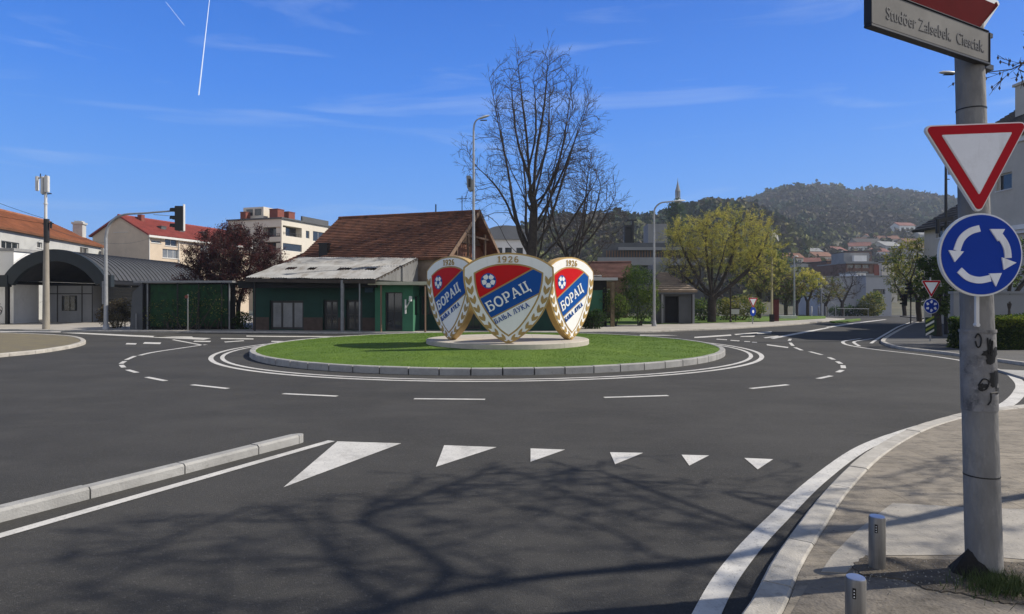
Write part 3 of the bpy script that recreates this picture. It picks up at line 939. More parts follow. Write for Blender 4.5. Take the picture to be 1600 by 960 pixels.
line([(1364, 529.6), (1348, 532), (1334, 535), (1343, 541.5)], 0.13)
line([(1361, 537), (1372, 529.5), (1389, 519.5), (1405, 510.5), (1426, 503)], 0.13)
kind(mk.build('road_marking', M_paint, fix=False), 'structure')

# ------------------------------------------------------------------ roundabout island
IR = 8.75
circ = [Vector((ICX + IR * math.cos(2 * math.pi * i / 72), ICY + IR * math.sin(2 * math.pi * i / 72), 0)) for i in range(73)]
k = MB()
kerb_chain(k, circ, +1, 0.2, 0, 0.19, seg=0.82, gap=0.035, closed=True, seed=9)
kind(k.build('island_kerb', M_kerb2), 'structure')
def island_z(x, y):
    r = math.hypot(x - ICX, y - ICY)
    return 0.165 + 0.2 * max(0.0, 1 - (r / IR) ** 2)
b = MB()
rings = [0.01] + [IR * t for t in (0.1, .2, .3, .4, .5, .6, .7, .8, .88, .94)] + [IR - 0.2]
n = 96
vs = []
for r in rings:
    for i in range(n):
        x, y = ICX + r * math.cos(2 * math.pi * i / n), ICY + r * math.sin(2 * math.pi * i / n)
        vs.append((x, y, island_z(x, y) + 0.012 * mnoise.noise(Vector((x * 1.3, y * 1.3, 0)))))
fs = []
for j in range(len(rings) - 1):
    for i in range(n):
        fs.append((j * n + i, j * n + (i + 1) % n, (j + 1) * n + (i + 1) % n, (j + 1) * n + i))
b.add(vs, fs)
kind(b.build('island_turf', M_turf, smooth=True, fix=False), 'structure')
rng = np.random.default_rng(4)
def blades(name, pts, h, w, m, lean=0.5, seed=0):
    rg = np.random.default_rng(seed)
    n = len(pts)
    a = rg.uniform(0, 2 * np.pi, n)
    hh = h * rg.uniform(0.5, 1.3, n)
    ww = w * rg.uniform(0.7, 1.3, n)
    la = rg.uniform(0, 2 * np.pi, n)
    le = hh * rg.uniform(0, lean, n)
    pts = np.asarray(pts)
    dx, dy = np.cos(a) * ww / 2, np.sin(a) * ww / 2
    V = np.zeros((n, 3, 3))
    V[:, 0] = pts + np.stack([dx, dy, 0 * dx], 1)
    V[:, 1] = pts - np.stack([dx, dy, 0 * dx], 1)
    V[:, 2] = pts + np.stack([np.cos(la) * le, np.sin(la) * le, hh], 1)
    me = bpy.data.meshes.new(name)
    me.vertices.add(n * 3)
    me.vertices.foreach_set('co', V.ravel())
    me.loops.add(n * 3)
    me.loops.foreach_set('vertex_index', np.arange(n * 3))
    me.polygons.add(n)
    me.polygons.foreach_set('loop_start', np.arange(n) * 3)
    me.polygons.foreach_set('loop_total', np.full(n, 3))
    me.update()
    me.materials.append(m)
    o = bpy.data.objects.new(name, me)
    COL.objects.link(o)
    return o
PLX, PLY, PLR = -0.16, 23.6, 2.98
N = 120000
rr = (IR - 0.22) * np.sqrt(rng.uniform(0, 1, N))
aa = rng.uniform(0, 2 * np.pi, N)
gx, gy = ICX + rr * np.cos(aa), ICY + rr * np.sin(aa)
keep = (np.hypot(gx - PLX, gy - PLY) > PLR + 0.02)
gx, gy, rr = gx[keep], gy[keep], rr[keep]
gz = 0.16 + 0.2 * (1 - (rr / IR) ** 2)
kind(blades('grass', np.stack([gx, gy, gz], 1), 0.024, 0.013, M_blade, 1.1, 2), 'stuff')

# ------------------------------------------------------------------ the monument
pb = MB()
pb.lathe([(PLR, -0.15), (PLR, 0.165), (PLR - 0.02, 0.185), (0.01, 0.186)], 80)
pl = pb.build('plinth', M_stone)
pl.location = (PLX, PLY, 0.30)
tag(pl, 'low round pale stone plinth on the roundabout lawn under the three crest shields', 'plinth')
PT = 0.30 + 0.186
SK = 3.02 / 852
def full(half):
    return [(x * SK, -y * SK) for x, y in half] + [(-x * SK, -y * SK) for x, y in half[::-1][1:-1]]
def smooth_half(arc, side):
    a = cat_rom([Vector((x, y, 0)) for x, y in arc], 5)
    s = cat_rom([Vector((x, y, 0)) for x, y in side], 6)
    return [(v.x, v.y) for v in a] + [(v.x, v.y) for v in s]
OUT = smooth_half([(0, 0), (120, 9), (250, 38), (345, 82), (412, 130)], [(418, 134), (421, 215), (410, 310), (380, 425), (318, 565), (228, 685), (118, 782), (0, 852)])
INN = smooth_half([(0, 100), (110, 107), (215, 134), (318, 184)], [(323, 188), (312, 300), (278, 425), (190, 582), (95, 705), (0, 778)])
def offset_poly(poly, d):
    n = len(poly)
    ar = sum(poly[i][0] * poly[(i + 1) % n][1] - poly[(i + 1) % n][0] * poly[i][1] for i in range(n))
    sg = 1 if ar > 0 else -1
    out = []
    for i in range(n):
        p0, p1, p2 = Vector(poly[i - 1]), Vector(poly[i]), Vector(poly[(i + 1) % n])
        e1, e2 = (p1 - p0), (p2 - p1)
        if e1.length < 1e-6 or e2.length < 1e-6:
            out.append(tuple(p1)); continue
        e1.normalize(); e2.normalize()
        n1, n2 = Vector((-e1.y, e1.x)) * sg, Vector((-e2.y, e2.x)) * sg
        b_ = (n1 + n2)
        b_.normalize()
        out.append(tuple(p1 + b_ * (d / max(0.45, b_.dot(n1)))))
    return out
def clip(poly, a, b, c):
    """keep a*x + b*y + c >= 0"""
    out = []
    for i in range(len(poly)):
        p, q = poly[i], poly[(i + 1) % len(poly)]
        fp, fq = a * p[0] + b * p[1] + c, a * q[0] + b * q[1] + c
        if fp >= 0:
            out.append(p)
        if (fp >= 0) != (fq >= 0):
            t = fp / (fp - fq)
            out.append((lerp(p[0], q[0], t), lerp(p[1], q[1], t)))
    return out
def halfplane(p, q, off=0):
    """line through p, q (picture units); returns coefficients positive above it"""
    x0, y0, x1, y1 = p[0] * SK, -p[1] * SK, q[0] * SK, -q[1] * SK
    dx, dy = x1 - x0, y1 - y0
    l = math.hypot(dx, dy)
    a, b = -dy / l, dx / l
    return a, b, -(a * x0 + b * y0) - off
outer, inner = full(OUT), full(INN)
top_line = ((-263, 422), (212, 157))
low_line = ((-168, 612), (297, 372))
# letters with slab serifs: strokes (x0,y0,x1,y1,width) and arcs (cx,cy,rx,ry,a0,a1,width) on a unit-high grid
T_, S_ = 0.17, 0.10
def serif(x, y, w=0.34):
    return ('s', x - w / 2, y, x + w / 2, y, S_)
GL = {
 'Б': (0.72, [('s', .14, 0, .14, 1, T_), serif(.12, .05, .26), ('s', .02, .95, .62, .95, S_), ('s', .60, .98, .60, .76, S_), ('s', .14, .55, .40, .55, S_), ('a', .40, .30, .24, .25, -90, 90, T_), ('s', .14, .05, .40, .05, S_)]),
 'О': (0.86, [('a', .43, .5, .36, .45, 0, 360, T_)]),
 'Р': (0.72, [('s', .15, 0, .15, 1, T_), serif(.15, .05, .34), ('s', .02, .95, .42, .95, S_), ('s', .15, .43, .42, .43, S_), ('a', .42, .69, .22, .26, -90, 90, T_)]),
 'А': (0.90, [('s', .12, .06, .43, .98, .12), ('s', .43, .98, .76, .06, T_), serif(.12, .05, .28), serif(.77, .05, .28), ('s', .24, .33, .64, .33, S_)]),
 'Ц': (0.90, [('s', .16, .03, .16, 1, T_), ('s', .64, .03, .64, 1, T_), serif(.16, .95, .32), serif(.64, .95, .32), ('s', .04, .06, .86, .06, .12), ('s', .82, .10, .82, -.2, .12)]),
 'Њ': (1.02, [('s', .12, 0, .12, 1, T_), ('s', .50, 0, .50, 1, T_), ('s', .12, .55, .70, .55, .12), ('a', .70, .30, .20, .25, -90, 90, T_), ('s', .5, .06, .70, .06, .12), serif(.12, .95, .26), serif(.5, .95, .26), serif(.12, .05, .26)]),
 'Л': (0.86, [('s', .12, .06, .34, .95, .13), ('s', .64, .03, .64, .98, T_), ('s', .24, .95, .76, .95, S_), serif(.10, .06, .24), serif(.66, .05, .28)]),
 'У': (0.82, [('s', .16, .96, .44, .42, T_), ('s', .72, .96, .34, .05, .13), serif(.14, .95, .28), serif(.70, .95, .28), ('s', .16, .06, .36, .06, .12)]),
 'К': (0.84, [('s', .16, 0, .16, 1, T_), serif(.16, .05, .3), serif(.16, .95, .3), ('s', .20, .46, .64, .96, .12), ('s', .32, .60, .70, .04, T_), serif(.72, .05, .24), serif(.64, .95, .22)]),
 '1': (0.50, [('s', .26, 0, .26, 1, .19), ('s', .04, .80, .26, .94, .13), serif(.26, .06, .46)]),
 '9': (0.68, [('a', .33, .68, .23, .26, 0, 360, .16), ('a', .33, .62, .24, .55, -75, 0, .15), ('s', .12, .07, .42, .09, .13)]),
 '2': (0.68, [('a', .32, .70, .23, .24, -20, 170, .17), ('s', .52, .60, .12, .12, .16), ('s', .06, .07, .60, .07, .14), ('s', .56, .02, .58, .24, .10)]),
 '6': (0.68, [('a', .34, .30, .23, .25, 0, 360, .16), ('a', .36, .38, .25, .55, 100, 180, .15), ('s', .30, .93, .54, .90, .13)]),
 ' ': (0.40, []),
}
def lettering(mb, text, o, ang, size, y0, y1, spread=1.0, xs=1.0):
    """o: start of the baseline in shield metres"""
    ca, sa = math.cos(ang), math.sin(ang)
    x = 0.0
    kk = 0
    for chx in text:
        adv, st = GL[chx]
        for q in st:
            if q[0] == 's':
                _, xa, ya, xb, yb, w = q
                d = Vector((xb - xa, yb - ya))
                n = Vector((-d.y, d.x)).normalized() * w / 2
                a_, b_ = Vector((xa, ya)), Vector((xb, yb))
                polys = [[a_ - n, b_ - n, b_ + n, a_ + n]]
            else:
                _, cx_, cy_, rx, ry, a0, a1, w = q
                m = max(6, int(abs(a1 - a0) / 20))
                polys = []
                for i in range(m):
                    t0, t1 = R(lerp(a0, a1, i / m)), R(lerp(a0, a1, (i + 1) / m))
                    polys.append([Vector((cx_ + (rx + s * w / 2) * math.cos(t), cy_ + (ry + s * w / 2) * math.sin(t))) for s, t in ((-1, t0), (1, t0), (1, t1), (-1, t1))])
            kk += 1
            yy = y1 - (kk % 7) * 0.0012
            for pq in polys:
                pts = []
                for v in pq:
                    u, w_ = (x + v.x * xs) * size, v.y * size
                    pts.append((o[0] + u * ca - w_ * sa, o[1] + u * sa + w_ * ca))
                mb.slab(pts, y0, yy)
        x += (adv * xs + 0.12) * spread
    return x * size
def shield(label, loc, rz):
    root = thing('crest_shield', label, 'emblem', loc, rz, 'crest shields on the roundabout plinth')
    up = lambda poly: [(x, z + 852 * SK) for x, z in poly]
    D = 0.26
    b = MB()
    b.slab(up(outer), 0, D)
    b.build('body', M_gold, root, bevel=0.012)
    wh = offset_poly(outer, 0.058)
    b = MB(); b.slab(up(wh), -0.012, 0.01); b.build('white_border', M_emw, root)
    b = MB(); b.slab(up(inner), -0.020, 0.0); b.build('gold_trim', M_goldflat, root)
    fld = offset_poly(inner, 0.052)
    a1, b1, c1 = halfplane(*top_line, off=0.025)
    b = MB(); b.slab(up(clip(fld, a1, b1, c1)), -0.028, -0.01); b.build('red_field', M_red, root)
    a2, b2, c2 = halfplane(*top_line, off=-0.025)
    a3, b3, c3 = halfplane(*low_line, off=0.022)
    bl = clip(clip(fld, -a2, -b2, -c2), a3, b3, c3)
    b = MB(); b.slab(up(bl), -0.028, -0.01); b.build('blue_band', M_blue, root)
    a4, b4, c4 = halfplane(*low_line, off=-0.022)
    b = MB(); b.slab(up(clip(fld, -a4, -b4, -c4)), -0.028, -0.01); b.build('white_field', M_emw, root)
    H = 852 * SK
    q = lambda x, y: (x * SK, H - y * SK)
    b = MB(); lettering(b, 'БОРАЦ', q(-176, 552), R(28.5), 96 * SK, -0.02, -0.046, 1.0, 1.0); b.build('club_lettering', M_emw, root)
    b = MB(); lettering(b, 'БАЊА ЛУКА', q(-118, 662), R(27.5), 46 * SK, -0.02, -0.044, 1.0, 0.92); b.build('town_lettering', M_blue, root)
    xx_ = -102
    for ch_ in '1926':
        b = MB(); adv_ = lettering(b, ch_, q(xx_, 92), 0.0, 58 * SK, -0.005, -0.030, 1.08, 1.12); b.build('year_numeral', M_goldflat, root)
        xx_ += adv_ / SK
    # ball
    c = q(-185, 262)
    disc = lambda cx, cz, r, n=28, ph=0: [(cx + r * math.cos(2 * math.pi * i / n + ph), cz + r * math.sin(2 * math.pi * i / n + ph)) for i in range(n)]
    b = MB(); b.slab(disc(*c, 72 * SK), -0.034, -0.015); bd = b.build('ball_badge', M_blue, root)
    b = MB(); b.slab(disc(*c, 62 * SK), -0.040, -0.030); b.build('ball', M_emw, bd)
    b = MB()
    b.slab(disc(*c, 24 * SK, 5, math.pi / 2), -0.046, -0.036)
    for i in range(5):
        an = math.pi / 2 + 2 * math.pi * i / 5
        am = an + math.pi / 5
        cx_, cz_ = c[0] + 58 * SK * math.cos(an), c[1] + 58 * SK * math.sin(an)
        b.slab(disc(cx_, cz_, 15 * SK, 5, an + math.pi), -0.045, -0.036)
        p0 = (c[0] + 22 * SK * math.cos(an), c[1] + 22 * SK * math.sin(an))
        p1 = (c[0] + 50 * SK * math.cos(an), c[1] + 50 * SK * math.sin(an))
        nx, nz = -math.sin(an) * 2.5 * SK, math.cos(an) * 2.5 * SK
        b.slab([(p0[0] - nx, p0[1] - nz), (p1[0] - nx, p1[1] - nz), (p1[0] + nx, p1[1] + nz), (p0[0] + nx, p0[1] + nz)], -0.0435, -0.036)
    b.build('ball_panels', M_blue, bd)
    # laurel leaves down both sides
    LL = [(-368, 257), (-350, 347), (-325, 437), (-288, 522), (-238, 602), (-181, 677), (-118, 738), (-52, 786)]
    for sx in (-1, 1):
        for i, (x, y) in enumerate(LL):
            nxt = LL[min(i + 1, len(LL) - 1)]
            prv = LL[max(i - 1, 0)]
            tx, ty = nxt[0] - prv[0], -(nxt[1] - prv[1])
            l = math.hypot(tx, ty)
            tx, ty = tx / l, ty / l
            if i == 0:
                tx, ty = 0.08, -1.0
            s_ = 1.0 - 0.035 * i
            shp = [(-30, -38), (-13, -26), (0, -6), (13, -26), (30, -38), (31, -8), (24, 18), (0, 44), (-24, 18), (-31, -8)]
            pts = []
            for (u, v) in shp:
                u, v = u * s_ * 1.0, v * s_ * 1.08
                X_ = x * (-1 if sx > 0 else 1)
                TX = tx * (-1 if sx > 0 else 1)
                px_, pz_ = X_ + TX * v + (-ty) * u * 1, -y + ty * v + TX * u * 1
                pts.append((px_ * SK, H + pz_ * SK))
            b = MB(); b.slab(pts, -0.026, -0.005); b.build('laurel_leaf', M_goldflat, root)
    b = MB(); b.slab([q(0, 806), q(22, 822), q(0, 838), q(-22, 822)], -0.026, -0.005); b.build('diamond', M_goldflat, root)
    return root
s0 = shield('largest centre club crest shield, facing the road between the two turned ones', (X(794.5, 21.0), 21.0, PT - 0.035), 0)
s1 = copy_thing(s0, (X(702, 22.9), 22.9, PT - 0.03), R(-50), 'club crest shield turned to the left, its edge tucked behind the centre shield', 1.0)
s2 = copy_thing(s0, (X(893, 22.9), 22.9, PT - 0.03), R(51), 'club crest shield turned to the right, its gold edge lit by sun', 0.99)

# ------------------------------------------------------------------ trees
def colonize(start, att, D=0.5, kill=0.9, infl=4.0, iters=120, seed=0, up=0.05, maxn=9000):
    """start: list of (point, parent index); att: (n,3) attraction points"""
    pts = [np.array(p, float) for p, _ in start]
    par = [q for _, q in start]
    rg = np.random.default_rng(seed)
    att = np.array(att, float)
    P_ = np.array(pts)
    near = np.full(len(att), -1)
    dist = np.full(len(att), 1e9)
    def upd(i0):
        nonlocal near, dist
        new = np.array(pts[i0:])
        if len(new) == 0 or len(att) == 0:
            return
        for c in range(0, len(new), 400):
            d = np.linalg.norm(att[:, None, :] - new[None, c:c + 400, :], axis=2)
            j = d.argmin(1)
            dm = d[np.arange(len(att)), j]
            m = dm < dist
            dist[m] = dm[m]
            near[m] = j[m] + i0 + c
    upd(0)
    nch, seen = {}, set()
    for it in range(iters):
        if len(att) == 0 or len(pts) > maxn:
            break
        act = dist < infl
        if not act.any():
            infl *= 1.5
            if infl > 60:
                break
            continue
        ids = near[act]
        Pn = np.array(pts)
        v = att[act] - Pn[ids]
        v /= np.linalg.norm(v, axis=1)[:, None] + 1e-9
        acc = {}
        u, inv = np.unique(ids, return_inverse=True)
        sm = np.zeros((len(u), 3))
        np.add.at(sm, inv, v)
        i0 = len(pts)
        dead = []
        for k_, i in enumerate(u):
            nch[int(i)] = nch.get(int(i), 0) + 1
            if nch[int(i)] > 3:
                dead.append(int(i))
                continue
            d = sm[k_]
            l = np.linalg.norm(d)
            if l < 1e-3:
                continue
            d = d / l + rg.normal(0, 0.12, 3) + np.array([0, 0, up])
            if par[i] >= 0:
                pd = pts[i] - pts[par[i]]
                d = d + 0.35 * pd / (np.linalg.norm(pd) + 1e-9)
            d /= np.linalg.norm(d)
            np_ = pts[i] + d * D
            key = tuple(np.round(np_ / (D * .45)).astype(int))
            if key in seen:
                dead.append(int(i))
                continue
            seen.add(key)
            pts.append(np_)
            par.append(int(i))
        upd(i0)
        keep = (dist > kill) & ~np.isin(near, dead)
        att, near, dist = att[keep], near[keep], dist[keep]
    return np.array(pts), np.array(par)
def radii(par, tip=0.012, e=2.3, n0=0):
    n = len(par)
    r = np.zeros(n)
    for i in range(n - 1, -1, -1):
        if r[i] == 0:
            r[i] = tip ** e
        if par[i] >= 0:
            r[par[i]] += r[i]
    return r ** (1 / e)
def skeleton_mesh(pts, par, rad, lo, hi, nside):
    """tapered tubes for the edges whose radius lies in [lo, hi)"""
    mb_v, mb_f = [], []
    o = 0
    for i in range(len(par)):
        p = par[i]
        if p < 0 or not (lo <= rad[i] < hi):
            continue
        a, b = Vector(pts[p]), Vector(pts[i])
        d = b - a
        if d.length < 1e-6:
            continue
        d.normalize()
        u = d.orthogonal().normalized()
        w = d.cross(u)
        ra = min(rad[p], rad[i] * 1.35)
        if par[p] < 0:
            ra = rad[p]
        for (c, r) in ((a - d * ra * 0.25, ra), (b, rad[i])):
            for k_ in range(nside):
                an = 2 * math.pi * k_ / nside
                mb_v.append(c + (u * math.cos(an) + w * math.sin(an)) * r)
        for k_ in range(nside):
            k2 = (k_ + 1) % nside
            mb_f.append((o + k_, o + k2, o + nside + k2, o + nside + k_))
        o += 2 * nside
    return mb_v, mb_f
def twigs(pts, par, rad, rmax, per, ln, r, seed=0, spread=0.55, up=0.45, sub=True):
    rg = random.Random(seed)
    V, F, tips = [], [], []
    for i in range(len(par)):
        p = par[i]
        if p < 0 or rad[i] > rmax:
            continue
        d = Vector(pts[i] - pts[p]).normalized()
        for _ in range(per):
            s = Vector(pts[p]).lerp(Vector(pts[i]), rg.random())
            q = (d + Vector((rg.gauss(0, spread), rg.gauss(0, spread), rg.gauss(0, spread) + up))).normalized()
            l = ln * rg.uniform(0.5, 1.3)
            e = s + q * l
            bend = Vector((rg.gauss(0, .12), rg.gauss(0, .12), rg.uniform(-.02, .2))) * l
            m = s.lerp(e, .5) + bend * .5
            e = e + bend
            segs = [(s, m), (m, e)]
            if sub:
                for _k in range(2):
                    t = m.lerp(e, rg.uniform(0, .6))
                    segs.append((t, t + (q + Vector((rg.gauss(0, .6), rg.gauss(0, .6), rg.gauss(0.1, .5)))).normalized() * l * .45))
            for a, b in segs:
                dd = (b - a)
                if dd.length < 1e-5:
                    continue
                u = dd.orthogonal().normalized()
                w = dd.normalized().cross(u)
                o = len(V)
                for c, rr_ in ((a, r), (b, r * .55)):
                    for k_ in range(3):
                        an = 2.0944 * k_
                        V.append(c + (u * math.cos(an) + w * math.sin(an)) * rr_)
                F += [(o, o + 1, o + 4, o + 3), (o + 1, o + 2, o + 5, o + 4), (o + 2, o, o + 3, o + 5)]
            tips.append((m, e))
    return V, F, tips
def blob_points(rg, blobs, n, shell=0.55):
    """random points in ellipsoids (cx,cy,cz,rx,ry,rz,weight)"""
    w = np.array([b[6] if len(b) > 6 else b[3] * b[4] * b[5] for b in blobs])
    w = w / w.sum()
    out = []
    for _ in range(n):
        b = blobs[rg.choice(len(blobs), p=w)]
        v = rg.normal(0, 1, 3)
        v /= np.linalg.norm(v)
        r = rg.uniform(0, 1) ** (1 / 3) if rg.random() > shell else rg.uniform(0.8, 1.0)
        out.append([b[0] + v[0] * b[3] * r, b[1] + v[1] * b[4] * r, b[2] + v[2] * b[5] * r])
    return np.array(out)
def leaf_mesh(name, mats_, centers, size, seed=0, aspect=0.5, parent=None, droop=0.0, loc=None):
    """many small leaf-shaped faces"""
    rg = np.random.default_rng(seed)
    n = len(centers)
    c = np.asarray(centers)
    a = rg.normal(0, 1, (n, 3))
    a[:, 2] -= droop
    a /= np.linalg.norm(a, axis=1)[:, None]
    b = rg.normal(0, 1, (n, 3))
    b -= (b * a).sum(1)[:, None] * a
    b /= np.linalg.norm(b, axis=1)[:, None]
    s = size * rg.uniform(0.6, 1.4, n)[:, None]
    V = np.stack([c - a * s / 2, c + b * s * aspect / 2, c + a * s / 2, c - b * s * aspect / 2], 1)
    me = bpy.data.meshes.new(name)
    me.vertices.add(n * 4)
    me.vertices.foreach_set('co', V.ravel())
    me.loops.add(n * 4)
    me.loops.foreach_set('vertex_index', np.arange(n * 4))
    me.polygons.add(n)
    me.polygons.foreach_set('loop_start', np.arange(n) * 4)
    me.polygons.foreach_set('loop_total', np.full(n, 4))
    mi = rg.integers(0, len(mats_), n)
    # clumps share a tone
    cl = np.floor(c * 1.1).astype(int)
    hsh = (cl[:, 0] * 73856093 ^ cl[:, 1] * 19349663 ^ cl[:, 2] * 83492791) % len(mats_)
    mi = np.where(rg.random(n) < 0.6, hsh, mi)
    for m in mats_:
        me.materials.append(m)
    me.polygons.foreach_set('material_index', mi.astype(np.int32))
    me.update()
    o = bpy.data.objects.new(name, me)
    COL.objects.link(o)
    if parent is not None:
        o.parent = parent
    return o
def raw_obj(name, V, F, m, parent=None, smooth=False):
    me = bpy.data.meshes.new(name)
    me.from_pydata([tuple(v) for v in V], [], F)
    me.materials.append(m)
    if smooth:
        for p in me.polygons:
            p.use_smooth = True
    o = bpy.data.objects.new(name, me)
    COL.objects.link(o)
    if parent is not None:
        o.parent = parent
    return o
def leafm(name, col, var=0.3):
    m = mat(name, col, 0.7, var, 1.5, spec=0.25)
    nt = m.node_tree
    b = nt.nodes['Principled BSDF']
    if 'Transmission Weight' in b.inputs:
        tr = nt.nodes.new("ShaderNodeBsdfTranslucent")
        tr.inputs['Color'].default_value = (col[0] * 1.5, col[1] * 1.5, col[2] * 1.2, 1)
        ms = nt.nodes.new("ShaderNodeMixShader")
        ms.inputs[0].default_value = 0.5
        out = nt.nodes['Material Output']
        nt.links.new(b.outputs[0], ms.inputs[1])
        nt.links.new(tr.outputs[0], ms.inputs[2])
        nt.links.new(ms.outputs[0], out.inputs['Surface'])
    return m
L_yg = [leafm('yellow_green_leaf', (0.40, 0.38, 0.10)), leafm('olive_leaf', (0.30, 0.31, 0.08)), leafm('gold_green_leaf', (0.46, 0.40, 0.105))]
L_gr = [leafm('mid_green_leaf', (0.055, 0.095, 0.022)), leafm('dark_green_leaf', (0.028, 0.055, 0.018)), leafm('fresh_green_leaf', (0.09, 0.13, 0.03))]
L_dk = [leafm('deep_green_leaf', (0.018, 0.036, 0.014)), leafm('dark_green_leaf', (0.028, 0.055, 0.018)), leafm('bottle_green_leaf', (0.03, 0.065, 0.02))]
L_pl = [leafm('plum_leaf', (0.075, 0.024, 0.028)), leafm('dark_plum_leaf', (0.035, 0.014, 0.018)), leafm('rusty_plum_leaf', (0.12, 0.040, 0.038))]
L_br = [leafm('dry_brown_leaf', (0.10, 0.075, 0.045)), leafm('khaki_leaf', (0.12, 0.10, 0.055)), leafm('dark_brown_leaf', (0.05, 0.04, 0.028))]
L_ol = [leafm('light_olive_leaf', (0.18, 0.18, 0.045)), leafm('mid_green_leaf', (0.055, 0.095, 0.022)), leafm('khaki_green_leaf', (0.19, 0.18, 0.06))]
def tree(name, label, cat, loc, trunk, blobs, natt=900, D=0.45, kill=0.7, infl=3.0, tip=0.012, e=2.3, seed=1, tw=(0.02, 2, 0.6, 0.007),
         leaves=None, nleaf=0, leafz=None, lsize=0.12, up=0.05, group=None, shell=0.5, thick=0.045, barkm=None, twigm=None, droop=0.0, iters=90, asp=0.5, rmin=None):
    """trunk: list of (x,y,z) polylines in local metres, the first from the ground, later ones starting on it"""
    root = thing(name, label, cat, loc, 0, group)
    rg = np.random.default_rng(seed)
    start = []
    for ln_i, ln in enumerate(trunk):
        pth = resample(cat_rom([Vector(p) for p in ln], 6), D)
        if ln_i == 0:
            prev = -1
        else:
            a = np.array([s[0] for s in start])
            prev = int(np.linalg.norm(a - np.array(pth[0]), axis=1).argmin())
            pth = pth[1:]
        for p in pth:
            jit = rg.normal(0, 0.03, 3) if prev > 0 else np.zeros(3)
            start.append((np.array(p) + jit * D, prev))
            prev = len(start) - 1
    att = blob_points(rg, blobs, natt, shell)
    pts, par = colonize(start, att, D, kill, infl, iters, seed, up)
    rad = radii(par, tip, e)
    if rmin:
        base = rad[0]
        rad = tip + (rmin - tip) * np.clip((rad - tip) / (base - tip), 0, 1) ** 1.15
    if rad[0] > 0:
        pass
    V, F = skeleton_mesh(pts, par, rad, thick, 99, 8)
    raw_obj('trunk', V, F, barkm or M_bark, root, True)
    V, F = skeleton_mesh(pts, par, rad, 0, thick, 4)
    rmax, per, ln, r = tw
    V2, F2, tips = twigs(pts, par, rad, rmax, per, ln, r, seed)
    if leaves is None:
        o = len(V)
        raw_obj('crown', V + V2, F + [tuple(i + o for i in f) for f in F2], twigm or M_twig, root)
    else:
        o = len(V)
        raw_obj('branches', V + V2, F + [tuple(i + o for i in f) for f in F2], twigm or M_twig, root)
        if leafz:
            rt = random.Random(seed)
            tips = [t_ for t_ in tips if rt.random() < max(.04, min(1, (t_[1].z - leafz[0]) / (leafz[1] - leafz[0])))]
        if tips and nleaf:
            idx = rg.integers(0, len(tips), nleaf)
            t = rg.uniform(0.1, 1.15, nleaf)[:, None]
            A = np.array([list(q[0]) for q in tips])[idx]
            B = np.array([list(q[1]) for q in tips])[idx]
            c = A + (B - A) * t + rg.normal(0, lsize * 0.8, (nleaf, 3))
            leaf_mesh('crown', leaves, c, lsize, seed, asp, root, droop)
    return root
def bush(name, label, loc, blobs, leaves, n, lsize, seed=1, group=None, cat='shrub', stems=5, h=1.0, asp=0.5):
    root = thing(name, label, cat, loc, 0, group)
    rg = np.random.default_rng(seed)
    mb = MB()
    for i in range(stems):
        b = blobs[i % len(blobs)]
        e_ = (b[0] + rg.normal(0, b[3] * .4), b[1] + rg.normal(0, b[4] * .4), b[2] + rg.uniform(0, b[5] * .6))
        s_ = (b[0] * .6 + rg.normal(0, .1), b[1] * .6, -0.05)
        m_ = tuple((s_[k_] + e_[k_]) / 2 + rg.normal(0, .08) for k_ in range(3))
        mb.tube([s_, m_, e_], [0.035, 0.025, 0.01], 6)
    mb.build('stems', M_bark, root, fix=False)
    c = blob_points(rg, blobs, n, 0.55)
    # uneven outline: push points with noise
    cc_ = []
    for p in c:
        k_ = mnoise.noise(Vector(p) * 1.7 + Vector((seed, 0, 0)))
        if k_ > -0.12 or rg.random() < 0.35:
            cc_.append(p + rg.normal(0, lsize * .6, 3) + np.array([0, 0, k_ * 0.25]))
    cc_ = np.array(cc_)
    cc_[:, 2] = np.maximum(cc_[:, 2], 0.02)
    leaf_mesh('foliage', leaves, cc_, lsize, seed, asp, root)
    return root

def leaders(rs, n, z0, z1, blobs, base=(0, 0)):
    rg = random.Random(rs)
    out = []
    for i in range(n):
        b = blobs[i % len(blobs)]
        a = rg.uniform(0, 6.283)
        e = Vector((b[0] + b[3] * .7 * math.cos(a), b[1] + b[4] * .7 * math.sin(a), b[2] + b[5] * rg.uniform(.1, .75)))
        s = Vector((base[0], base[1], rg.uniform(z0, z1)))
        m1 = s.lerp(e, .3); m1.z = s.z + (e.z - s.z) * .18
        m2 = s.lerp(e, .66); m2.z = s.z + (e.z - s.z) * .5
        m1 += Vector((rg.uniform(-.2, .2), rg.uniform(-.2, .2), 0)); m2 += Vector((rg.uniform(-.3, .3), rg.uniform(-.3, .3), 0))
        out.append([s, m1, m2, e])
    return out
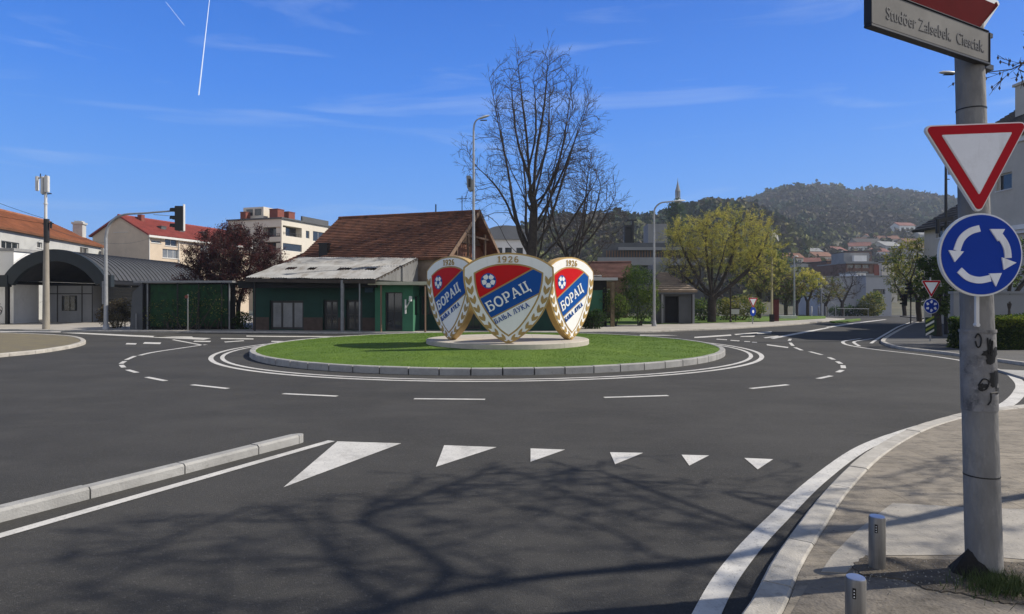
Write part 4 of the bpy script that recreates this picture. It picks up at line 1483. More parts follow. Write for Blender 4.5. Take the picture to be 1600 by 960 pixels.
# tall bare tree behind the crest shields
d = 44.0
TX, TZ = (lambda px: X(px, d) - X(830, d)), (lambda py: Z(py, d))
tree('bare_tree', 'tallest bare tree, rising high above the crest shields', 'tree', (X(830, d), d, 0.09),
     [[(0, 0, -.2), (0.05, 0, 2.2), (0.0, 0, 4.4)],
      [(0.0, 0, 4.4), (-0.25, .2, 6.5), (TX(818), .3, 9.5), (TX(806), 0.4, 12.5)],
      [(0.0, 0, 4.4), (0.15, -.2, 7.0), (TX(836), -.3, 11.0), (TX(850), -.2, 15.0), (TX(856), 0, 18.2)],
      [(0.0, 0, 3.6), (.7, .3, 5.5), (TX(856), .6, 8.6), (TX(872), .7, 12.0), (TX(896), .8, 15.0)],
      [(0.0, 0, 4.8), (-1.0, -.2, 6.8), (TX(780), -.4, 9.2), (TX(745), -.6, 10.8)],
      [(0.0, 0, 4.0), (1.6, -.4, 5.6), (TX(890), -.8, 7.0), (TX(925), -.9, 9.5)],
      [(0.0, 0, 4.2), (-1.4, .4, 5.4), (TX(785), .8, 6.4)]]
     + leaders(5, 16, 4.4, 9.5, [(TX(848), 0, TZ(150), 3.6, 3.4, 3.7), (TX(842), 0, TZ(240), 4.4, 4.0, 4.6), (TX(790), 0, TZ(160), 1.6, 1.6, 3.0), (TX(904), 0, TZ(200), 1.7, 2.0, 3.0)]),
     [(TX(848), 0, TZ(165), 3.5, 3.3, 3.6, 3.0), (TX(852), 0, TZ(105), 1.7, 1.6, 1.5, .5), (TX(842), 0, TZ(240), 4.0, 3.8, 4.6, 4), (TX(756), 0, TZ(258), 2.0, 1.9, 1.8, .7),
      (TX(904), 0, TZ(200), 1.7, 2.0, 3.0, 1), (TX(772), 0, TZ(325), 2.2, 2.0, 1.7, .6), (TX(905), 0, TZ(290), 2.2, 2, 2.2, .7), (TX(790), 0, TZ(160), 1.6, 1.6, 3.0, .9)],
     natt=2300, D=0.4, kill=0.62, infl=2.4, tip=0.0165, e=2.05, seed=11, tw=(0.024, 2, 0.8, 0.0085), up=0.34, thick=0.05, rmin=0.42)
TX = (lambda px: X(px, d) - X(893, d))
tree('bare_tree', 'shorter bare tree with spreading branches, right of the tallest one', 'tree', (X(893, d), d, 0.09),
     [[(0, 0, -.2), (-.1, 0, 2.6), (0, 0, 4.0)],
      [(0.0, 0, 4.0), (-.5, .2, 5.8), (TX(872), .2, 7.6)],
      [(0.0, 0, 3.4), (.6, -.2, 5.2), (TX(915), -.3, 8.0), (TX(922), -.2, 10)],
      [(0.0, 0, 3.0), (1.4, .2, 4.4), (TX(950), .3, 6.0)]] + leaders(6, 9, 3.2, 6.0, [(TX(902), 0, TZ(310), 3.0, 2.8, 3.3), (TX(935), 0, TZ(345), 2.2, 2, 2.6)]),
     [(TX(902), 0, TZ(310), 3.0, 2.8, 3.3, 3), (TX(935), 0, TZ(345), 2.2, 2, 2.6, 1.2), (TX(880), 0, TZ(360), 2.4, 2, 1.8, .7)],
     natt=1300, D=0.4, kill=0.55, infl=2.4, tip=0.0165, e=2.05, seed=12, tw=(0.024, 2, 0.8, 0.0085), up=0.28, thick=0.05, rmin=0.24)

# broad yellow-green tree
d = 49.0
TX = (lambda px: X(px, d) - X(1112, d))
tree('broad_tree', 'broad round tree with fresh yellow green leaves on the far pavement', 'tree', (X(1112, d), d, 0.1),
     [[(0, 0, -.2), (0.02, 0, 1.3), (0, 0, 1.9)],
      [(0, 0, 1.9), (-.9, .2, 3.2), (-2.0, .3, 5.4), (-2.6, .4, 7)], [(0, 0, 1.9), (-.3, -.3, 3.6), (-.6, -.5, 6.0), (-.5, -.5, 7.6)],
      [(0, 0, 1.9), (.8, .2, 3.0), (1.6, .2, 5.0), (1.9, .2, 7.2)], [(0, 0, 1.7), (1.5, -.2, 2.9), (2.8, -.5, 4.2), (3.6, -.6, 5.4)],
      [(0, 0, 1.9), (-1.6, -.3, 3.0), (-3.0, -.6, 4.2)], [(0, 0, 2.0), (.3, .9, 4.0), (.5, 1.6, 6.5)], [(0, 0, 2.0), (.2, -1.0, 3.8), (.4, -1.9, 5.6)]],
     [(TX(1080), 0, TZ(392), 2.1, 2.4, 2.5, 2), (TX(1128), 0, TZ(385), 2.6, 2.6, 2.7, 3), (TX(1175), 0, TZ(392), 1.9, 2.2, 2.6, 2), (TX(1195), 0, TZ(432), 1.6, 1.8, 1.6, 1),
      (TX(1066), 0, TZ(428), 1.6, 1.8, 1.6, .8)],
     natt=1400, D=0.36, kill=0.5, infl=2.2, tip=0.011, seed=21, tw=(0.022, 4, 0.75, 0.006), leaves=L_yg, nleaf=70000, leafz=(2.2, 5.6), lsize=0.07, asp=.4, up=0.1, thick=0.04, rmin=0.34)
d = 47.0
tree('young_tree', 'small dark bare tree just left of the broad yellow green tree', 'tree', (X(1080, d), d, 0.1),
     [[(0, 0, -.2), (0, 0, 1.5), (.05, 0, 2.4)], [(0, 0, 1.6), (-.5, 0, 3.0)], [(0, 0, 1.8), (.6, 0, 3.2)]],
     [(-.3, 0, 3.8, 1.6, 1.4, 1.7)], natt=350, D=0.28, kill=0.4, infl=1.6, tip=0.011, seed=22, tw=(0.016, 2, 0.4, 0.006), thick=0.035, rmin=0.14)

# plum trees and shrubs on the left
d = 39.5
tree('plum_tree', 'purple leaved plum tree at the right end of the green covered stall', 'tree', (X(372, d), d, 0.09),
     [[(0, 0, -.2), (0, 0, 1.2), (.1, 0, 1.8)], [(0, 0, 1.5), (-.7, 0, 3.0)], [(0, 0, 1.5), (.6, 0, 3.2)]],
     [(0, 0, 4.2, 1.9, 1.6, 1.7), (-.3, 0, 2.6, 1.5, 1.3, 1.2), (.7, 0, 5.1, 1.0, .9, 1.0), (1.6, 0, 3.9, 1.1, 1, 1.0)], natt=650, D=0.28, kill=0.4, infl=1.6, tip=0.012, seed=31,
     tw=(0.018, 3, 0.7, 0.008), leaves=L_pl, nleaf=26000, lsize=0.13, up=.25, thick=0.035, rmin=0.14, asp=.3)
d = 41.5
tree('plum_tree', 'dark purple plum tree behind the green covered stall', 'tree', (X(332, d), d, 0.09),
     [[(0, 0, -.2), (0, 0, 1.2), (.1, 0, 1.8)], [(0, 0, 1.5), (-.7, 0, 3.0)], [(0, 0, 1.5), (.6, 0, 3.2)]],
     [(0, 0, 4.0, 1.6, 1.3, 1.8), (-.2, 0, 2.5, 1.6, 1.3, 1.4), (.9, 0, 5.3, 1.0, .8, 1.0)], natt=600, D=0.28, kill=0.4, infl=1.6, tip=0.012, seed=33,
     tw=(0.018, 3, 0.7, 0.008), leaves=L_pl, nleaf=26000, lsize=0.13, up=.25, thick=0.035, rmin=0.14, asp=.3)
bush('dry_shrub', 'brown dry shrub at the foot of the traffic light mast', (X(178, 39.6), 39.6, .09), [(0, 0, .8, .95, .7, .75), (.5, 0, 1.0, .7, .6, .8)], L_br, 4200, .13, 41, asp=.35)
bush('dark_shrub', 'dark shrub beside the doorway between the stall and the green shop', (X(378, 38.6), 38.6, .09), [(0, 0, .5, .6, .5, .5)], L_gr, 1300, .12, 42)

# clumps right of the shields
bush('laurel_shrub', 'tall bushy green shrub beside the single armed street lamp', (X(1000, 43.5), 43.5, .13), [(0, 0, 2.6, 1.25, 1.1, 1.3), (0.1, 0, 1.4, 1.3, 1.1, 1.1), (-.3, 0, 3.4, .8, .7, .7)], L_gr, 7500, .17, 51, asp=.3)
bush('green_shrub', 'low leafy shrub to the right of the dark kiosk', (X(962, 42.2), 42.2, .13), [(0, 0, 1.2, .95, .8, .8), (-.4, 0, 1.9, .7, .6, .5)], L_gr, 3600, .15, 52, asp=.35)
bush('dark_shrub', 'dark low shrub growing in front of the dark kiosk', (X(925, 39.2), 39.2, .09), [(0, 0, .55, .8, .5, .6)], L_dk, 2200, .13, 53)
bush('green_shrub', 'leafy shrub between the small bare tree and the broad tree trunk', (X(1098, 52), 52, .13), [(0, 0, .9, 1.1, .8, .9)], L_gr, 2500, .15, 54)
bush('green_shrub', 'leafy shrub right of the broad tree trunk, behind the far yield sign', (X(1160, 53), 53, .13), [(0, 0, 1.0, 2.0, .9, 1.0), (-1.5, 0, .8, 1.2, .8, .8)], L_ol, 4500, .16, 55)
# trees along the far right side
d = 58.0
tree('leafy_tree', 'olive green tree behind the far yield sign and the yellow pole', 'tree', (X(1186, d), d, 0.1),
     [[(0, 0, -.2), (0, 0, 2.2)], [(0, 0, 2.0), (.8, 0, 4.0)], [(0, 0, 2.0), (-.9, 0, 4.0)]],
     [(0, 0, 4.3, 2.6, 2.0, 2.2)], natt=450, D=0.4, kill=0.55, infl=2, tip=0.013, seed=61, tw=(0.02, 2, .5, .008), leaves=L_ol, nleaf=6000, lsize=.16, thick=.05, rmin=.22)
d = 70.0
tree('leafy_tree', 'small golden green tree between the two far lamp posts', 'tree', (X(1262, d), d, -0.1),
     [[(0, 0, -.2), (0, 0, 1.6)], [(0, 0, 1.5), (.6, 0, 3.0)], [(0, 0, 1.5), (-.6, 0, 3.0)]],
     [(0, 0, 3.7, 1.6, 1.5, 1.4), (-.7, 0, 3.0, 1.0, 1, 1.0)], natt=350, D=0.4, kill=0.5, infl=2, tip=0.014, seed=62, tw=(0.022, 2, .5, .009), leaves=L_yg, nleaf=6000, lsize=.12, thick=.05, rmin=.18)
d = 92.0
tree('bare_tree', 'bare tree in front of the long grey far building', 'tree', (X(1316, d), d, tz(0, d)),
     [[(0, 0, -.2), (0, 0, 2.0)], [(0, 0, 1.8), (1.2, 0, 4.2)], [(0, 0, 1.8), (-1.3, 0, 4.2)]],
     [(0, 0, 4.6, 2.9, 2.0, 2.6)], natt=420, D=0.45, kill=0.6, infl=2.4, tip=0.02, seed=63, tw=(0.03, 2, .7, .014), thick=.06, rmin=.24)
bush('olive_shrub', 'rounded olive shrub against the grey far building, right of its lit windows', (X(1361, 98), 98, tz(0, 98)), [(0, 0, 1.6, 2.0, 1.5, 1.6), (.6, 0, 2.8, 1.2, 1, 1.0)], L_ol, 4200, .26, 64)
bush('dark_shrub', 'long dark shrub bank at the foot of the grey far building', (X(1330, 99), 99, tz(0, 99)), [(0, 0, .8, 4.0, 1.0, .8)], L_dk, 3500, .24, 65)
for i, (px, dd, lab, hh, rr_) in enumerate([
        (1228, 64, 'dark leafy tree just right of the yellow pole', 2.6, 1.7), (1212, 72, 'leafy tree behind the yellow pole top', 4.2, 2.3),
        (1245, 80, 'deep green tree behind the first far lamp post', 4.0, 2.6), (1290, 84, 'dark tree by the left end of the grey far building', 3.2, 2.3)]):
    tree('leafy_tree', lab, 'tree', (X(px, dd), dd, tz(0, dd)), [[(0, 0, -.3), (0, 0, 1.6)], [(0, 0, 1.4), (.6, 0, 3)]],
         [(0, 0, hh, rr_, rr_ * .9, hh * .55)], natt=260, D=.5, kill=.6, infl=2.5, tip=.018, seed=70 + i, tw=(.03, 2, .6, .012),
         leaves=(L_gr + L_br) if i in (0, 2) else (L_ol + L_br), nleaf=2600, lsize=.17, thick=.05, rmin=.2)
d = 40.0
for i, (px, dd, lab, hz, rx, rz_, lv, nl) in enumerate([
        (1437, 50, 'olive tree over the far traffic light', 4.4, 2.5, 2.1, L_ol, 5000),
        (1466, 31.5, 'dark leaning tree behind the black and yellow marker board', 2.4, .8, 1.6, L_gr, 3600),
        (1414, 66, 'pale olive tree left of the far traffic light', 3.8, 1.9, 1.9, L_ol, 3200)]):
    tree('leafy_tree', lab, 'tree', (X(px, dd), dd, .09 if dd < 66 else 0), [[(0, 0, -.2), (-.1, 0, 1.2), (-.1, 0, 1.9)], [(-.1, 0, 1.6), (.7, 0, 3.2)], [(-.1, 0, 1.6), (-.9, 0, 3.2)]],
         [(0, 0, hz, rx, rx * .9, rz_)], natt=420, D=.35, kill=.5, infl=2, tip=.013, seed=80 + i, tw=(.02, 2, .5, .008), leaves=lv, nleaf=nl, lsize=.15, thick=.045, rmin=.2)
d = 26.0
tree('leafy_tree', 'dark sparse tree behind the hedge, right of the big blue roundabout sign', 'tree', (X(1574, d), d, .09),
     [[(0, 0, -.2), (0, 0, 1.5), (.02, 0, 1.9)], [(0, 0, 1.6), (-.8, 0, 2.4), (-1.3, 0, 3.0)], [(0, 0, 1.7), (.9, .2, 2.6), (1.4, .2, 3.2)], [(0, 0, 1.8), (.1, -.2, 3.0)]],
     [(-.4, 0, 3.2, 1.5, 1.2, 1.0), (1.0, 0, 3.2, 1.5, 1.2, 1.1)], natt=420, D=.24, kill=.35, infl=1.5, tip=.009, seed=90, tw=(.014, 2, .35, .005), leaves=L_gr, nleaf=3600, lsize=.10, thick=.035, rmin=.13)

# hedge
hx0, hx1, hy0, hy1, hz1 = X(1481, 24.5), 24.5, 23.3, 24.5, 1.2
hd = thing('hedge', 'clipped green hedge along the right footway, behind the concrete pole', 'hedge', (0, 0, 0))
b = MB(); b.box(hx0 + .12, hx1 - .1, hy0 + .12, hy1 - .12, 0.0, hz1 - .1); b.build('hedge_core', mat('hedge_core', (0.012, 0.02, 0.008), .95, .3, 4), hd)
rg = np.random.default_rng(3)
n_ = 30000
fx = rg.uniform(hx0, hx1, n_); fy = rg.uniform(hy0, hy1, n_); fz = rg.uniform(.08, hz1, n_)
sel = rg.random(n_)
fy = np.where(sel < .5, hy0 + rg.uniform(-.04, .10, n_), fy)
fz = np.where((sel >= .5) & (sel < .85), hz1 + rg.normal(0, .045, n_), fz)
fx = np.where(sel >= .92, hx0 + rg.uniform(-.05, .1, n_), fx)
wv = 0.09 * np.sin(fx * 2.1) + .06 * np.sin(fx * 5.3 + 1)
fz = np.where(fz > hz1 - .2, fz + wv * .6, fz)
fy += .05 * np.sin(fx * 3.1 + fz * 4)
leaf_mesh('foliage', [leafm('hedge_leaf', (0.045, 0.085, 0.015)), leafm('hedge_leaf_dark', (0.022, 0.045, 0.01)), leafm('hedge_leaf_new', (0.11, 0.14, 0.02))], np.stack([fx, fy, fz], 1), .085, 7, .55, hd)

# the tree beyond the right edge whose bare limbs throw the shadows on the road
def caster(px, py, z):
    gp = P(px, py)
    return gp + SUNV * (z / SUNV.z)
BT = Vector((12.2, 2.6, 0.09))
limbs = [
    ([(1640, 782), (1530, 801), (1380, 836), (1240, 853), (1130, 874), (1000, 888), (800, 908), (650, 938), (430, 990)], 3.2, 7.6),
    ([(620, 955), (560, 912), (522, 868), (505, 800), (512, 772)], 7.6, 8.9),
    ([(346, 990), (344, 930), (352, 868), (378, 838)], 8.2, 8.8),
    ([(700, 893), (610, 835), (560, 812), (640, 782), (745, 745), (800, 738)], 7.2, 8.4),
    ([(520, 868), (420, 790), (300, 828), (200, 866), (60, 872), (-40, 905)], 8.2, 9.4),
    ([(1150, 868), (1050, 880), (960, 832), (890, 808), (800, 792)], 6.3, 7.2),
    ([(1240, 850), (1170, 828), (1100, 812), (1030, 790), (940, 757)], 5.8, 7.0),
    ([(640, 930), (560, 885), (430, 868), (300, 862), (180, 880)], 7.7, 9.0),
    ([(800, 905), (700, 862), (600, 848), (500, 862)], 7.0, 8.2),
    ([(1400, 832), (1300, 812), (1215, 795), (1130, 770)], 5.0, 6.4),
]
start = []
def add_line(pth, prev=None, jit=0.0):
    rgj = random.Random(len(start))
    pth = resample(cat_rom(pth, 5), 0.3)
    if prev is None:
        prev = -1
    else:
        a = np.array([s[0] for s in start])
        prev = int(np.linalg.norm(a - np.array(pth[0]), axis=1).argmin())
        pth = pth[1:]
    for p in pth:
        start.append((np.array(p), prev))
        prev = len(start) - 1
l0 = [caster(px, py, lerp(limbs[0][1], limbs[0][2], i / 8)) for i, (px, py) in enumerate(limbs[0][0])]
add_line([BT - Vector((0, 0, .3)), BT + Vector((0, .1, 1.6)), BT + Vector((-.4, .6, 2.6)), l0[0]])
add_line(l0, prev=1)
for pts_, z0_, z1_ in limbs[1:]:
    lp = [caster(px, py, lerp(z0_, z1_, i / (len(pts_) - 1))) for i, (px, py) in enumerate(pts_)]
    a = np.array([s[0] for s in start])
    j = int(np.linalg.norm(a - np.array(lp[0]), axis=1).argmin())
    add_line([Vector(start[j][0])] + lp, prev=1)
add_line([Vector(start[6][0]), BT + Vector((-.2, .6, 4.5)), BT + Vector((-1.2, 2.0, 6.2)), Vector((9.2, 6.6, 6.0)), Vector((7.6, 8.4, 5.6))], prev=1)
rg = np.random.default_rng(17)
att = []
for _ in range(420):
    px, py = rg.uniform(130, 800), rg.uniform(800, 915)
    att.append(list(caster(px, py, rg.uniform(7.2, 9.0))))
for _ in range(900):
    px, py = rg.uniform(60, 1250), rg.uniform(745, 985)
    if py < 752 + max(0, (650 - px)) * 0.12 + max(0, px - 1000) * .1:
        continue
    q = caster(px, py, rg.uniform(6.6, 9.2))
    att.append(list(q))
for _ in range(260):
    px, py = rg.normal(830, 90), rg.normal(762, 16)
    att.append(list(caster(px, py, rg.uniform(7.0, 8.0))))
for _ in range(260):
    px, py = rg.uniform(1200, 1600), rg.uniform(720, 985)
    att.append(list(caster(px, py, rg.uniform(5.5, 7.5))))
for _ in range(45):
    att.append([rg.uniform(6.15, 8.2), rg.uniform(7.4, 8.9), rg.uniform(4.6, 6.6)])
pts, par = colonize(start, att, .26, .36, 1.7, 80, 17, 0.0)
rad = radii(par, .007, 2.3)
rad = np.minimum(rad, 0.125)
bt = thing('bare_tree', 'large bare tree beyond the right edge, its twigs hanging in at the upper corner', 'tree', (0, 0, 0))
V, F = skeleton_mesh(pts, par, rad, .03, 9, 8)
raw_obj('trunk', V, F, M_bark, bt, True)
V, F = skeleton_mesh(pts, par, rad, 0, .03, 4)
V2, F2, _t = twigs(pts, par, rad, .016, 2, .34, .0045, 9, .8, 0)
o_ = len(V)
# buds that show against the sky
V3, F3 = [], []
for (m_, e_) in _t:
    if m_.y > 7 and m_.x > 5.5:
        for q in (m_, e_):
            o3 = len(V3)
            s_ = .018
            V3 += [q + Vector((s_, 0, 0)), q + Vector((0, s_, 0)), q - Vector((s_, 0, 0)), q - Vector((0, s_, 0)), q + Vector((0, 0, s_ * 1.7)), q - Vector((0, 0, s_ * 1.7))]
            F3 += [tuple(o3 + k_ for k_ in f) for f in ((0, 1, 4), (1, 2, 4), (2, 3, 4), (3, 0, 4), (1, 0, 5), (2, 1, 5), (3, 2, 5), (0, 3, 5))]
o4 = len(V) + len(V2)
raw_obj('crown', V + V2 + V3, F + [tuple(i + o_ for i in f) for f in F2] + [tuple(i + o4 for i in f) for f in F3], M_twig, bt)

# ------------------------------------------------------------------ forest on the hills
Fv = bpy.data.materials.new('forest_crowns')
Fv.use_nodes = True
nt = Fv.node_tree
bs = nt.nodes['Principled BSDF']
bs.inputs['Roughness'].default_value = .95
bs.inputs['Specular IOR Level'].default_value = .1
at = nt.nodes.new("ShaderNodeAttribute")
at.attribute_name = 'tint'
nt.links.new(at.outputs['Color'], bs.inputs['Base Color'])
rg = np.random.default_rng(8)
VV, FF, CC = [], [], []
cnt = 0
tries = 0
while cnt < 9000 and tries < 90000:
    tries += 1
    y = rg.uniform(150, 940)
    px = rg.uniform(770, 1620)
    x = (px - 800) / 1000 * y
    z = tz(x, y)
    py = 465 - (z - 2) / y * 1000
    if z < 0.6:
        continue
    z2 = tz(x * (y + 14) / y, y + 14)
    if (z2 - 2) / (y + 14) < (z - 2 - 5) / y:
        continue
    if 1240 < px < 1480 and 374 < py < 445 and rg.random() < .6:
        continue
    if 1330 < px < 1500 and 350 < py < 400 and rg.random() < .35:
        continue
    s = rg.uniform(2.2, 4.2) * (0.55 + y / 750)
    if y < 300:
        s *= .75
    kx = mnoise.noise(Vector((x / 60, y / 60, 1.0))) + .25 * rg.normal()
    low = max(0.0, min(1.0, (400 - py) / 60.0))
    conifer = kx > .30
    if conifer:
        c = (0.026, 0.042, 0.022)
    elif kx > 0.0:
        c = (0.056, 0.056, 0.034)
    elif kx > -.3:
        c = (0.072, 0.062, 0.046)
    else:
        c = (0.062, 0.052, 0.044)
    if low < .6 and rg.random() < .4:
        c = (0.11, 0.115, 0.045)
    elif rg.random() < .03:
        c = (0.14, 0.125, 0.06)
    nq = 26
    u = rg.normal(0, 1, (nq, 3)); u /= np.linalg.norm(u, axis=1)[:, None]
    u *= rg.uniform(.45, 1.0, (nq, 1))
    cen = u * np.array([s, s, s * (1.5 if conifer else 1.0)]) + np.array([x, y, z + s * .8])
    a1 = rg.normal(0, 1, (nq, 3)); a1 /= np.linalg.norm(a1, axis=1)[:, None]
    b1 = np.cross(a1, rg.normal(0, 1, (nq, 3))); b1 /= np.linalg.norm(b1, axis=1)[:, None]
    q_ = s * rg.uniform(.28, .6, (nq, 1))
    V_ = np.stack([cen - a1 * q_, cen + b1 * q_ * .8, cen + a1 * q_, cen - b1 * q_ * .8], 1).reshape(-1, 3)
    VV.append(V_)
    FF.append(np.arange(nq * 4).reshape(nq, 4) + cnt * nq * 4)
    cq = np.array(c) * np.array([1.22, 1.24, 1.15]) * rg.uniform(.7, 1.3) * rg.uniform(.8, 1.2, (nq, 1))
    CC.append(np.repeat(np.concatenate([cq, np.ones((nq, 1))], 1), 4, axis=0))
    cnt += 1
VV = np.concatenate(VV); FF = np.concatenate(FF); CC = np.concatenate(CC)
me = bpy.data.meshes.new('forest')
me.vertices.add(len(VV)); me.vertices.foreach_set('co', VV.ravel())
me.loops.add(len(FF) * 4); me.loops.foreach_set('vertex_index', FF.ravel())
me.polygons.add(len(FF)); me.polygons.foreach_set('loop_start', np.arange(len(FF)) * 4); me.polygons.foreach_set('loop_total', np.full(len(FF), 4))
ca = me.color_attributes.new('tint', 'FLOAT_COLOR', 'POINT')
ca.data.foreach_set('color', CC.ravel())
me.update()
me.materials.append(Fv)
fo = bpy.data.objects.new('forest', me)
COL.objects.link(fo)
kind(fo, 'stuff')

# ------------------------------------------------------------------ buildings, left side
def U_of(yaw):
    return (math.cos(yaw), math.sin(yaw))
def holes_px(O, yaw, rects, cols=2, pane=None, clampz=None):
    out = []
    for r in rects:
        h = hole_px((O[0], O[1], O[2]), U_of(yaw), r[:4])
        out.append(tuple(h) + ((r[4] if len(r) > 4 else cols), (r[5] if len(r) > 5 else pane)))
    return out

# white house with orange roof
yaw = math.atan2(18, -3.9)
U = Vector((math.cos(yaw), math.sin(yaw), 0))
O = Vector((-40, 50, 0)) - U * 10
hs = holes_px(O, yaw, [(2, 378, 30, 390, 3), (58, 379, 66, 388, 1), (125, 387, 138, 396, 2)])
wh_, ro_ = house('white_house', 'long white house under an orange tiled roof on the far left', 'house', O, yaw, 29, 7.0, 7.5, 2.0, 'gable', M_stucco_g, M_tile_or, {'F': hs}, rows=26, hip=(0, 3.2))
b = MB(); b.box(27.0, 27.9, 1.0, 1.9, 7.6, 9.6); b.box(26.9, 28.0, .9, 2.0, 9.6, 9.8); b.box(27.1, 27.8, 1.1, 1.8, 9.8, 9.95)
b.build('chimney', M_stucco_g, ro_)
b = MB()
b.lathe([(.05, 0), (.45, .08), (.62, .22), (.60, .24), (.42, .12), (.03, .05)], 20)
dsh = b.build('satellite_dish', M_lampw, wh_, smooth=True); dsh.location = (28.6, -.35, 6.6); dsh.rotation_euler = (R(70), 0, R(20))

# white annex with graffiti
an = thing('white_annex', 'low bright white flat roofed building beside the arched market hall', 'building', (0, 0, 0))
b = MB()
facade(b, (-52, 47, 0), (1, 0, 0), 15.4, 5.4, [], .15)
facade(b, (-36.6, 47, 0), (0, 1, 0), 2.5, 5.4, [], .15)
facade(b, (-36.6, 49.5, 0), (-1, 0, 0), 15.4, 5.4, [], .15)
b.build('wall', M_stucco_w, an)
b = MB(); b.box(-52.1, -36.5, 46.9, 49.6, 5.4, 5.62); b.build('roof', M_corr, an)
gr_ = MB()
rg_ = random.Random(4)
for i in range(7):
    x0 = -37.7 + rg_.uniform(-.4, .5); z0 = 1.2 + rg_.uniform(-.5, .9)
    pth = [Vector((x0 + rg_.uniform(-.25, .25), 46.988, z0 + rg_.uniform(-.3, .3))) for _ in range(4)]
    for p_, q_ in zip(cat_rom(pth, 4), cat_rom(pth, 4)[1:]):
        if (q_ - p_).length > .01:
            gr_.bar(p_, q_, .02, .03, (0, -1, 0))
gr_.build('spray_marks', M_ink, an)

# arched market hall
mh = thing('market_hall', 'dark barrel vaulted market hall with an open arched front', 'market hall', (0, 0, 0))
x0, x1, yA, yB = -36.4, -29.1, 46.0, 61.0
xc, wd = (x0 + x1) / 2, (x1 - x0) / 2
zs_, zc_ = 3.25, 5.35
def arch(r, n=26, w=wd, s=zs_, c=zc_):
    """circular arc through springing and crown, offset outward by r"""
    rise = c - s
    Rr = (w * w + rise * rise) / (2 * rise)
    cz = c - Rr
    a = math.asin(w / Rr)
    return [(xc + (Rr + r) * math.sin(lerp(-a, a, i / n)), cz + (Rr + r) * math.cos(lerp(-a, a, i / n))) for i in range(n + 1)]
b = MB()
o_, i_ = arch(.10), arch(-.75)
for k_ in range(len(o_) - 1):
    q = [o_[k_], o_[k_ + 1], i_[k_ + 1], i_[k_]]
    b.hexa([(p[0], yA - .25, p[1]) for p in q], [(p[0], yA + .1, p[1]) for p in q])
b.box(x0 - .55, x0 + .35, yA - .3, yA + .12, 2.75, 3.6)
b.box(x1 - .35, x1 + .45, yA - .3, yA + .12, 2.75, 3.6)
b.build('arch_fascia', M_fascia, mh)
b = MB()
nrib = 2
prof = arch(0.0, 30)
vs = []
for j in range(nrib * 2 + 1):
    y = lerp(yA + .12, yB, j / (nrib * 2))
    off = 0.0
    pr = arch(off, 30)
    vs += [(p[0], y, p[1]) for p in pr]
fs = []
m_ = 31
for j in range(nrib * 2):
    for i in range(30):
        fs.append((j * m_ + i, j * m_ + i + 1, (j + 1) * m_ + i + 1, (j + 1) * m_ + i))
b.add(vs, fs)
pr = arch(-.08, 30)
for k_ in range(30):
    q = [pr[k_], pr[k_ + 1]]
    b.add([(q[0][0], yA + .12, q[0][1]), (q[1][0], yA + .12, q[1][1]), (q[1][0], yB, q[1][1]), (q[0][0], yB, q[0][1])], [(0, 1, 2, 3)])
for j in range(27):
    y = lerp(yA + .25, yB - .1, j / 26)
    p0_, p1_ = arch(.0, 24), arch(.05, 24)
    for k_ in range(24):
        b.hexa([(p0_[k_][0], y, p0_[k_][1]), (p0_[k_ + 1][0], y, p0_[k_ + 1][1]), (p0_[k_ + 1][0], y + .12, p0_[k_ + 1][1]), (p0_[k_][0], y + .12, p0_[k_][1])],
               [(p1_[k_][0], y, p1_[k_][1]), (p1_[k_ + 1][0], y, p1_[k_ + 1][1]), (p1_[k_ + 1][0], y + .12, p1_[k_ + 1][1]), (p1_[k_][0], y + .12, p1_[k_][1])])
b.build('vault', M_corrd, mh, fix=False)
b = MB()
b.box(x1 - .1, x1 + .1, yA + .12, yB, 2.95, 3.2)
b.box(x0 - .1, x0 + .1, yA + .12, yB, 2.95, 3.2)
b.box(x1 + .1, x1 + 1.2, yA + 3, yB - 1, 2.85, 2.93)
b.build('eaves_beam', M_black, mh)
for (cx_, cy_) in ((x0 + .15, yA), (x1 - .15, yA), (x1 - .15, yA + 5), (x1 - .15, yA + 10), (x1 - .15, yB - .2)):
    b = MB(); b.box(cx_ - .1, cx_ + .1, cy_ - .12, cy_ + .1, 0, 2.95); b.box(cx_ - .18, cx_ + .18, cy_ - .2, cy_ + .18, 0, .12)
    b.build('column', M_black, mh)
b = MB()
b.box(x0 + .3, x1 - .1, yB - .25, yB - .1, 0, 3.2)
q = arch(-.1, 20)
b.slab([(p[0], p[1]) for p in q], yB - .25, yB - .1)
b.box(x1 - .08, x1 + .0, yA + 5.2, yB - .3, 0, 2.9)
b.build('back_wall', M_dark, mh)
kb = thing('market_kiosk', 'pale panelled kiosk with a small window under the arched market hall', 'kiosk', (x0 + .35, 49.6, 0))
hs = [(1.15, .95, 2.35, 2.15)]
b = MB()
facade(b, (0, 0, 0), (1, 0, 0), 3.6, 2.9, hs, .1)
facade(b, (3.6, 0, 0), (0, 1, 0), 2.5, 2.9, [], .1)
facade(b, (3.6, 2.5, 0), (-1, 0, 0), 3.6, 2.9, [], .1)
b.build('wall', M_concdk, kb)
window(kb, (0, 0, 0), (1, 0, 0), hs[0], .08, M_dfr, M_glass, 2, 1)
b = MB(); b.box(-.05, 3.65, -.05, 2.55, 2.9, 3.0); b.build('roof', M_black, kb)
b = MB()
for xx in (.02, .8, 2.7, 3.5):
    b.box(xx, xx + .07, -.03, .0, 0, 2.9)
b.box(.09, 3.5, -.028, -.001, 2.25, 2.32)
b.build('trim', M_dfr, kb)
sh = thing('roller_shutter', 'closed dark roller shutter of the stall in the arched hall', 'shutter', (x0 + 4.1, 50.6, 0))
b = MB()
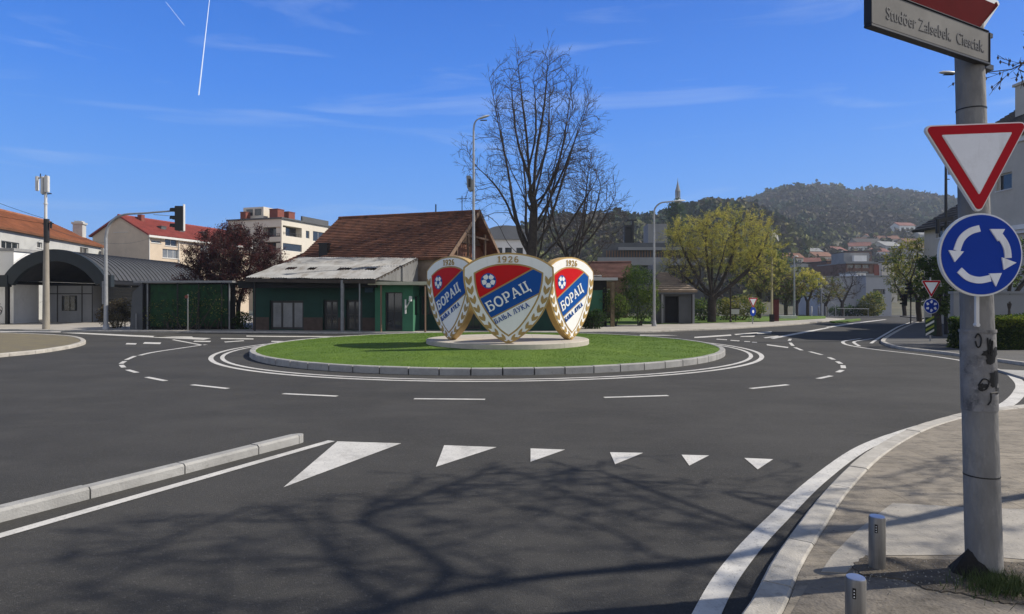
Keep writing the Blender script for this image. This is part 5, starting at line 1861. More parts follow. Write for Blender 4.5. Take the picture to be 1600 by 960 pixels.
for i in range(24):
    z = .05 + i * .115
    b.add([(0, 0, z), (2.9, 0, z), (2.9, -.03, z + .055), (0, -.03, z + .055), (2.9, 0, z + .11), (0, 0, z + .11)], [(0, 1, 2, 3), (3, 2, 4, 5)])
b.build('slats', M_concd2, sh, fix=False)
b = MB(); b.box(-.1, 0, -.06, .05, 0, 2.9); b.box(2.9, 3.0, -.06, .05, 0, 2.9); b.box(-.1, 3.0, -.1, .3, 2.9, 3.15); b.build('shutter_frame', M_black, sh)

# beige house with red roof
yaw = math.atan2(15.5, 4.1)
O = Vector((-42.6, 75, 0))
hs = holes_px(O, yaw, [(258, 372, 277, 385, 2), (254, 390, 280, 404, 3, M_curtain), (313, 384, 327, 406, 2, M_curtain), (236, 376, 252, 380, 1)])
hl = holes_px(O + Vector((-math.sin(yaw), math.cos(yaw), 0)) * 8.2, yaw - math.pi / 2, [(178, 352, 200, 363, 4)], 4)
bh, rf = house('beige_house', 'peach rendered house with a red tiled roof and white gutter', 'house', O, yaw, 18, 8.2, 9.4, 2.2, 'gable', M_stucco_p, M_tile_rd, {'F': hs, 'L': hl}, rows=22, over=.3)
b = MB(); b.box(-.3, 18.3, -.42, -.30, 9.05, 9.3); b.build('gutter', M_wfr, bh)
b = MB()
for xx in (.05, 4.6, 9.6, 14.6):
    b.tube([(xx, -.08, 0), (xx, -.08, 9.1)], .06, 8)
b.build('downpipes', M_wfr, bh)
for xx in (3.5, 6.5, 10.5):
    b = MB(); b.box(xx, xx + .8, 1.5, 2.3, 10.2, 10.75); b.box(xx - .05, xx + .85, 1.45, 2.35, 10.75, 10.82); b.build('skylight', M_concd2, rf)
b = MB(); b.box(2.2, 2.7, 3.2, 3.8, 11.0, 12.1); b.build('chimney', M_brickred, rf)

# white apartment block
yaw = math.atan2(.947, .32)
O = Vector((-34.2, 95, 0))
n_in = Vector((-math.sin(yaw), math.cos(yaw), 0))
OL = O + n_in * 9.9
hF = holes_px(O, yaw, [(442, 354.5, 471.5, 370, 1), (442, 381.5, 471.5, 393, 1), (478, 361, 483.5, 373, 1), (489, 362.5, 506.5, 378, 2)])
hL = holes_px(OL, yaw - math.pi / 2, [(377, 361, 391, 367.5, 2), (399.5, 357, 403, 368.5, 1), (411, 355, 438, 370.5, 1), (411, 378, 438, 393.5, 1)])
ap = thing('apartment_block', 'cream white flat roofed apartment block with corner balconies', 'apartment building', O, yaw)
w_, l_ = 15.0, 9.9
b = MB()
facade(b, (0, 0, 0), (1, 0, 0), w_, 13.7, [q[:4] for q in hF], 1.2)
facade(b, (0, l_, 0), (0, -1, 0), l_, 13.7, [q[:4] for q in hL], 1.2)
facade(b, (w_, 0, 0), (0, 1, 0), l_, 13.7, [], .2)
facade(b, (w_, l_, 0), (-1, 0, 0), w_, 13.7, [], .2)
b.build('wall', M_stucco_c, ap)
for (o, u, hh) in (((0, 0, 0), (1, 0, 0), hF), ((0, l_, 0), (0, -1, 0), hL)):
    for q in hh:
        big = (q[2] - q[0]) > 2.0
        dp = 1.15 if big and q[3] - q[1] > 1.2 and q in (hF[0], hF[1], hL[2], hL[3]) else .16
        window(ap, o, u, q[:4], dp, M_wfr if dp < 1 else M_dfr, M_glass, 3 if dp > 1 else q[4], 1)
        if dp > 1:
            bb = MB()
            O_, U_ = Vector(o), Vector(u)
            N_ = U_.cross(ZV)
            p0, p1 = O_ + U_ * (q[0] + .02) + ZV * (q[1] + .5) - N_ * .06, O_ + U_ * (q[2] - .02) + ZV * (q[1] + .5) - N_ * .06
            bb.bar(p0, p1, .04, .05)
            for i in range(9):
                t = p0.lerp(p1, (i + .5) / 9)
                bb.bar(t - ZV * .48, t - ZV * .02, .025)
            bb.build('balcony_rail', M_dfr, ap)
b = MB(); b.box(-.25, w_ + .1, -.25, l_ + .1, 13.7, 13.9); b.build('roof', M_concd2, ap)
for (xx, yy, s_, h_, m__) in ((1.6, 2.0, 1.5, 1.5, M_brickred), (4.2, 2.0, 1.5, 1.4, M_brickred), (.5, 7.0, 1.0, 1.1, M_brickred)):
    b = MB(); b.box(xx, xx + s_, yy, yy + s_, 13.9, 13.9 + h_); b.box(xx - .06, xx + s_ + .06, yy - .06, yy + s_ + .06, 13.9 + h_, 14.0 + h_); b.build('chimney_stack', m__, ap)
b = MB(); b.box(1.6, 4.0, 4.6, 8.4, 13.9, 15.9); pz = b.build('roof_hut', M_stucco_c, ap)
b = MB(); b.box(1.55, 1.59, 5.0, 6.2, 14.6, 15.6); b.box(1.55, 1.59, 6.6, 7.8, 14.6, 15.6); b.build('pane', M_glass, pz)
b = MB(); b.box(6.5, 13.5, 1.2, 1.5, 13.9, 14.9); b.build('parapet_screen', M_concd2, ap)
b = MB(); b.box(13.2, 16.5, -1.6, .0 - .01, 12.0, 12.25); b.build('canopy', M_stucco_w, ap)

# small white block behind the ridge and the domed white building
house('far_house', 'small white gabled house end showing behind the market roof ridge', 'house', (X(500, 120), 120, 0), R(20), 8, 7, 13.0, 1.5, 'gable', M_stucco_c, M_tile_rd, {'F': [(1, 10, 2.4, 11.5), (4, 10, 5.4, 11.5)]}, rows=6)
O = (X(757, 68), 68, 0)
dm = thing('domed_building', 'white building with a grey rounded roof behind the tall bare tree', 'building', O, R(4))
hs = [(1.2, 5.6, 1.9, 7.3), (2.2, 5.6, 2.9, 7.3), (3.4, 5.6, 4.1, 7.3)]
b = MB(); facade(b, (0, 0, 0), (1, 0, 0), 4.6, 8.2, hs, .2); facade(b, (4.6, 0, 0), (0, 1, 0), 8, 8.2, [], .2); facade(b, (0, 8, 0), (0, -1, 0), 8, 8.2, [], .2)
b.build('wall', M_stucco_w, dm)
for q in hs:
    window(dm, (0, 0, 0), (1, 0, 0), q, .14, M_dfr, M_glass, 1, 2)
b = MB()
vs = []
for j in (0, 1):
    for i in range(17):
        a = math.pi * i / 16
        vs.append((2.3 - 2.8 * math.cos(a), -.3 + 8.6 * j, 8.15 + 1.5 * math.sin(a)))
b.add(vs, [(i, i + 1, i + 18, i + 17) for i in range(16)] + [tuple(range(17)), tuple(range(17, 34))[::-1], (0, 17, 33, 16)])
b.build('curved_roof', M_concdk, dm)

# ------------------------------------------------------------------ brown tiled house and green market shop
yaw = R(-19.5)
Rt = Vector((-4.0, 39.5, 0))
ct, st = math.cos(yaw), math.sin(yaw)
Uh = Vector((ct, st, 0)); Vh = Vector((-st, ct, 0))
WL, LL_ = 10.6, 9.0
O = Rt - Uh * WL
bhz, rf = house('brown_roof_house', 'old house with a weathered brown tiled roof and an open gable end', 'house', O, yaw, WL, LL_, 4.55, 3.15, 'gable', M_stucco_g, M_tile_br, {}, rows=26, over=.35)
# the gable end is open: timber and brick behind it
for o in list(bhz.children):
    if o.name.startswith('wall'):
        bpy.data.objects.remove(o)
b = MB()
facade(b, (0, 0, 0), (1, 0, 0), WL, 4.55, [], .15, -.5)
facade(b, (WL, 0, 0), (0, 1, 0), LL_, 4.5, [(5.2, .0, 6.3, 2.1), (1.6, 1.0, 2.8, 2.2)], .15, -.5)
facade(b, (WL, LL_, 0), (-1, 0, 0), WL, 4.55, [], .15, -.5)
facade(b, (0, LL_, 0), (0, -1, 0), LL_, 4.55, [], .15, -.5)
b.add([(0, 0, 4.55), (0, LL_, 4.55), (0, LL_ / 2, 7.7)], [(0, 1, 2)])
b.build('wall', mat('rough_brown_render', (0.22, 0.17, 0.13), .95, .3, 1.2, bump=.3, bscale=15), bhz)
b = MB()
b.slab([(0, 0), (1, 0), (1, 1)], 0, .01)
b = MB()
# inner brick gable, set back behind the barge boards
yy = [(.2, 4.55), (LL_ - .2, 4.55), (LL_ - 1.8, 5.7), (1.8, 5.7)]
b.add([(WL - .9, p[0], p[1]) for p in yy] + [(WL - .8, p[0], p[1]) for p in yy], [(0, 1, 2, 3), (7, 6, 5, 4), (3, 2, 6, 7)])
b.add([(WL - .8, 0.2, 4.5), (WL - .8, LL_ - .2, 4.5), (WL, LL_ - .2, 4.5), (WL, .2, 4.5)], [(0, 1, 2, 3)])
b.build('brick_gable', mat('crumbling_brick', (0.27, 0.125, 0.075), .95, .35, 3, bump=.5, bscale=12), bhz)
b = MB()
yy = [(1.75, 5.705), (LL_ - 1.75, 5.705), (LL_ / 2, 7.6)]
b.add([(WL - .7, p[0], p[1]) for p in yy], [(0, 1, 2)])
b.build('gable_boards', M_woodp, bhz, fix=False)
for nm, a_, c_ in (('barge_board', (WL + .33, -.45, 4.35), (WL + .33, LL_ / 2, 7.84)), ('barge_board', (WL + .33, LL_ + .45, 4.35), (WL + .33, LL_ / 2, 7.84))):
    b = MB(); b.bar(a_, c_, .05, .26, (0, 0, 1)); b.build(nm, M_woodp, bhz)
b = MB()
for y_ in (1.2, 3.0, 6.0, 7.8):
    zt = 4.55 + 3.0 * (1 - abs(y_ - LL_ / 2) / (LL_ / 2)) - .12
    b.bar((WL + .1, y_, 4.55), (WL + .1, y_, zt), .12)
b.bar((WL + .1, .3, 4.6), (WL + .1, LL_ - .3, 4.6), .14)
b.bar((WL + .1, 2.4, 6.1), (WL + .1, LL_ - 2.4, 6.1), .12)
b.build('timber_frame', M_woodp, bhz)
b = MB(); b.tube([(WL - 3, LL_ / 2, 7.8), (WL - 3, LL_ / 2, 8.5)], .05, 6); b.build('roof_pipe', M_black, rf)
b = MB(); b.tube([(WL - 1.0, LL_ / 2, 7.8), (WL - 1.0, LL_ / 2, 9.0)], .03, 6); b.tube([(WL - 1.4, LL_ / 2, 8.8), (WL - .6, LL_ / 2, 8.8)], .02, 5); b.build('aerial', M_black, rf)

# small tiled side wing
O = Vector((X(424, 43.5), 43.5, 0))
sw, rf2 = house('side_wing', 'low wing with a brown tiled hipped roof left of the old house', 'house', O, R(-10), 6.0, 5.0, 3.9, 1.6, 'gable', M_stucco_g, M_tile_br, {}, rows=14, hip=(2.2, 0), over=.3)
b = MB(); b.box(X(498, 42.6), X(511, 42.6), 42.6, 43.3, 3.5, 5.55); b.box(X(496.5, 42.6), X(512.5, 42.6), 42.55, 43.35, 5.55, 5.65)
tag(b.build('chimney_block', M_black), 'black square chimney standing between the two brown tiled roofs', 'chimney')

# the green shop with the corrugated lean-to
yaw = R(-8)
O = Vector((X(395, 37.6), 37.6, 0.09))
shp = thing('market_shop', 'dark green shop with glazed doors beneath a patchy corrugated roof', 'shop', O, yaw)
def loc_shop(px, d):
    v = Vector((X(px, d), d, 0)) - Vector((O.x, O.y, 0))
    c_, s_ = math.cos(-yaw), math.sin(-yaw)
    return Vector((v.x * c_ - v.y * s_, v.x * s_ + v.y * c_, 0))
WW = loc_shop(598, 36.4).x
fy = 0.0
Uw = (math.cos(yaw), math.sin(yaw))
doors = [(421, 470, 474, 518.5, 3, M_curtain), (505, 469, 528, 518.5, 2), (540, 469, 566, 518.5, 2)]
hs = holes_px(O, yaw, doors)
hs = [(q[0], .04, q[2], min(q[3], 2.25), q[4], q[5]) for q in hs]
b = MB()
facade(b, (0, 0, 0), (1, 0, 0), WW, 3.0, [q[:4] for q in hs], .25)
facade(b, (0, 4, 0), (0, -1, 0), 4, 3.0, [], .2)
facade(b, (WW, 0, 0), (0, 1, 0), 4, 3.0, [], .2)
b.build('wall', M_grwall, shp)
xs_ = [0.02] + [v for q in hs for v in (q[0] - .02, q[2] + .02)] + [WW - .02]
for i in range(0, len(xs_), 2):
    if xs_[i + 1] - xs_[i] > .1:
        b = MB(); b.box(xs_[i], xs_[i + 1], -.03, -.002, 0.0, .75); b.build('dado', M_plinth, shp)
for i, q in enumerate(hs):
    window(shp, (0, 0, 0), (1, 0, 0), q[:4], .2, M_dfr, M_curtain if i == 0 else M_glass, q[4], 1 if i == 0 else 2, name='glazed_door', fw=.13)
b = MB(); b.box(-.3, WW, -1.05, -.98, 2.45, 2.85); b.build('eave_shade_strip', M_dark, shp)  # dark strip added for the shade beneath the eave
# lean-to sheet: skewed corrugated plane with holes and loose edges
e0, e1 = loc_shop(383, 36.2), loc_shop(586, 34.9)
t0, t1 = loc_shop(468, 40.3), loc_shop(652, 39.5)
e0.z, e1.z = 3.05, 2.92
t0.z, t1.z = 4.45, 4.35
b = MB()
NXc, NYc = 150, 8
vs = []
rc = random.Random(7)
for j in range(NYc + 1):
    for i in range(NXc + 1):
        p = e0.lerp(e1, i / NXc).lerp(t0.lerp(t1, i / NXc), j / NYc)
        z = .022 * math.sin(i * math.pi / 1.5) + .035 * mnoise.noise(Vector((i * .08, j * .9, 2.2)))
        vs.append((p.x, p.y, p.z + z + (0.05 if j == 4 else 0)))
fs = []
gaps = set()
for (i0, i1, j_) in ((22, 33, 3), (48, 58, 3), (61, 70, 2), (84, 100, 3), (118, 130, 3), (38, 44, 2), (74, 80, 4)):
    for i in range(i0, i1):
        gaps.add((i, j_))
for j in range(NYc):
    for i in range(NXc):
        if (i, j) in gaps and j == 3:
            # narrow slit: keep most of the sheet
            a = j * (NXc + 1) + i
            continue
        a = j * (NXc + 1) + i
        fs.append((a, a + 1, a + NXc + 2, a + NXc + 1))
# partial faces for the slits
for (i, j) in gaps:
    if j != 3:
        continue
    a = j * (NXc + 1) + i
    A_, B_, C_, D_ = [Vector(vs[k_]) for k_ in (a, a + 1, a + NXc + 2, a + NXc + 1)]
    o = len(vs)
    vs += [tuple(D_.lerp(A_, .35)), tuple(C_.lerp(B_, .35))]
    fs.append((o, o + 1, a + NXc + 2, a + NXc + 1))
b.add(vs, fs)
b.build('corrugated_roof', M_corr, shp, fix=False)
b = MB()
b.bar(e0 + Vector((0, .05, -.16)), e1 + Vector((0, .05, -.16)), .08, .2)
b.bar(e0.lerp(t0, .35) + Vector((0, 0, -.14)), e1.lerp(t1, .35) + Vector((0, 0, -.14)), .08, .12)
b.bar(e0.lerp(t0, .95) + Vector((0, 0, -.14)), e1.lerp(t1, .95) + Vector((0, 0, -.14)), .08, .12)
for i in range(11):
    b.bar(e0.lerp(e1, i / 10) + Vector((0, 0, -.09)), t0.lerp(t1, i / 10) + Vector((0, 0, -.09)), .05, .09)
b.build('roof_timbers', M_wood, shp)
# grey side cladding of the lean-to
b = MB()
q0, q1, q2 = e1 + Vector((.02, 0, -.05)), t1 + Vector((.02, 0, -.03)), Vector((t1.x + .05, t1.y, 2.95))
NN = 40
vs = []
for i in range(NN + 1):
    t = i / NN
    top = q0.lerp(q1, t)
    n_ = .02 * math.sin(i * math.pi / 1.5)
    vs += [(top.x + n_, top.y, top.z), (top.x + n_, top.y, 2.86)]
b.add(vs, [(2 * i, 2 * i + 1, 2 * i + 3, 2 * i + 2) for i in range(NN)])
b.build('side_cladding', mat('grey_side_sheet', (0.15, 0.15, 0.15), .8, .25, 1.5, mapscale=(1, 1, .3)), shp, fix=False)
for px_, dd_, r_, m__ in ((535, 35.3, .10, M_galvd), (562, 35.15, .045, M_galvd), (398, 36.4, .05, M_black)):
    p = loc_shop(px_, dd_)
    b = MB(); b.tube([(p.x, p.y, -.02), (p.x, p.y, 2.86)], r_, 10); b.build('post', m__, shp)
b = MB()
b.box(hs[0][0] + .2, hs[0][2] - .5, -.05, -.004, 2.62, 2.74); b.box(hs[1][0] - 1.4, hs[1][0] - .6, -.05, -.004, 2.62, 2.76)
b.box(hs[1][0] + .2, hs[1][2] + .7, -.05, -.004, 2.60, 2.72)
b.build('sign_board', mat('faded_sign_board', (0.13, 0.13, 0.08), .8, .4, 6), shp)
p = loc_shop(577, 36.6)
b = MB(); b.box(p.x - .25, p.x + .25, -.06, -.004, 2.2, 2.75); b.build('notice', mat('blue_notice', (.03, .08, .13), .6, .3, 6), shp)

# flat roofed green kiosk right of it
O2 = Vector((X(586, 35.9), 35.9, 0.09))
gk = thing('green_kiosk', 'sunlit green kiosk with a cream roof edge at the right end of the shop', 'kiosk', O2, R(-3))
hs2 = [(.58, .04, 1.55, 2.2)]
b = MB()
facade(b, (0, 0, 0), (1, 0, 0), 2.15, 2.6, [hs2[0]], .2)
facade(b, (2.15, 0, 0), (0, 1, 0), 3, 2.6, [(.5, .9, 1.6, 2.0)], .2)
facade(b, (0, 3, 0), (0, -1, 0), 3, 2.6, [], .2)
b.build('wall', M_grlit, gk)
window(gk, (0, 0, 0), (1, 0, 0), hs2[0], .15, M_dfr, M_glass, 2, 2, name='glazed_door')
window(gk, (2.15, 0, 0), (0, 1, 0), (.5, .9, 1.6, 2.0), .15, M_dfr, M_glass, 2, 1)
b = MB(); b.box(-.2, 3.1, -.75, 3.2, 2.6, 2.78); b.build('flat_roof', M_cream, gk)
b = MB(); b.tube([(.5, -.6, 0), (.5, -.6, 2.6)], .05, 8); b.tube([(2.95, -.6, 0), (2.95, -.6, 2.6)], .05, 8); b.build('post', M_woodp, gk)
b = MB(); b.bar((1.75, -.18, 1.2), (2.1, -.5, 1.75), .04); b.tube([(2.1, -.5, 1.7), (2.12, -.5, 1.98)], .09, 8); b.tube([(1.75, -.12, 1.0), (1.75, -.12, 1.8)], .05, 8)
b.build('wall_lamp', M_lampw, gk)
# dark shed that continues behind the shields
ds = thing('dark_shed', 'dark green shed under the open gable, behind the left crest shield', 'shed', (X(648, 37.6), 37.6, .09), R(-6))
b = MB()
facade(b, (0, 0, 0), (1, 0, 0), 9.6, 2.55, [(.4, .9, 1.3, 2.0), (3.0, .05, 3.9, 2.1), (5.6, .8, 7.2, 2.0)], .2)
facade(b, (9.6, 0, 0), (0, 1, 0), 3, 2.55, [], .2)
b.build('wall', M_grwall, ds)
for q in ((.4, .9, 1.3, 2.0), (3.0, .05, 3.9, 2.1), (5.6, .8, 7.2, 2.0)):
    window(ds, (0, 0, 0), (1, 0, 0), q, .14, M_dfr, M_glass, 2, 1)
b = MB(); b.box(-.2, 9.9, -.5, 3.2, 2.55, 2.72); b.build('flat_roof', M_concd2, ds)

# stall covered in green shade cloth
d = 38.0
x0_, x1_ = X(216, d), X(363, d)
gs = thing('covered_stall', 'long market stall closed with dark green shade cloth', 'market stall', (x0_, d, 0.09))
wd_ = x1_ - x0_
b = MB()
NXs, NZs = 60, 12
vs = []
for j in range(NZs + 1):
    for i in range(NXs + 1):
        x = .7 + (wd_ - 1.0) * i / NXs
        z = .18 + 2.5 * j / NZs
        vs.append((x, .05 + .06 * mnoise.noise(Vector((x * 1.2, z * .6, 5))) + .02 * math.sin(x * 9), z))
b.add(vs, [(j * (NXs + 1) + i, j * (NXs + 1) + i + 1, (j + 1) * (NXs + 1) + i + 1, (j + 1) * (NXs + 1) + i) for j in range(NZs) for i in range(NXs)])
b.build('shade_cloth', M_mesh, gs, fix=False)
b = MB(); b.box(-.1, wd_ + .15, -.35, 3.0, 2.78, 2.90); b.build('roof', M_galvd, gs)
b = MB(); b.box(.1, wd_, .35, .45, 0, 2.75); b.build('back_panel', M_dark, gs)
for xx in (.35, .62, 2.4, 3.65, 5.0, wd_ - .12):
    b = MB(); b.tube([(xx, -.12, 0), (xx, -.12, 2.78)], .045, 8); b.build('post', M_galvd if xx in (.62, wd_ - .12) else M_black, gs)
b = MB()
rg_ = random.Random(2)
for i in range(14):
    xx = rg_.uniform(.9, wd_ - .3)
    hh = rg_.uniform(.15, .7)
    b = MB(); b.bar((xx, -.05 - rg_.uniform(0, .1), .02), (xx + rg_.uniform(-.4, .4), -.04, hh), rg_.uniform(.02, .06)); b.build('lath', M_wood, gs)
bush('climbing_plant', 'straggly climbing plant growing over the green shade cloth of the stall', (X(290, 37.7), 37.7, .09), [(0, 0, 1.0, 2.6, .12, .9), (1.2, 0, 1.9, 1.2, .1, .6), (-1.6, 0, .5, .9, .15, .5)], L_ol + L_dk, 1500, .10, 44, cat='climbing plant', stems=9)
sp = thing('slate_panel', 'dark slate coloured partition at the left end of the covered stall', 'partition', (X(203, 38.2), 38.2, .09))
b = MB(); b.add([(0, 0, 0), (.75, 0, 0), (.75, 0, 2.75), (.15, 0, 2.2), (0, .12, 0), (.75, .12, 0), (.75, .12, 2.75), (.15, .12, 2.2)], [(0, 1, 2, 3), (7, 6, 5, 4), (0, 4, 5, 1), (1, 5, 6, 2), (2, 6, 7, 3), (3, 7, 4, 0)])
b.build('panel', M_concd2, sp)
b = MB(); b.tube([(.45, -.12, 0), (.45, -.12, .95)], .04, 8); b.build('post', M_galvd, sp)
ps = thing('short_sign_post', 'thin post with a small round red sign in front of the covered stall', 'sign post', (X(293.5, 37.2), 37.2, .09))
b = MB(); b.tube([(0, 0, -.05), (0, 0, 2.1)], .03, 8); b.build('pole', M_galvd, ps)
b = MB(); b.slab([(-.06 + .1 * math.cos(t * math.pi / 10), 1.95 + .1 * math.sin(t * math.pi / 10)) for t in range(20)], -.06, -.04); b.build('sign_face', M_brickred, ps)

# objects and kiosks right of the shields
dk = thing('dark_kiosk', 'dark kiosk with a green panel and pale roof slab, right of the shields', 'kiosk', (X(898, 42), 42, .09))
b = MB()
facade(b, (0, 0, 0), (1, 0, 0), 2.1, 3.0, [(.9, 1.0, 1.85, 2.4)], .15)
facade(b, (2.1, 0, 0), (0, 1, 0), 2.2, 3.0, [], .1)
b.build('wall', M_dark, dk)
b = MB(); b.box(.9, 1.85, .1, .14, 1.0, 2.4); b.build('green_panel', M_grlit, dk)
b = MB(); b.box(-.1, 2.75, -.5, 2.4, 3.02, 3.2); b.build('roof_slab', M_stucco_g, dk)
b = MB(); b.box(2.3, 2.55, -.4, -.15, 0, 2.9); b.box(2.36, 2.50, -.45, -.40, 1.5, 2.9); b.build('post', mat('cream_brown_post', (0.16, 0.12, 0.07), .8, .4, 4), dk)
house('red_roof_house', 'low house with a red tiled roof left of the tall leafy shrub', 'house', (X(922, 60), 60, 0), R(-12), 3.4, 4, 3.9, 1.3, 'gable', M_brown, mat('faded_terracotta', (.14, .068, .054), .9, .3, 1.5), {'F': [(1, 1.4, 2.2, 2.8)]}, rows=12)
house('white_shed', 'small shed with a pale sheet roof edge right behind the right shield', 'shed', (X(905, 47), 47, 0), R(0), 1.7, 3, 2.9, .5, 'gable', M_concd2, M_corr, {}, rows=2, over=.15)
bush('bare_thicket', 'brown leafless thicket below the red tiled roof, right of the shields', (X(945, 50), 50, .13), [(0, 0, 1.8, 2.3, .9, 1.7), (-1.2, 0, 3.0, 1.5, .8, 1.1)], L_br, 9000, .13, 97, asp=.2, stems=14)
bush('bare_thicket', 'brown olive thicket between the tall bare trees and the grey modern building', (X(905, 70), 70, .0), [(0, 0, 3.0, 4.5, 1.5, 3.0), (-3, 0, 4.0, 3, 1.3, 2.2)], L_br + L_ol, 9000, .24, 98, asp=.25, stems=16)
# pavilion
O = (X(1022, 46.5), 46.5, .13)
pv_ = thing('pavilion', 'small pavilion with a pale hipped roof behind the single armed lamp', 'pavilion', O, 0)
b = MB()
A = [Vector(q) for q in ((-.5, -.6, 2.35), (3.0, -.6, 2.35), (3.0, 3, 2.35), (-.5, 3, 2.35))]
S_0, T_0 = Vector((.7, 1.2, 3.75)), Vector((1.2, 1.2, 3.75))
slope(b, A[0], A[1], T_0, S_0, 9); slope(b, A[2], A[3], S_0, T_0, 9); slope(b, A[3], A[0], S_0, S_0, 9); slope(b, A[1], A[2], T_0, T_0, 9)
b.build('roof', mat('buff_tiles', (0.24, 0.19, 0.145), .9, .2, 2), pv_, fix=False)
b = MB(); b.box(-.35, 2.85, -.5, 2.9, 2.1, 2.34); b.build('roof_beam', M_concd2, pv_)
b = MB(); facade(b, (-.2, 0, 0), (1, 0, 0), 2.9, 2.1, [(1.0, 0.02, 2.0, 1.95)], .3); facade(b, (2.7, 0, 0), (0, 1, 0), 2.5, 2.1, [], .2); b.build('wall', M_concd2, pv_)
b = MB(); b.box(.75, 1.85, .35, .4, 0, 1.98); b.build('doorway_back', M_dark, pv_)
for xx in (-.25, .5, 2.75):
    b = MB(); b.box(xx - .07, xx + .07, -.45, -.31, 0, 2.1); b.build('post', M_concdk, pv_)
# white panel building piece + grey modern building
O = (X(1022, 60), 60, 0)
house('panel_hut', 'pale blue grey box building behind the pavilion roof', 'building', O, 0, 1.35, 2.5, 4.85, .2, 'flat', M_concdk, M_concdk, {'F': [(.95, 3.4, 1.2, 4.4, 1)]}, over=.03)
O = Vector((X(941, 82), 82, 0))
gb = thing('modern_building', 'dark grey modern building with timber slats, left of the lamp and broad tree', 'building', O, R(0))
b = MB()
facade(b, (0, 0, 0), (1, 0, 0), 13, 9.0, [(.5, 3.2, 3.0, 5.2), (4.0, 3.2, 6.2, 5.2), (7.0, 3.2, 9.5, 5.2)], .3)
facade(b, (13, 0, 0), (0, 1, 0), 8, 9.0, [], .3)
b.build('wall', M_concd2, gb)
for q in ((.5, 3.2, 3.0, 5.2), (4.0, 3.2, 6.2, 5.2), (7.0, 3.2, 9.5, 5.2)):
    window(gb, (0, 0, 0), (1, 0, 0), q, .2, M_dfr, M_glass, 3, 1)
b = MB(); b.box(-.6, 13.4, -.5, -.01, 6.1, 7.1); b.build('grey_band', M_concdk, gb)
b = MB()
for i in range(34):
    b.box(.5 + i * .35, .62 + i * .35, -.2, -.02, 7.12, 8.0)
b.build('timber_slats', M_woodp, gb)
b = MB(); b.box(2.0, 13.4, -.6, 8.2, 8.02, 8.4); b.build('flat_roof', M_concdk, gb)
b = MB(); b.box(6.2, 8.7, 1.5, 4.5, 8.4, 11.6); b.build('lift_tower', M_concdk, gb)
b = MB(); b.box(3.0, 3.25, 1.0, 1.4, 8.4, 11.4); b.box(4.0, 4.25, 1.0, 1.4, 8.4, 11.9); b.box(3.25, 4.0, 1.0, 1.4, 11.1, 11.4); b.box(3.25, 4.0, 1.0, 1.4, 8.4, 8.8); b.box(3.3, 4.6, .95, 1.45, 11.9, 12.1)
b.box(3.25, 4.0, 1.3, 1.38, 8.8, 11.1)
b.build('roof_frame', M_black, gb)

# spire behind the trees
yS = 300.0
xS = X(1059, yS)
zS = tz(xS, yS)
spz = thing('church_spire', 'thin white pointed spire above the broad yellow green tree', 'spire', (xS, yS, zS - 1))
tp = Z(283, yS) - zS + 1
b = MB()
b.lathe([(1.5, 0), (1.5, tp - 14), (1.15, tp - 12), (1.15, tp - 8.5), (1.3, tp - 8.3), (1.3, tp - 8.0)], 8)
b.build('shaft', M_stucco_w, spz)
for i in range(8):
    a = 2 * math.pi * i / 8
    b = MB(); b.tube([(1.05 * math.cos(a), 1.05 * math.sin(a), tp - 8.0), (1.05 * math.cos(a), 1.05 * math.sin(a), tp - 5.2)], .17, 6); b.build('lantern_column', M_concdk, spz)
b = MB(); b.lathe([(.5, tp - 8), (.5, tp - 5.2), (1.3, tp - 5.1), (1.25, tp - 4.8), (.55, tp - 2.2), (.12, tp), (.05, tp + 1.4)], 8); b.build('pointed_roof', M_concdk, spz)
tree('conifer', 'dark conifer standing right beneath the white spire', 'tree', (X(1055, 230), 230, tz(X(1055, 230), 230)),
     [[(0, 0, -1), (0, 0, 12), (0, 0, Z(322, 230) - tz(X(1055, 230), 230))]], [(0, 0, (Z(335, 230) - tz(X(1055, 230), 230)) - 4, 2.6, 2.6, 9)],
     natt=260, D=1.1, kill=1.2, infl=6, tip=.05, seed=95, tw=(.1, 2, 1.4, .03), leaves=L_dk, nleaf=5000, lsize=.8, thick=.12, rmin=.5, up=-.1)

# ------------------------------------------------------------------ far end of the road
d = 110.0
z0 = -1.2
def far_b(name, label, px0, px1, dd, top_py, m, lp=8, holes=(), roofm=None, cat='building', roof='flat', rise=1.0, rm=None, mp=None, base=None, yaw=0.0, cols=1, mf=None):
    zb = tz(X(px0, dd), dd) if base is None else base
    w = X(px1, dd) - X(px0, dd)
    Oo = (X(px0, dd), dd, zb)
    hs = [(X(a, dd) - Oo[0], Z(d_, dd) - zb, X(c, dd) - Oo[0], Z(b_, dd) - zb, cols) for a, b_, c, d_ in holes]
    return house(name, label, cat, Oo, yaw, w, lp, Z(top_py, dd) - zb, rise, roof, m, rm or M_concdk, {'F': hs}, over=.15, rows=8, mp=mp, mf=mf, depth=.3, sill=False, winrows=3)
far_b('grey_building', 'long plain grey building closing the far end of the road', 1284, 1352, 110, 434, M_greyb, 9, [(1341.5, 447, 1344.5, 487), (1346, 447, 1349, 487)], mp=mat('lit_pane', (.8, .8, .78), .6, .05, 2), mf=M_wfr)  # near-white panes: the light on these windows is put into their colour
far_b('grey_building', 'taller grey concrete building with a strip window, right of the long one', 1353, 1393, 107, 433, M_greyb, 10, [(1364, 452, 1383, 460)], cols=4, mf=M_dfr)
far_b('notch_building', 'narrow white and black stair tower between the two grey buildings', 1338, 1353, 118, 427, M_stucco_w, 6, [(1341, 429, 1344, 442), (1346, 429, 1349.5, 442)])
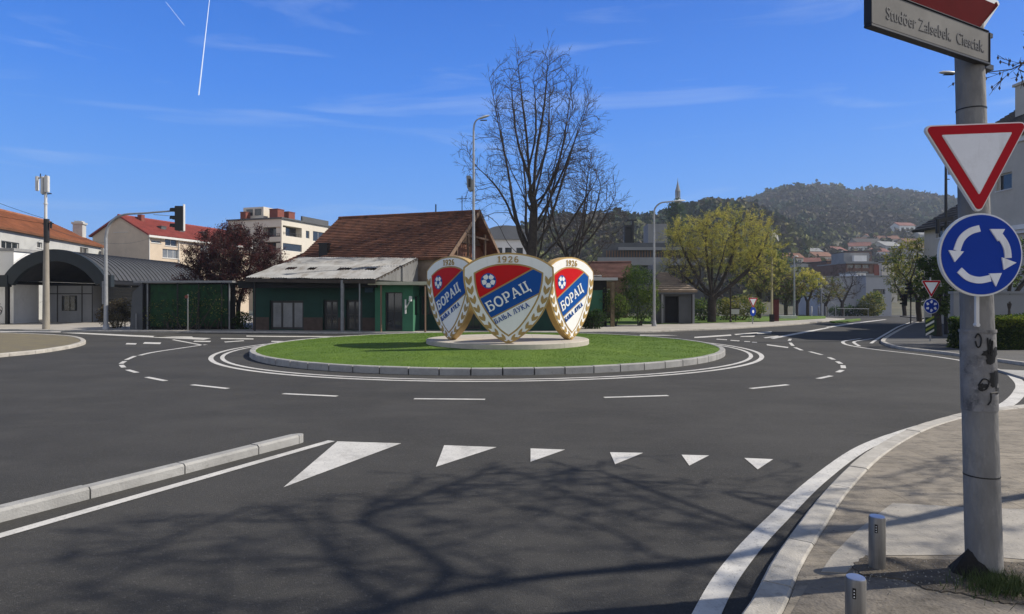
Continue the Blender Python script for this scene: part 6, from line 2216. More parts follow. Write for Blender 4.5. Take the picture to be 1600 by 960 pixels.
q_ = far_b('brick_building', 'brick apartment building with grey balconies above the grey far buildings', 1322, 1372, 150, 412, M_brown, 14, [(1324, 414, 1334, 419), (1336, 414, 1346, 419), (1348, 414, 1358, 419), (1324, 424, 1334, 431), (1336, 424, 1346, 431), (1348, 424, 1358, 431)], base=0.0)[0]
b = MB(); b.box(-.6, 6.0, -1.0, -.02, 6.7, 7.5); b.box(-.6, 6.0, -1.0, -.02, 9.9, 10.4); b.build('balcony_band', M_concdk, q_)
b = MB(); b.box(.5, 6.5, 2, 8, 10.1, 12.6); b.build('upper_storey', M_concdk, q_)
b = MB(); b.box(2.4, 5.4, 1.0, 1.9, 10.1, 11.9); b.build('white_block', M_stucco_w, q_)
b = MB(); b.box(6.4, 7.6, -.3, 2, 3, 9.6); b.build('brick_pier', M_brickred, q_)

def block(label, px0, px1, dd, top_py, m, rows_, cols_, lp=11):
    zb = tz(X((px0 + px1) / 2, dd), dd) - 1
    w = X(px1, dd) - X(px0, dd)
    hh = Z(top_py, dd) - zb
    hs = []
    for r_ in range(rows_):
        for c_ in range(cols_):
            x_ = w * (c_ + .5) / cols_
            z_ = hh - 1.1 - 2.9 * r_
            hs.append((x_ - w / cols_ * .28, z_ - 1.4, x_ + w / cols_ * .28, z_, 2))
    return house('housing_block', label, 'apartment building', (X(px0, dd), dd, zb), 0, w, lp, hh, 1, 'flat', m, M_tile_dk, {'F': [q for q in hs if q[1] > .5]}, over=.3, depth=.3, sill=False)
block('pale four storey block left of the grey far building, partly behind trees', 1244, 1275, 190, 412, M_stucco_g, 3, 5)
block('brown housing block above the left part of the long grey building', 1292, 1320, 175, 409, M_brown, 3, 4)
block('cream housing block right of the brick apartment building', 1378, 1402, 180, 411, M_stucco_c, 3, 4)
block('wide grey housing block at the foot of the slope, behind the far traffic light', 1404, 1444, 200, 405, M_stucco_g, 3, 6)
block('upper brown block stepping up the slope above the brick apartment building', 1330, 1362, 235, 393, M_brown, 2, 5)

# houses on the lower hillside
hill = [
    (1236, 414, 10, 5, 'or', 'leftmost low house on the hillside, pale walls under an orange roof', 10),
    (1258, 420, 9, 4.5, 'rd', 'pink red roofed house half hidden by trees left of the grey building', -15),
    (1286, 412, 11, 5.5, 'or', 'wide orange roofed hillside house above the left end of the grey building', 18),
    (1304, 420, 9, 4.5, 'br', 'brown roofed house low on the hillside, just above the long grey building', -8),
    (1313, 402, 10, 5, 'rd', 'red roofed house on the slope left of the brick apartment building', 25),
    (1338, 396, 10, 5, 'rd', 'red roofed house directly above the brick apartment building', -20),
    (1358, 391, 14, 5, 'dk', 'long dark roofed building highest above the brick apartment building', 5),
    (1376, 404, 9, 5, 'rd', 'red roofed house on the slope just right of the brick apartment building', 15),
    (1384, 382, 9, 4, 'or', 'small orange roofed cottage alone among trees above the dark roofed one', -12),
    (1397, 396, 12, 5.5, 'gr', 'grey roofed house right of the cluster, with a rounded pale gable', 22),
    (1414, 406, 11, 5, 'dk', 'dark grey roofed house on the right part of the lower slope', -18),
    (1427, 388, 10, 4.5, 'br', 'brown roofed house up the slope left of the right hand building', 12),
    (1438, 400, 12, 5.5, 'cr', 'cream walled gable house with a yellow brown roof, lower right slope', -25),
    (1415, 364, 9, 5, 'rd', 'white house with a red roof high on the slope, alone in a meadow', 8),
    (1447, 376, 9, 4.5, 'gr', 'grey roofed house high on the slope close to the right hand building', -5),
    (1368, 378, 8, 4, 'or', 'tiny orange roofed house high above the brick apartment building', 20),
    (1345, 384, 8, 4, 'br', 'tiny brown roofed house left of the tiny orange roofed one', -14),
    (1272, 400, 8, 4, 'gr', 'grey roofed house peeping from trees above the small golden tree', 16)]
RM = {'or': M_hill_or, 'rd': M_hill_rd, 'br': M_tile_br, 'dk': M_tile_dk, 'gr': M_concdk, 'cr': mat('ochre_tiles', (.28, .19, .08), .9, .2, 1)}
WM = {'or': M_stucco_c, 'rd': M_stucco_w, 'br': M_stucco_p, 'dk': M_stucco_g, 'gr': M_stucco_g, 'cr': M_stucco_c}
for (px, py, w, h, c_, lab, yw) in hill:
    q = ray_terrain(px, py + 4)
    if q is None:
        continue
    s_ = q.y / 330.0
    w, h = w * max(.8, s_), h * max(.8, s_)
    house('hillside_house', lab, 'house', (q.x - w / 2, q.y - 3, q.z - .5), R(yw), w, w * .75, h, w * .2, 'gable', WM[c_], RM[c_],
          {'F': [(w * .12, h * .45, w * .3, h * .8), (w * .42, h * .45, w * .6, h * .8), (w * .72, h * .45, w * .9, h * .8)]}, 'houses scattered on the lower hillside', rows=3, over=.5, z0=-5, sill=False)

# ------------------------------------------------------------------ right side buildings
O = Vector((27.4, 28.0, 0.09))
# side wall runs along Y: local front of the block faces the street (-X)
yaw = -math.pi / 2
O = Vector((27.4, 39.0, .09))
Lb = 6.2
hs = holes_px(O, yaw, [(1557, 271, 1581, 297, 1)])
hs = [q for q in hs] + [(.8, 2.6, 2.0, 4.4, 2)]
rb_, rr0 = house('street_house', 'tall beige house on the right edge behind the yield sign, with a stone ledge', 'house', O, yaw, Lb, 9, 11.0, 2.8, 'gable', M_beige, M_tile_dk, {'F': hs, 'L': [(2, 6.6, 3.4, 8.2, 2), (5.5, 6.6, 6.9, 8.2, 2)]}, rows=18, over=.6, depth=.22)
b = MB(); b.box(-.1, Lb + .1, -.32, -.003, 5.55, 5.80); b.box(-.1, Lb + .1, -.2, -.003, 5.35, 5.55); b.build('ledge', M_stucco_w, rb_)
b = MB(); b.box(-.2, Lb + .2, -.16, -.002, 10.3, 10.55); b.build('eaves_band', M_stucco_w, rb_)
b = MB()
for i in range(7):
    b.bar((i * 1.0 + .1, -.6, 10.85), (i * 1.0 + .1, .1, 11.05), .1, .14)
b.build('rafter_ends', M_wood, rb_)
b = MB(); b.box(1.6, 2.3, 2.0, 2.7, 11.5, 14.2); b.box(1.5, 2.4, 1.9, 2.8, 14.2, 14.35); b.build('chimney', M_beige, rr0)
b = MB(); b.tube([(.35, -.1, 0), (.35, -.1, 10.4)], .06, 8); b.build('downpipe', M_galvd, rb_)
# second house: steep dark hipped roof with bay
O = Vector((31.3, 48.6, .09))
hs = holes_px(O, yaw, [(1463, 353, 1473, 372, 1), (1476, 395, 1484, 415, 1)]) + [(2, 2.5, 3.2, 4.2, 2), (5, 2.5, 6.2, 4.2, 2), (8, 2.5, 9.2, 4.2, 2), (5, 5.0, 6.2, 6.4, 2)]
r2, rr1 = house('street_house', 'beige house with a steep dark hipped roof, left of the big signs', 'house', O, yaw, 9.8, 8, 7.3, 3.0, 'gable', M_beige, M_tile_dk, {'F': hs, 'L': [(2, 4.6, 3.4, 6.2, 2), (5, 4.6, 6.4, 6.2, 2), (2, 1.6, 3.4, 3.2, 2)]}, rows=16, hip=(2.6, 2.2), over=.6)
b = MB(); b.box(7.8, 9.6, -1.1, -.01, 4.2, 7.6); by = b.build('bay', M_beige, r2)
b = MB(); b.box(8.2, 9.2, -1.14, -1.09, 5.3, 6.9); b.build('bay_window', M_glass, by)
b = MB()
A = [Vector(q) for q in ((7.5, -1.5, 7.6), (9.9, -1.5, 7.6), (9.9, .8, 7.6), (7.5, .8, 7.6))]
S_0 = Vector((8.7, -.3, 9.1))
for i in range(4):
    slope(b, A[i], A[(i + 1) % 4], S_0, S_0, 8)
b.build('bay_roof', M_tile_dk, r2, fix=False)
b = MB(); b.box(4.6, 7.4, -1.3, -.01, 3.6, 3.75); b.box(4.6, 7.4, -1.3, -1.25, 3.75, 4.5); b.build('balcony', M_wood, r2)
# pale garden wall behind the hedge
gw = MB(); gw.box(X(1498, 25.6), 27.2, 25.9, 26.1, 0, 2.15); gw.box(X(1498, 25.6) - .05, 27.25, 25.84, 26.16, 2.15, 2.25)
tag(gw.build('garden_wall', M_concdk), 'pale grey garden wall standing behind the clipped hedge', 'wall')
# telephone pole by the houses
tpole = thing('utility_pole', 'thin black pole rising beside the steep dark roof', 'pole', (X(1478, 33), 33, .09))
b = MB(); b.tube([(0, 0, -.1), (0, 0, Z(262, 33))], [.10, .06], 8); b.build('pole', M_black, tpole)
b = MB(); b.bar((-.5, 0, 5.85), (.35, 0, 6.0), .12, .2); b.tube([(-.45, -.05, 5.2), (-.45, -.05, 5.9)], .11, 8); b.build('transformer', M_black, tpole)
b = MB(); b.bar((-.05, 0, 8.0), (.18, 0, 8.0), .04); b.build('hook', M_black, tpole)

# ------------------------------------------------------------------ street furniture
def base_z(d):
    return .09
# double lamp style: pole with a short arm, behind the monument
def lamp(label, px, d, py_top, arm, head, m=M_galv, r0=.105, r1=.06, extra=None, bz=.09):
    t = thing('street_lamp', label, 'street lamp', (X(px, d), d, bz))
    zt = Z(py_top, d) - bz
    path = [Vector((0, 0, -.05)), Vector((0, 0, zt * .5)), Vector((0, 0, zt))] + [Vector((a, 0, zt + c)) for a, c in arm]
    rr_ = [r0, (r0 + r1) / 2, r1] + [r1 * .8] * len(arm)
    b = MB(); b.tube([path[0], path[1], path[2]], rr_[:3], 12); b.lathe([(r0 * 1.6, 0), (r0 * 1.6, .06), (r0 * 1.1, .35), (r0, .4)], 12)
    b.build('pole', m, t, smooth=True)
    ap_ = cat_rom([path[2]] + path[3:], 6)
    b = MB(); b.tube(ap_, [lerp(r1, r1 * .65, i / (len(ap_) - 1)) for i in range(len(ap_))], 10); b.build('arm', m, t, smooth=True)
    e_ = path[-1]
    hx, hz_, ang = head
    b = MB()
    n = 10
    prof = [(0, .05, .05), (.12, .10, .07), (.35, .15, .09), (.6, .14, .08), (.75, .05, .03)]
    vs = []
    for (s, wd__, ht) in prof:
        for k_ in range(n):
            a = 2 * math.pi * k_ / n
            y, z = wd__ * math.cos(a), ht * math.sin(a) * (1 if math.sin(a) > 0 else .45)
            x = s * hx
            vs.append((e_.x + x * math.cos(ang) - z * math.sin(ang), y, e_.z + abs(x) * math.sin(ang) * (1 if hx > 0 else 1) + z * math.cos(ang)))
    fs = [(i * n + k_, i * n + (k_ + 1) % n, (i + 1) * n + (k_ + 1) % n, (i + 1) * n + k_) for i in range(len(prof) - 1) for k_ in range(n)]
    fs += [tuple(range(n))[::-1], tuple((len(prof) - 1) * n + k_ for k_ in range(n))]
    b.add(vs, fs)
    hd_ = b.build('lamp_head', M_lampw, t, smooth=True)
    b = MB(); b.box(e_.x + (.15 if hx > 0 else -.55 * abs(hx)), e_.x + (.55 * hx if hx > 0 else -.15), -.1, .1, e_.z - .07, e_.z - .045); b.build('lens', M_glass, hd_)
    return t
t = lamp('tall grey street lamp rising behind the crest shields, a box halfway up', 740, 38.3, 203, [(.04, .3), (.12, .5), (.25, .62)], (1.0, .0, R(18)))
b = MB()
zb_ = Z(291, 38.3)
sp_ = [(-.42, .50), (-.18, .50), (-.05, .2), (-.05, -.38), (-.22, -.46), (-.38, -.2)]
b.slab([(x, zb_ + z) for x, z in sp_], -.25, .1); b.build('loudspeaker_box', M_galvd, t, bevel=.03)
b = MB(); b.box(-.30, -.16, -.27, -.252, zb_ - .2, zb_ + .3); b.build('speaker_grille', M_black, t)
lamp('grey street lamp with one curved arm, left of the broad tree', 1022, 42.5, 332, [(.1, .33), (.45, .62), (1.0, .70), (1.25, .72)], (1.1, .0, R(3)))
t = lamp('street lamp mostly hidden behind the concrete sign pole, its white head above', 1511, 30.0, 112, [(-.02, .02)], (-1.15, 0, R(2)), M_galv, .1, .08)
for ch in list(t.children):
    if ch.name.startswith('lamp_head'):
        ch.location = (-.42, 0, -.1)
    if ch.name.startswith('arm'):
        bpy.data.objects.remove(ch)
lamp('slim far lamp post left of the long grey building', 1241, 62, 402, [(0.0, .05)], (.5, 0, 0), M_galv, .1, .06)
lamp('slender far lamp post in front of the left end of the grey building', 1283, 76, 436, [(.02, .05)], (.5, 0, 0), M_galvd, .1, .06, bz=-.1)
yp = thing('flag_pole', 'cream coloured pole with a small white banner beside the broad tree', 'flag pole', (X(1206, 50), 50, .13))
b = MB(); b.tube([(0, 0, -.05), (0, 0, Z(362, 50))], [.09, .06], 10); b.build('pole', mat('cream_pole', (.5, .45, .28), .6, .1, 4), yp)
b = MB(); b.add([(.05, 0, Z(364, 50)), (.5, .05, Z(370, 50)), (.55, .02, Z(380, 50)), (.3, -.04, Z(374, 50)), (.05, 0, Z(372, 50))], [(0, 1, 2, 3, 4)]);
b.add([(.05, .012, Z(364, 50)), (.5, .062, Z(370, 50)), (.55, .032, Z(380, 50)), (.3, -.028, Z(374, 50)), (.05, .012, Z(372, 50))], [(4, 3, 2, 1, 0)]); b.build('banner', M_stucco_w, yp, fix=False)
b = MB(); b.box(-.14, .14, -.14, .14, -.02, .55); b.build('base', M_black, yp)
rp = thing('signal_cabinet', 'dark red cabinet standing beside the cream pole', 'cabinet', (X(1211, 50.4), 50.4, .13))
b = MB(); b.box(-.15, .25, -.15, .15, 0, 1.7); b.build('cabinet_body', mat('dull_red', (.10, .02, .02), .7, .2, 3), rp)
b = MB(); b.box(-.19, .29, -.19, .19, 1.7, 1.78); b.build('lid', M_black, rp)
for px, lab in ((1268, 'white topped bollard left of the metal hoop, far right verge'), (1279, 'grey bollard between the white topped one and the far lamp post'), (1290, 'grey bollard just left of the metal hoop')):
    t = thing('far_bollard', lab, 'bollard', (X(px, 68), 68, -.05), 0, 'bollards on the far verge')
    b = MB(); b.lathe([(.09, 0), (.08, 1.0), (.07, 1.06), (.02, 1.1)], 10); b.build('post', M_galvd if px > 1270 else M_wfr, t, smooth=True)
    b = MB(); b.lathe([(.13, 0), (.13, .05)], 10); b.build('foot', M_black, t)
hp_ = thing('metal_hoop', 'curved metal hoop rail in front of the long grey building', 'rail', (X(1294, 72), 72, -.15))
b = MB(); b.tube(cat_rom([Vector((0, 0, 0)), Vector((0, 0, 1.0)), Vector((.4, 0, 1.5)), Vector((.8, 0, 1.1)), Vector((.85, 0, 0))], 6), .045, 8); b.build('hoop', M_galv, hp_, smooth=True)
b = MB(); b.tube([(1.0, 0, .9), (4.6, 0, .85)], .035, 6); b.tube([(1.8, 0, 0), (1.8, 0, .9)], .03, 6); b.tube([(4.5, 0, 0), (4.5, 0, .9)], .03, 6); b.build('rail', M_galv, hp_)
wl = MB(); wl.box(X(1219, 57), X(1246, 57), 57, 57.5, .0, .38)
tag(wl.build('low_wall', M_stucco_w), 'short low white wall at the foot of the first far lamp post', 'wall')
ib = thing('notice_board', 'small white board on a post right of the broad tree trunk', 'board', (X(1150, 50.5), 50.5, .13))
b = MB(); b.box(-.45, .25, -.03, .03, .55, .95); b.build('board', M_wfr, ib)
b = MB(); b.box(-.03, .03, .03, .09, 0, .9); b.box(-.55, .3, -.08, .1, .96, 1.02); b.build('frame', M_black, ib)
tk = thing('thin_pole', 'thin dark pole between the broad tree and the far yield sign', 'pole', (X(1141.5, 49), 49, .1))
b = MB(); b.tube([(0, 0, -.05), (0, 0, 3.2)], [.06, .05], 8); b.build('pole', M_wood, tk)
b = MB(); b.lathe([(.1, 0), (.1, .15), (.06, .2)], 8); b.build('base', M_black, tk)

# signs on posts
def tri_pts(R_, rc, n=5, down=True):
    """rounded triangle, circumradius R_"""
    out = []
    for i in range(3):
        a = R((-90 if down else 90) + 120 * i)
        cx_, cz_ = (R_ - 2 * rc) * math.cos(a), (R_ - 2 * rc) * math.sin(a)
        for k_ in range(n + 1):
            t = a + R(-60 + 120 * k_ / n)
            out.append((cx_ + rc * math.cos(t), cz_ + rc * math.sin(t)))
    return out
def circ_pts(r, n=48, cx_=0, cz_=0):
    return [(cx_ + r * math.cos(2 * math.pi * i / n), cz_ + r * math.sin(2 * math.pi * i / n)) for i in range(n)]
def yield_plate(parent, R_, z, name='yield_plate'):
    b = MB(); b.slab(tri_pts(R_, R_ * .075), -.012, .012); pl_ = b.build(name, M_signrim, parent)
    pl_.location = (0, -.06, z)
    b = MB(); b.slab(tri_pts(R_ * .955, R_ * .06), -.018, -.008); b.build('red_border', M_signred, pl_)
    b = MB(); b.slab(tri_pts(R_ * .665, R_ * .012, 2), -.022, -.014); b.build('rim_line', M_signrim, pl_)
    b = MB(); b.slab(tri_pts(R_ * .635, R_ * .012, 2), -.026, -.018); b.build('white_field', M_signw, pl_)
    return pl_
def arrow_parts(parent, r, far=False):
    S_ = r / 170.0
    c0 = (402, 478)
    t = lambda pts: [((x - c0[0]) * S_, -(y - c0[1]) * S_) for x, y in pts]
    def band(path, w):
        path = [Vector((a, b_, 0)) for a, b_ in path]
        path = cat_rom(path, 6)
        nn_ = normals2(path)
        lft = [p + n_ * w / 2 for p, n_ in zip(path, nn_)]
        rgt = [p - n_ * w / 2 for p, n_ in zip(path, nn_)]
        return [(p.x, p.y) for p in lft] + [(p.x, p.y) for p in rgt[::-1]]
    A1 = [(392, 371), (352, 384), (318, 414), (299, 462)]
    A2 = [(473, 400), (494, 430), (505, 460), (508, 492)]
    A3 = [(310, 541), (345, 571), (390, 582), (436, 574)]
    out = []
    b = MB(); b.slab(t(band(A1, 27)), -.026, -.016); b.slab(t([(265, 460), (327, 465), (290, 508)]), -.0275, -.016); out.append(b.build('arrow', M_signw, parent))
    b = MB(); b.slab(t(band(A2, 27)), -.026, -.016); b.slab(t([(433, 374), (494, 374), (466, 424)]), -.0275, -.016); b.slab(t([(482, 489), (541, 511), (490, 540)]), -.0268, -.016); out.append(b.build('arrow', M_signw, parent))
    b = MB(); b.slab(t(band(A3, 27)), -.026, -.016); b.slab(t([(430, 555), (481, 553), (457, 608)]), -.0275, -.016); out.append(b.build('arrow', M_signw, parent))
    return out
# far right post: yield, roundabout, marker board
d = 27.8
t = thing('traffic_sign', 'sign post with yield and roundabout plates above a yellow white striped board', 'traffic sign', (X(1453.5, d), d, .09))
b = MB(); b.tube([(0, 0, -.05), (0, 0, Z(437, d))], .03, 10); b.build('pole', M_galv, t)
yield_plate(t, .50, Z(447.5, d) - .09)
b = MB(); b.slab(circ_pts(.33), -.012, .012); cp_ = b.build('roundabout_plate', M_signrim, t); cp_.location = (0, -.06, Z(478.5, d) - .09)
b = MB(); b.slab(circ_pts(.31), -.018, -.008); b.build('blue_disc', M_signblue, cp_)
for i in range(6):
    a0 = R(60 * i + 15)
    pts_ = [(.19 * math.cos(a0 + u) + v * .045 * math.cos(a0 + u), .19 * math.sin(a0 + u) + v * .045 * math.sin(a0 + u)) for u, v in ((0, 1), (.25, 1.6), (.62, 0), (.25, -1.6), (0, -1))]
    b = MB(); b.slab(pts_, -.024, -.014); b.build('arrow', M_signw, cp_)
zb0, zb1 = .28, Z(496, d) - .09
b = MB(); b.box(-.24, .24, -.05, -.03, zb0, zb1); mb_ = b.build('marker_board', mat('dark_green_board', (.02, .05, .03), .6, .2, 4), t)
hh_ = (zb1 - zb0) / 4
for i in range(4):
    z_ = zb1 - (i + .85) * hh_
    b = MB(); b.slab([(-.23, z_ - .06), (.13, z_ + .14), (.13, z_ + .14 + hh_ * .48), (-.23, z_ - .06 + hh_ * .48)], -.062, -.046)
    b.build('stripe', mat('marker_yellow', (.33, .40, .05), .5, .1, 4) if i % 2 == 0 else M_emw, mb_)
# far yield sign by the tree
d = 46.0
t = thing('traffic_sign', 'faded far yield sign over a narrow blue plate, right of the broad tree', 'traffic sign', (X(1176, d), d, .09))
b = MB(); b.tube([(0, 0, -.05), (0, 0, Z(466, d))], .04, 8); b.build('pole', M_galv, t)
pl_ = yield_plate(t, .50, Z(471, d) - .09); pl_.rotation_euler = (0, 0, R(20))
b = MB(); b.slab(circ_pts(.33, 24), -.012, .012); cp_ = b.build('blue_plate', M_signblue, t); cp_.location = (0, -.06, Z(487, d) - .09); cp_.rotation_euler = (0, 0, R(35))
b = MB(); b.slab(circ_pts(.12, 12), -.02, -.01); b.build('white_mark', M_emw, cp_)

# traffic signals
def signal_head(parent, z, x=0, s=1.0, y=0.0, flip=1):
    b = MB(); b.box(x - .15 * s, x + .15 * s, y - .12 * s, y + .12 * s, z - .48 * s, z + .48 * s)
    h_ = b.build('signal_head', M_black, parent, bevel=.02)
    for i, c_ in enumerate(((.12, .01, .01), (.10, .07, .01), (.01, .07, .04))):
        zz = z + (.31 - .31 * i) * s
        b = MB()
        vs = []
        for k_ in range(13):
            a = R(-20 + 220 * k_ / 12)
            for yy_ in (0, .2 * s):
                vs.append((x - flip * (.15 * s + yy_), y + .11 * s * math.cos(a), zz + .11 * s * math.sin(a)))
        b.add(vs, [(2 * k_, 2 * k_ + 1, 2 * k_ + 3, 2 * k_ + 2) for k_ in range(12)])
        b.build('visor', M_black, h_, fix=False)
        b = MB(); b.tube([(x - flip * .15 * s, y, zz), (x - flip * .17 * s, y, zz)], .1 * s, 12); b.build('signal_lens', mat('lens_%d' % i, c_, .3, .1, 3), h_)
    return h_
d = 38.0
t = thing('traffic_light', 'traffic light hanging from a long curved mast arm over the left road', 'traffic light', (X(165.5, d), d, .09))
zt = Z(372, d) - .09
arm = [Vector((0, 0, zt)), Vector((.12, 0, Z(358, d))), Vector((.45, 0, Z(346, d))), Vector((1.1, 0, Z(338, d))), Vector((2.4, 0, Z(335.5, d))), Vector((X(284, d) - X(165.5, d), 0, Z(331, d)))]
ap_ = cat_rom(arm, 6)
b = MB(); b.tube([(0, 0, -.05), (0, 0, .3), (0, 0, zt)], [.15, .12, .085], 12); b.lathe([(.2, 0), (.2, .05), (.15, .25), (.13, .3)], 12); b.build('mast', M_galv, t, smooth=True)
b = MB(); b.tube(ap_, [lerp(.085, .045, i / (len(ap_) - 1)) for i in range(len(ap_))], 10); b.build('mast_arm', M_galv, t, smooth=True)
b = MB(); b.bar((X(240, d) - X(165.5, d), 0, Z(338, d)), (X(280, d) - X(165.5, d), 0, Z(341, d)), .03); b.build('brace', M_galv, t)
xh = X(281, d) - X(165.5, d)
signal_head(t, Z(341.5, d) - .09, xh, 1.5)
b = MB(); b.box(xh + .235, xh + .27, -.10, .10, Z(358, d) - .2, Z(322, d)); b.build('backing_board', M_wfr, t)
b = MB(); b.box(-.18, -.06, -.1, .1, Z(478, d), Z(442, d)); b.build('control_box', M_galvd, t)
d = 48.0
t = thing('traffic_light', 'far black traffic light on a thin post left of the striped board', 'traffic light', (X(1423, d), d, .04))
b = MB(); b.tube([(0, 0, -.05), (0, 0, Z(447, d))], .045, 8); b.build('post', M_black, t)
signal_head(t, Z(452, d), -.05, .95); signal_head(t, Z(468, d) - .1, -.45, .9)
b = MB(); b.bar((-.45, 0, Z(466, d)), (.0, 0, Z(466, d)), .05); b.build('bracket', M_black, t)

# antenna pole on the left
d = 38.5
t = thing('antenna_pole', 'tall pale pole on the far left carrying white phone antennas', 'pole', (X(72, d), d, .09))
zt = Z(345, d)
b = MB(); b.tube([(0, 0, -.1), (0, 0, 3.3), (.02, 0, zt)], [.20, .165, .12], 14); b.build('pole', M_cpole, t, smooth=True)
b = MB(); b.tube([(-.02, 0, zt - .9), (-.02, 0, Z(305, d))], [.09, .075], 10); b.tube([(-.02, 0, Z(322, d)), (-.02, 0, Z(320, d))], .11, 10); b.build('upper_mast', M_lampw, t)
for (xx, yy, za, zb_, w__) in ((-.53, 0, 301, 278, .15), (-.13, -.1, 306, 279, .17), (.14, -.12, 304, 278, .24)):
    b = MB(); b.box(xx - w__ / 2, xx + w__ / 2, yy - .1, yy + .1, Z(za, d), Z(zb_, d)); b.build('antenna_panel', M_wfr, t, bevel=.03)
b = MB(); b.bar((-.55, 0, Z(281, d)), (.2, 0, Z(281, d)), .05); b.bar((-.25, .02, Z(306, d)), (.3, .02, Z(305, d)), .06); b.tube([(-.02, .0, Z(306, d)), (-.02, 0, Z(276, d))], .04, 8); b.tube([(-.36, 0, Z(281, d)), (-.33, 0, Z(274, d))], .03, 6)
b.build('antenna_frame', M_black, t)
b = MB(); b.tube([(.05, -.02, zt - 1.4), (.04, -.02, zt)], .15, 10); b.bar((-.2, 0, zt - .3), (.45, 0, zt - .25), .05); b.tube([(.3, 0, zt - .55), (.3, 0, zt - .15)], .06, 8); b.build('cable_clamp', M_black, t)
def wire(label, a, b_, sag, r=.012, n=20):
    pts_ = []
    for i in range(n + 1):
        s = i / n
        p = Vector(a).lerp(Vector(b_), s)
        p.z -= sag * 4 * s * (1 - s)
        pts_.append(p)
    m_b = MB(); m_b.tube(pts_, r, 5)
    return tag(m_b.build('overhead_wire', M_black), label, 'wire', 'wires strung to the antenna pole')
tp_ = (X(72, d), d, zt - .2)
wire('lowest thin wire running from the antenna pole to the left edge', tp_, (-48, 33, 12.5), .8)
wire('upper thin wire sagging steeply to the antenna pole from the left edge', (tp_[0], tp_[1], tp_[2] + .3), (-36, 28, 14), 1.0)
wire('thin wire over the orange roof from the antenna pole to the white house', (tp_[0], tp_[1], tp_[2] - .1), (-41.5, 57, 7.6), .6)
wire('thin wire crossing behind the arched hall from antenna pole towards the red roof', (tp_[0] + .3, tp_[1], tp_[2] - .3), (-42.4, 75, 9.0), .8)

# ------------------------------------------------------------------ the near pole and its signs
def PZ(px, d):
    return X(px, d)
d = 4.42
cp = thing('sign_pole', 'thick stained concrete pole in the right foreground carrying the road signs', 'pole', (X(1538, d), d, .09))
zt = 3.95
dxt = X(1515, d) - X(1538, d)
lean = lambda z: dxt * z / 3.55
b = MB()
zz_ = [-.15, 0, .5, 1.0, 1.55, 2.2, 2.8, 3.3, zt]
rgp = random.Random(3)
b.tube([(lean(max(0, z)), 0, z) for z in zz_], [.112, .109, .107, .104, .100, .094, .090, .087, .085], 28)
b.build('shaft', M_pole, cp, smooth=True)
for z_ in (Z(742, d) - .09, Z(343, d) - .09, Z(172, d) - .09):
    b = MB(); rr_ = .108 if z_ < 1 else .0905; b.tube([(lean(z_), 0, z_ - .004), (lean(z_), 0, z_ + .004)], rr_, 28); b.build('seam_ring', M_black, cp)
za, zb_ = Z(640, d) - .09, Z(515, d) - .09
b = MB(); b.tube([(lean(za), 0, za), (lean((za + zb_) / 2), 0, (za + zb_) / 2), (lean(zb_), 0, zb_)], [.1075, .106, .1045], 28, cap=False)
b.tube([(lean(zb_), 0, zb_ - .018), (lean(zb_), 0, zb_)], .110, 28)
b.build('poster_wrap', M_wrap, cp, smooth=True, fix=False)
b = MB()
rgp = random.Random(8)
for (px_, py_, s_) in ((1528, 560, .05), (1540, 575, .06), (1534, 545, .05), (1543, 600, .04), (1519, 603, .025), (1536, 590, .035)):
    z_ = Z(py_, d) - .09
    cx_ = X(px_, d) - X(1538, d) - lean(z_)
    ang0 = math.asin(max(-.9, min(.9, cx_ / .11)))
    for k_ in range(5):
        a = ang0 + rgp.uniform(-.25, .25)
        zz2 = z_ + rgp.uniform(-s_, s_)
        q = []
        m_ = 7
        for i in range(m_):
            t_ = 2 * math.pi * i / m_
            rr_ = s_ * rgp.uniform(.3, .8)
            aa = a + rr_ * math.cos(t_) / .11
            q.append((lean(zz2) + .1098 * math.sin(aa), -.1098 * math.cos(aa), zz2 + rr_ * math.sin(t_)))
        b.add(q, [tuple(range(m_))])
b.build('spray_blots', M_ink, cp, fix=False)
# spray scribbles: curved strokes following the shaft
def on_shaft(a, z, r=.1105):
    return Vector((lean(z) + r * math.sin(a), -r * math.cos(a), z))
b = MB()
for (ctr, pts_) in (((-.5, Z(532, d)), [(-.25, .02), (-.1, .05), (.05, .02), (0, -.03), (-.15, -.04), (-.25, .0)]),
                    ((-.35, Z(600, d)), [(-.3, 0), (-.05, .045), (.25, .03), (.1, -.02), (-.2, -.03), (-.3, .01)]),
                    ((.0, Z(540, d)), [(-.1, .06), (-.05, -.05), (.05, .05), (.1, -.06), (.2, .04)]),
                    ((.1, Z(618, d)), [(-.1, .03), (.3, .035), (.6, .03)]), ((.1, Z(618, d)), [(-.1, .03), (-.12, -.02), (-.3, -.05)])):
    path = cat_rom([on_shaft(ctr[0] + u, ctr[1] - .09 + v) for u, v in pts_], 6)
    b = MB(); b.tube(path, .0045, 5); b.build('spray_scribble', M_ink, cp)
b = MB()
vs = []
n = 20
rgp = random.Random(5)
for i in range(n):
    a = 2 * math.pi * i / n
    r_ = .15 + .07 * max(0, math.cos(a - math.pi)) + rgp.uniform(-.02, .03)
    vs.append((r_ * math.cos(a), r_ * math.sin(a), -.03))
for i in range(n):
    a = 2 * math.pi * i / n
    vs.append((.112 * math.cos(a), .112 * math.sin(a), .03 + .12 * max(0, math.cos(a - math.pi)) ** 2 + rgp.uniform(0, .03)))
b.add(vs, [(i, (i + 1) % n, n + (i + 1) % n, n + i) for i in range(n)])
b.build('base_collar', mat('black_base', (.018, .016, .014), .9, .4, 9, bump=.6, bscale=30), cp, fix=False)  # black skirt round the pole foot, taller and wider on the left
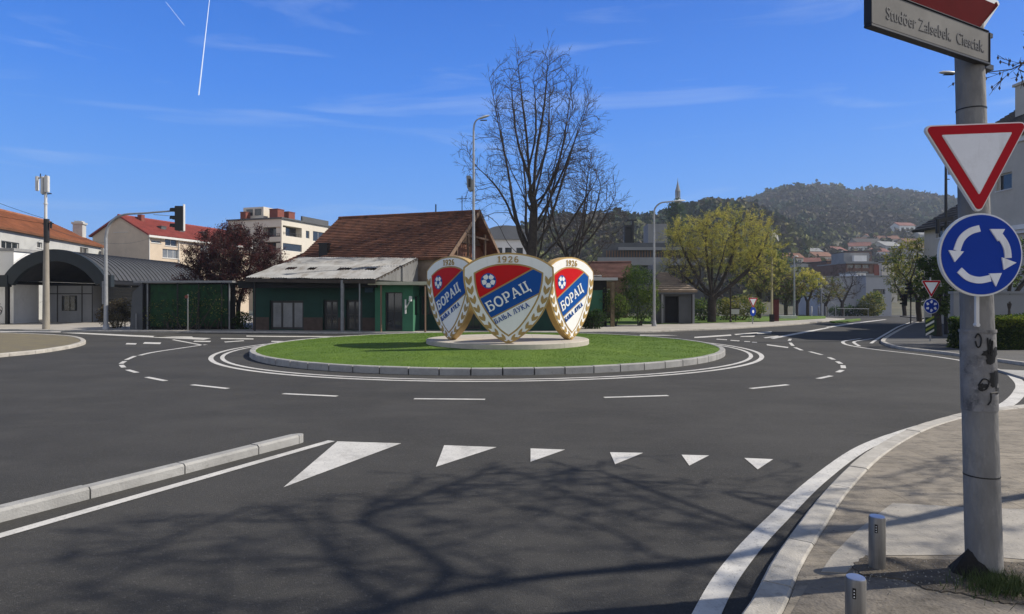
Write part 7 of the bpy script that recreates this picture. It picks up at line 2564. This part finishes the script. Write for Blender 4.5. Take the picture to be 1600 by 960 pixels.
# white bracket strap below the round sign
b = MB(); b.box(-.0, .022, -.135, -.118, Z(508, 4.28) - .09, Z(440, 4.28) - .09); b.tube([(.011, -.14, Z(508, 4.28) - .09), (.011, -.11, Z(508, 4.28) - .09)], .014, 10)
st_ = b.build('strap', M_lampw, cp); st_.location = (X(1526, 4.28) - X(1538, d), -.0, 0)

dS = 4.24
ys = thing('yield_sign', 'large red and white triangular yield sign on the concrete pole', 'road sign', (X(1524, dS), dS, Z(242, dS)), R(0))
yp_ = yield_plate(ys, .405, 0)
yp_.location = (0, 0, 0)
ys.rotation_euler = (0, R(-2.2), 0)
b = MB(); b.box(-.16, .16, .012, .04, .06, .09); b.box(-.16, .16, .012, .04, -.12, -.09); b.tube([(-.01, .04, .075), (-.01, .09, .075)], .02, 8); b.tube([(-.01, .04, -.105), (-.01, .09, -.105)], .02, 8); b.build('back_rail', M_galv, ys)
rs = thing('roundabout_sign', 'round blue sign with white arrows on the concrete pole, beneath the yield sign', 'road sign', (X(1530.5, dS), dS, Z(398.5, dS)))
RR = .275
b = MB(); b.slab(circ_pts(RR, 64), -.012, .012); b.build('rim', M_signrim, rs)
b = MB(); b.slab(circ_pts(RR * .955, 64), -.018, -.008); bd_ = b.build('blue_disc', M_signblue, rs)
arrow_parts(bd_, RR)
b = MB(); b.box(-.14, .14, .012, .04, .05, .08); b.box(-.14, .14, .012, .04, -.11, -.08); b.tube([(.01, .04, .065), (.01, .09, .065)], .02, 8); b.tube([(.01, .04, -.095), (.01, .09, -.095)], .02, 8); b.build('back_rail', M_galv, rs)

# upper name plate and the red plate above it
p0 = Vector((2.094, 3.74, 0)); p1 = Vector((3.235, 4.36, 0))
yaw_ = math.atan2(p1.y - p0.y, p1.x - p0.x)
Lp = (p1 - p0).length
zb_ = Z(38, 3.74)
npl = thing('name_plate', 'white name plate in a black frame at the top of the concrete pole', 'sign', (p0.x, p0.y, zb_), yaw_)
Hp = .205
b = MB(); b.box(.0, Lp, -.012, .012, .0, Hp); b.build('plate', M_plate, npl, bevel=.004)
b = MB()
b.box(-.018, Lp + .01, -.018, .03, -.018, .0 - .001); b.box(-.018, -.001, -.018, .03, -.001, Hp + .004); b.box(Lp + .001, Lp + .012, -.018, .06, 0, Hp)
b.box(-.0, Lp, -.018, .05, Hp + .001, Hp + .010)
b.build('frame', M_black, npl, bevel=.003)
b = MB(); b.box(Lp + .012, Lp + .05, .0, .04, .0, Hp); b.box(Lp - .02, Lp + .09, .0, .045, -.035, .0 - .0005); b.box(Lp + .012, Lp + .08, .0, .045, Hp - .02, Hp + .01); b.build('clamp', M_black, npl)
cu = bpy.data.curves.new('lettering', 'FONT')
cu.body = "Studöer Zalsebek.  Ciesciak."
cu.size = .098
cu.extrude = .0012
tmp = bpy.data.objects.new('tmp_text', cu)
COL.objects.link(tmp)
dg = bpy.context.evaluated_depsgraph_get()
dg.update()
me = bpy.data.meshes.new_from_object(tmp.evaluated_get(dg))
bpy.data.objects.remove(tmp)
me.materials.clear(); me.materials.append(M_lett)
wt = max(v.co.x for v in me.vertices) - min(v.co.x for v in me.vertices)
lt = bpy.data.objects.new('lettering', me); COL.objects.link(lt); lt.parent = npl
lt.rotation_euler = (R(90), 0, 0)
lt.scale = ((Lp - .20) / wt, 1.1, 1)
lt.location = (.13, -.0138, .055)
rdp = thing('red_sign', 'dark red sign with a white rim above the name plate, cut by the top edge', 'sign', (p0.x, p0.y, zb_ + .02), yaw_)
def chamf(w0, w1, z0_, z1_, c_):
    return [(w0 + c_, z0_), (w1 - c_, z0_), (w1, z0_ + c_), (w1, z1_ - c_), (w1 - c_, z1_), (w0 + c_, z1_), (w0, z1_ - c_), (w0, z0_ + c_)]
sh_ = [(.22, .17), (Lp - .06, .17), (Lp + .20, .43), (Lp + .18, .45), (.24, .45)]
b = MB(); b.slab(sh_, .014, .034); b.build('rim', M_signrim, rdp)
sh2 = offset_poly(sh_, .04)
b = MB(); b.slab(sh2, .006, .02); b.build('red_face', M_signdred, rdp)
b = MB(); b.slab(circ_pts(.05, 24, .50, .315), .0, .012); b.build('white_dot', M_signrim, rdp)
b = MB()
q = [(.34 + .16 * math.cos(R(a)), .46 + .16 * math.sin(R(a))) for a in range(180, 340, 12)] + [(.30 + .12 * math.cos(R(a)), .46 + .12 * math.sin(R(a))) for a in range(339, 179, -12)]
q = [(x_, z_) for x_, z_ in q if z_ < 2]
b.slab(q, .0, .012); b.build('white_curve', M_signrim, rdp)
b = MB(); b.box(Lp - .32, Lp - .25, .034, .12, .3, .40); b.build('bracket', M_black, rdp)

# bollards
def bollard(px, d, py_top, label):
    t = thing('bollard', label, 'bollard', (X(px, d), d, .088), 0, 'steel bollards on the near footway')
    h = Z(py_top, d) - .09
    r = .054
    b = MB(); b.lathe([(r, -.1), (r, h - .012), (r - .004, h - .004)], 28); b.build('post', M_steel, t, smooth=True)
    b = MB(); b.lathe([(r - .004, h - .0035), (r - .006, h), (.01, h + .002)], 28); b.build('cap', M_steelcap, t, smooth=True)
    b = MB()
    a0 = -.62
    vs = []
    for z_ in (h - .105, h - .045):
        for k_ in range(5):
            a = a0 + (k_ - 2) * .085
            vs.append((1.015 * r * math.sin(a), -1.015 * r * math.cos(a), z_))
    b.add(vs, [(k_, k_ + 1, k_ + 6, k_ + 5) for k_ in range(4)])
    w = b.build('reflector_slot', M_ink, t, fix=False)
    for k_ in range(3):
        b = MB(); z_ = h - .06 - k_ * .017
        b.tube([(1.01 * r * math.sin(a0), -1.01 * r * math.cos(a0), z_), (1.06 * r * math.sin(a0), -1.06 * r * math.cos(a0), z_)], .0035, 8); b.build('reflector', M_emw, w)
    return t
bollard(1370.5, 4.52, 806, 'round steel bollard in the dirt left of the concrete pole')
bollard(1337, 3.62, 901, 'nearer steel bollard cut by the bottom edge of the picture')

# weeds and litter round the pole
rg = np.random.default_rng(23)
n_ = 620
c_ = np.stack([rg.normal(X(1565, 4.2), .10, n_), rg.normal(4.22, .07, n_), np.full(n_, .097)], 1)
c2 = np.stack([rg.normal(X(1545, 4.25), .14, 420), rg.normal(4.15, .08, 420), np.full(420, .097)], 1)
kind(blades('grass', np.concatenate([c_, c2]), .085, .006, mat('weed_green', (.035, .07, .014), .8, .4, 9, col2=(.09, .12, .035)), .9, 5), 'stuff')
n_ = 260
xs_ = rg.uniform(X(1325, 4.5), X(1600, 4.5), n_); ysn = rg.uniform(4.1, 4.62, n_)
lt_ = MB()
for i in range(n_):
    s_ = rg.uniform(.003, .009); a = rg.uniform(0, 3.14)
    lt_.add([(xs_[i] + s_ * math.cos(a + k_ * 1.57), ysn[i] + s_ * .7 * math.sin(a + k_ * 1.57), .0995) for k_ in range(4)] + [(xs_[i], ysn[i], .0995 + s_)], [(0, 1, 4), (1, 2, 4), (2, 3, 4), (3, 0, 4)])
kind(lt_.build('gravel', mat('pebble', (.30, .28, .24), .9, .5, 20), fix=False), 'stuff')

# vapour trails high in the sky
def trail(label, a, b_, d_, r0, r1, bits=1):
    A_, B_ = W(*a, d_), W(*b_, d_)
    m_b = MB()
    n_ = 14
    m_b.tube([A_.lerp(B_, i / n_) for i in range(n_ + 1)], [lerp(r0, r1, i / n_) for i in range(n_ + 1)], 8)
    return tag(m_b.build('vapour_trail', mat('ice_cloud', (.85, .88, .92), 1.0, .02, 1)), label, 'vapour trail')
trail('long white vapour trail falling almost straight down the left sky', (329, -15), (310.5, 149), 7000, 3, 6.5)
trail('short faint vapour trail near the top left edge of the sky', (259, 3), (288, 40), 7000, 1.4, 1.7)

# ------------------------------------------------------------------ air
hb = MB()
hb.box(-1400, 2100, -75, 1510, -3.5, 178)
hz = hb.build('haze', None)
hm = bpy.data.materials.new('haze')
hm.use_nodes = True
nt = hm.node_tree
nt.nodes.clear()
pvn = nt.nodes.new("ShaderNodeVolumePrincipled")
pvn.inputs['Color'].default_value = (0.70, 0.80, 0.95, 1)
pvn.inputs['Density'].default_value = 0.00032
pvn.inputs['Anisotropy'].default_value = 0.2
on = nt.nodes.new("ShaderNodeOutputMaterial")
nt.links.new(pvn.outputs[0], on.inputs['Volume'])
hz.data.materials.append(hm)
kind(hz, 'stuff')
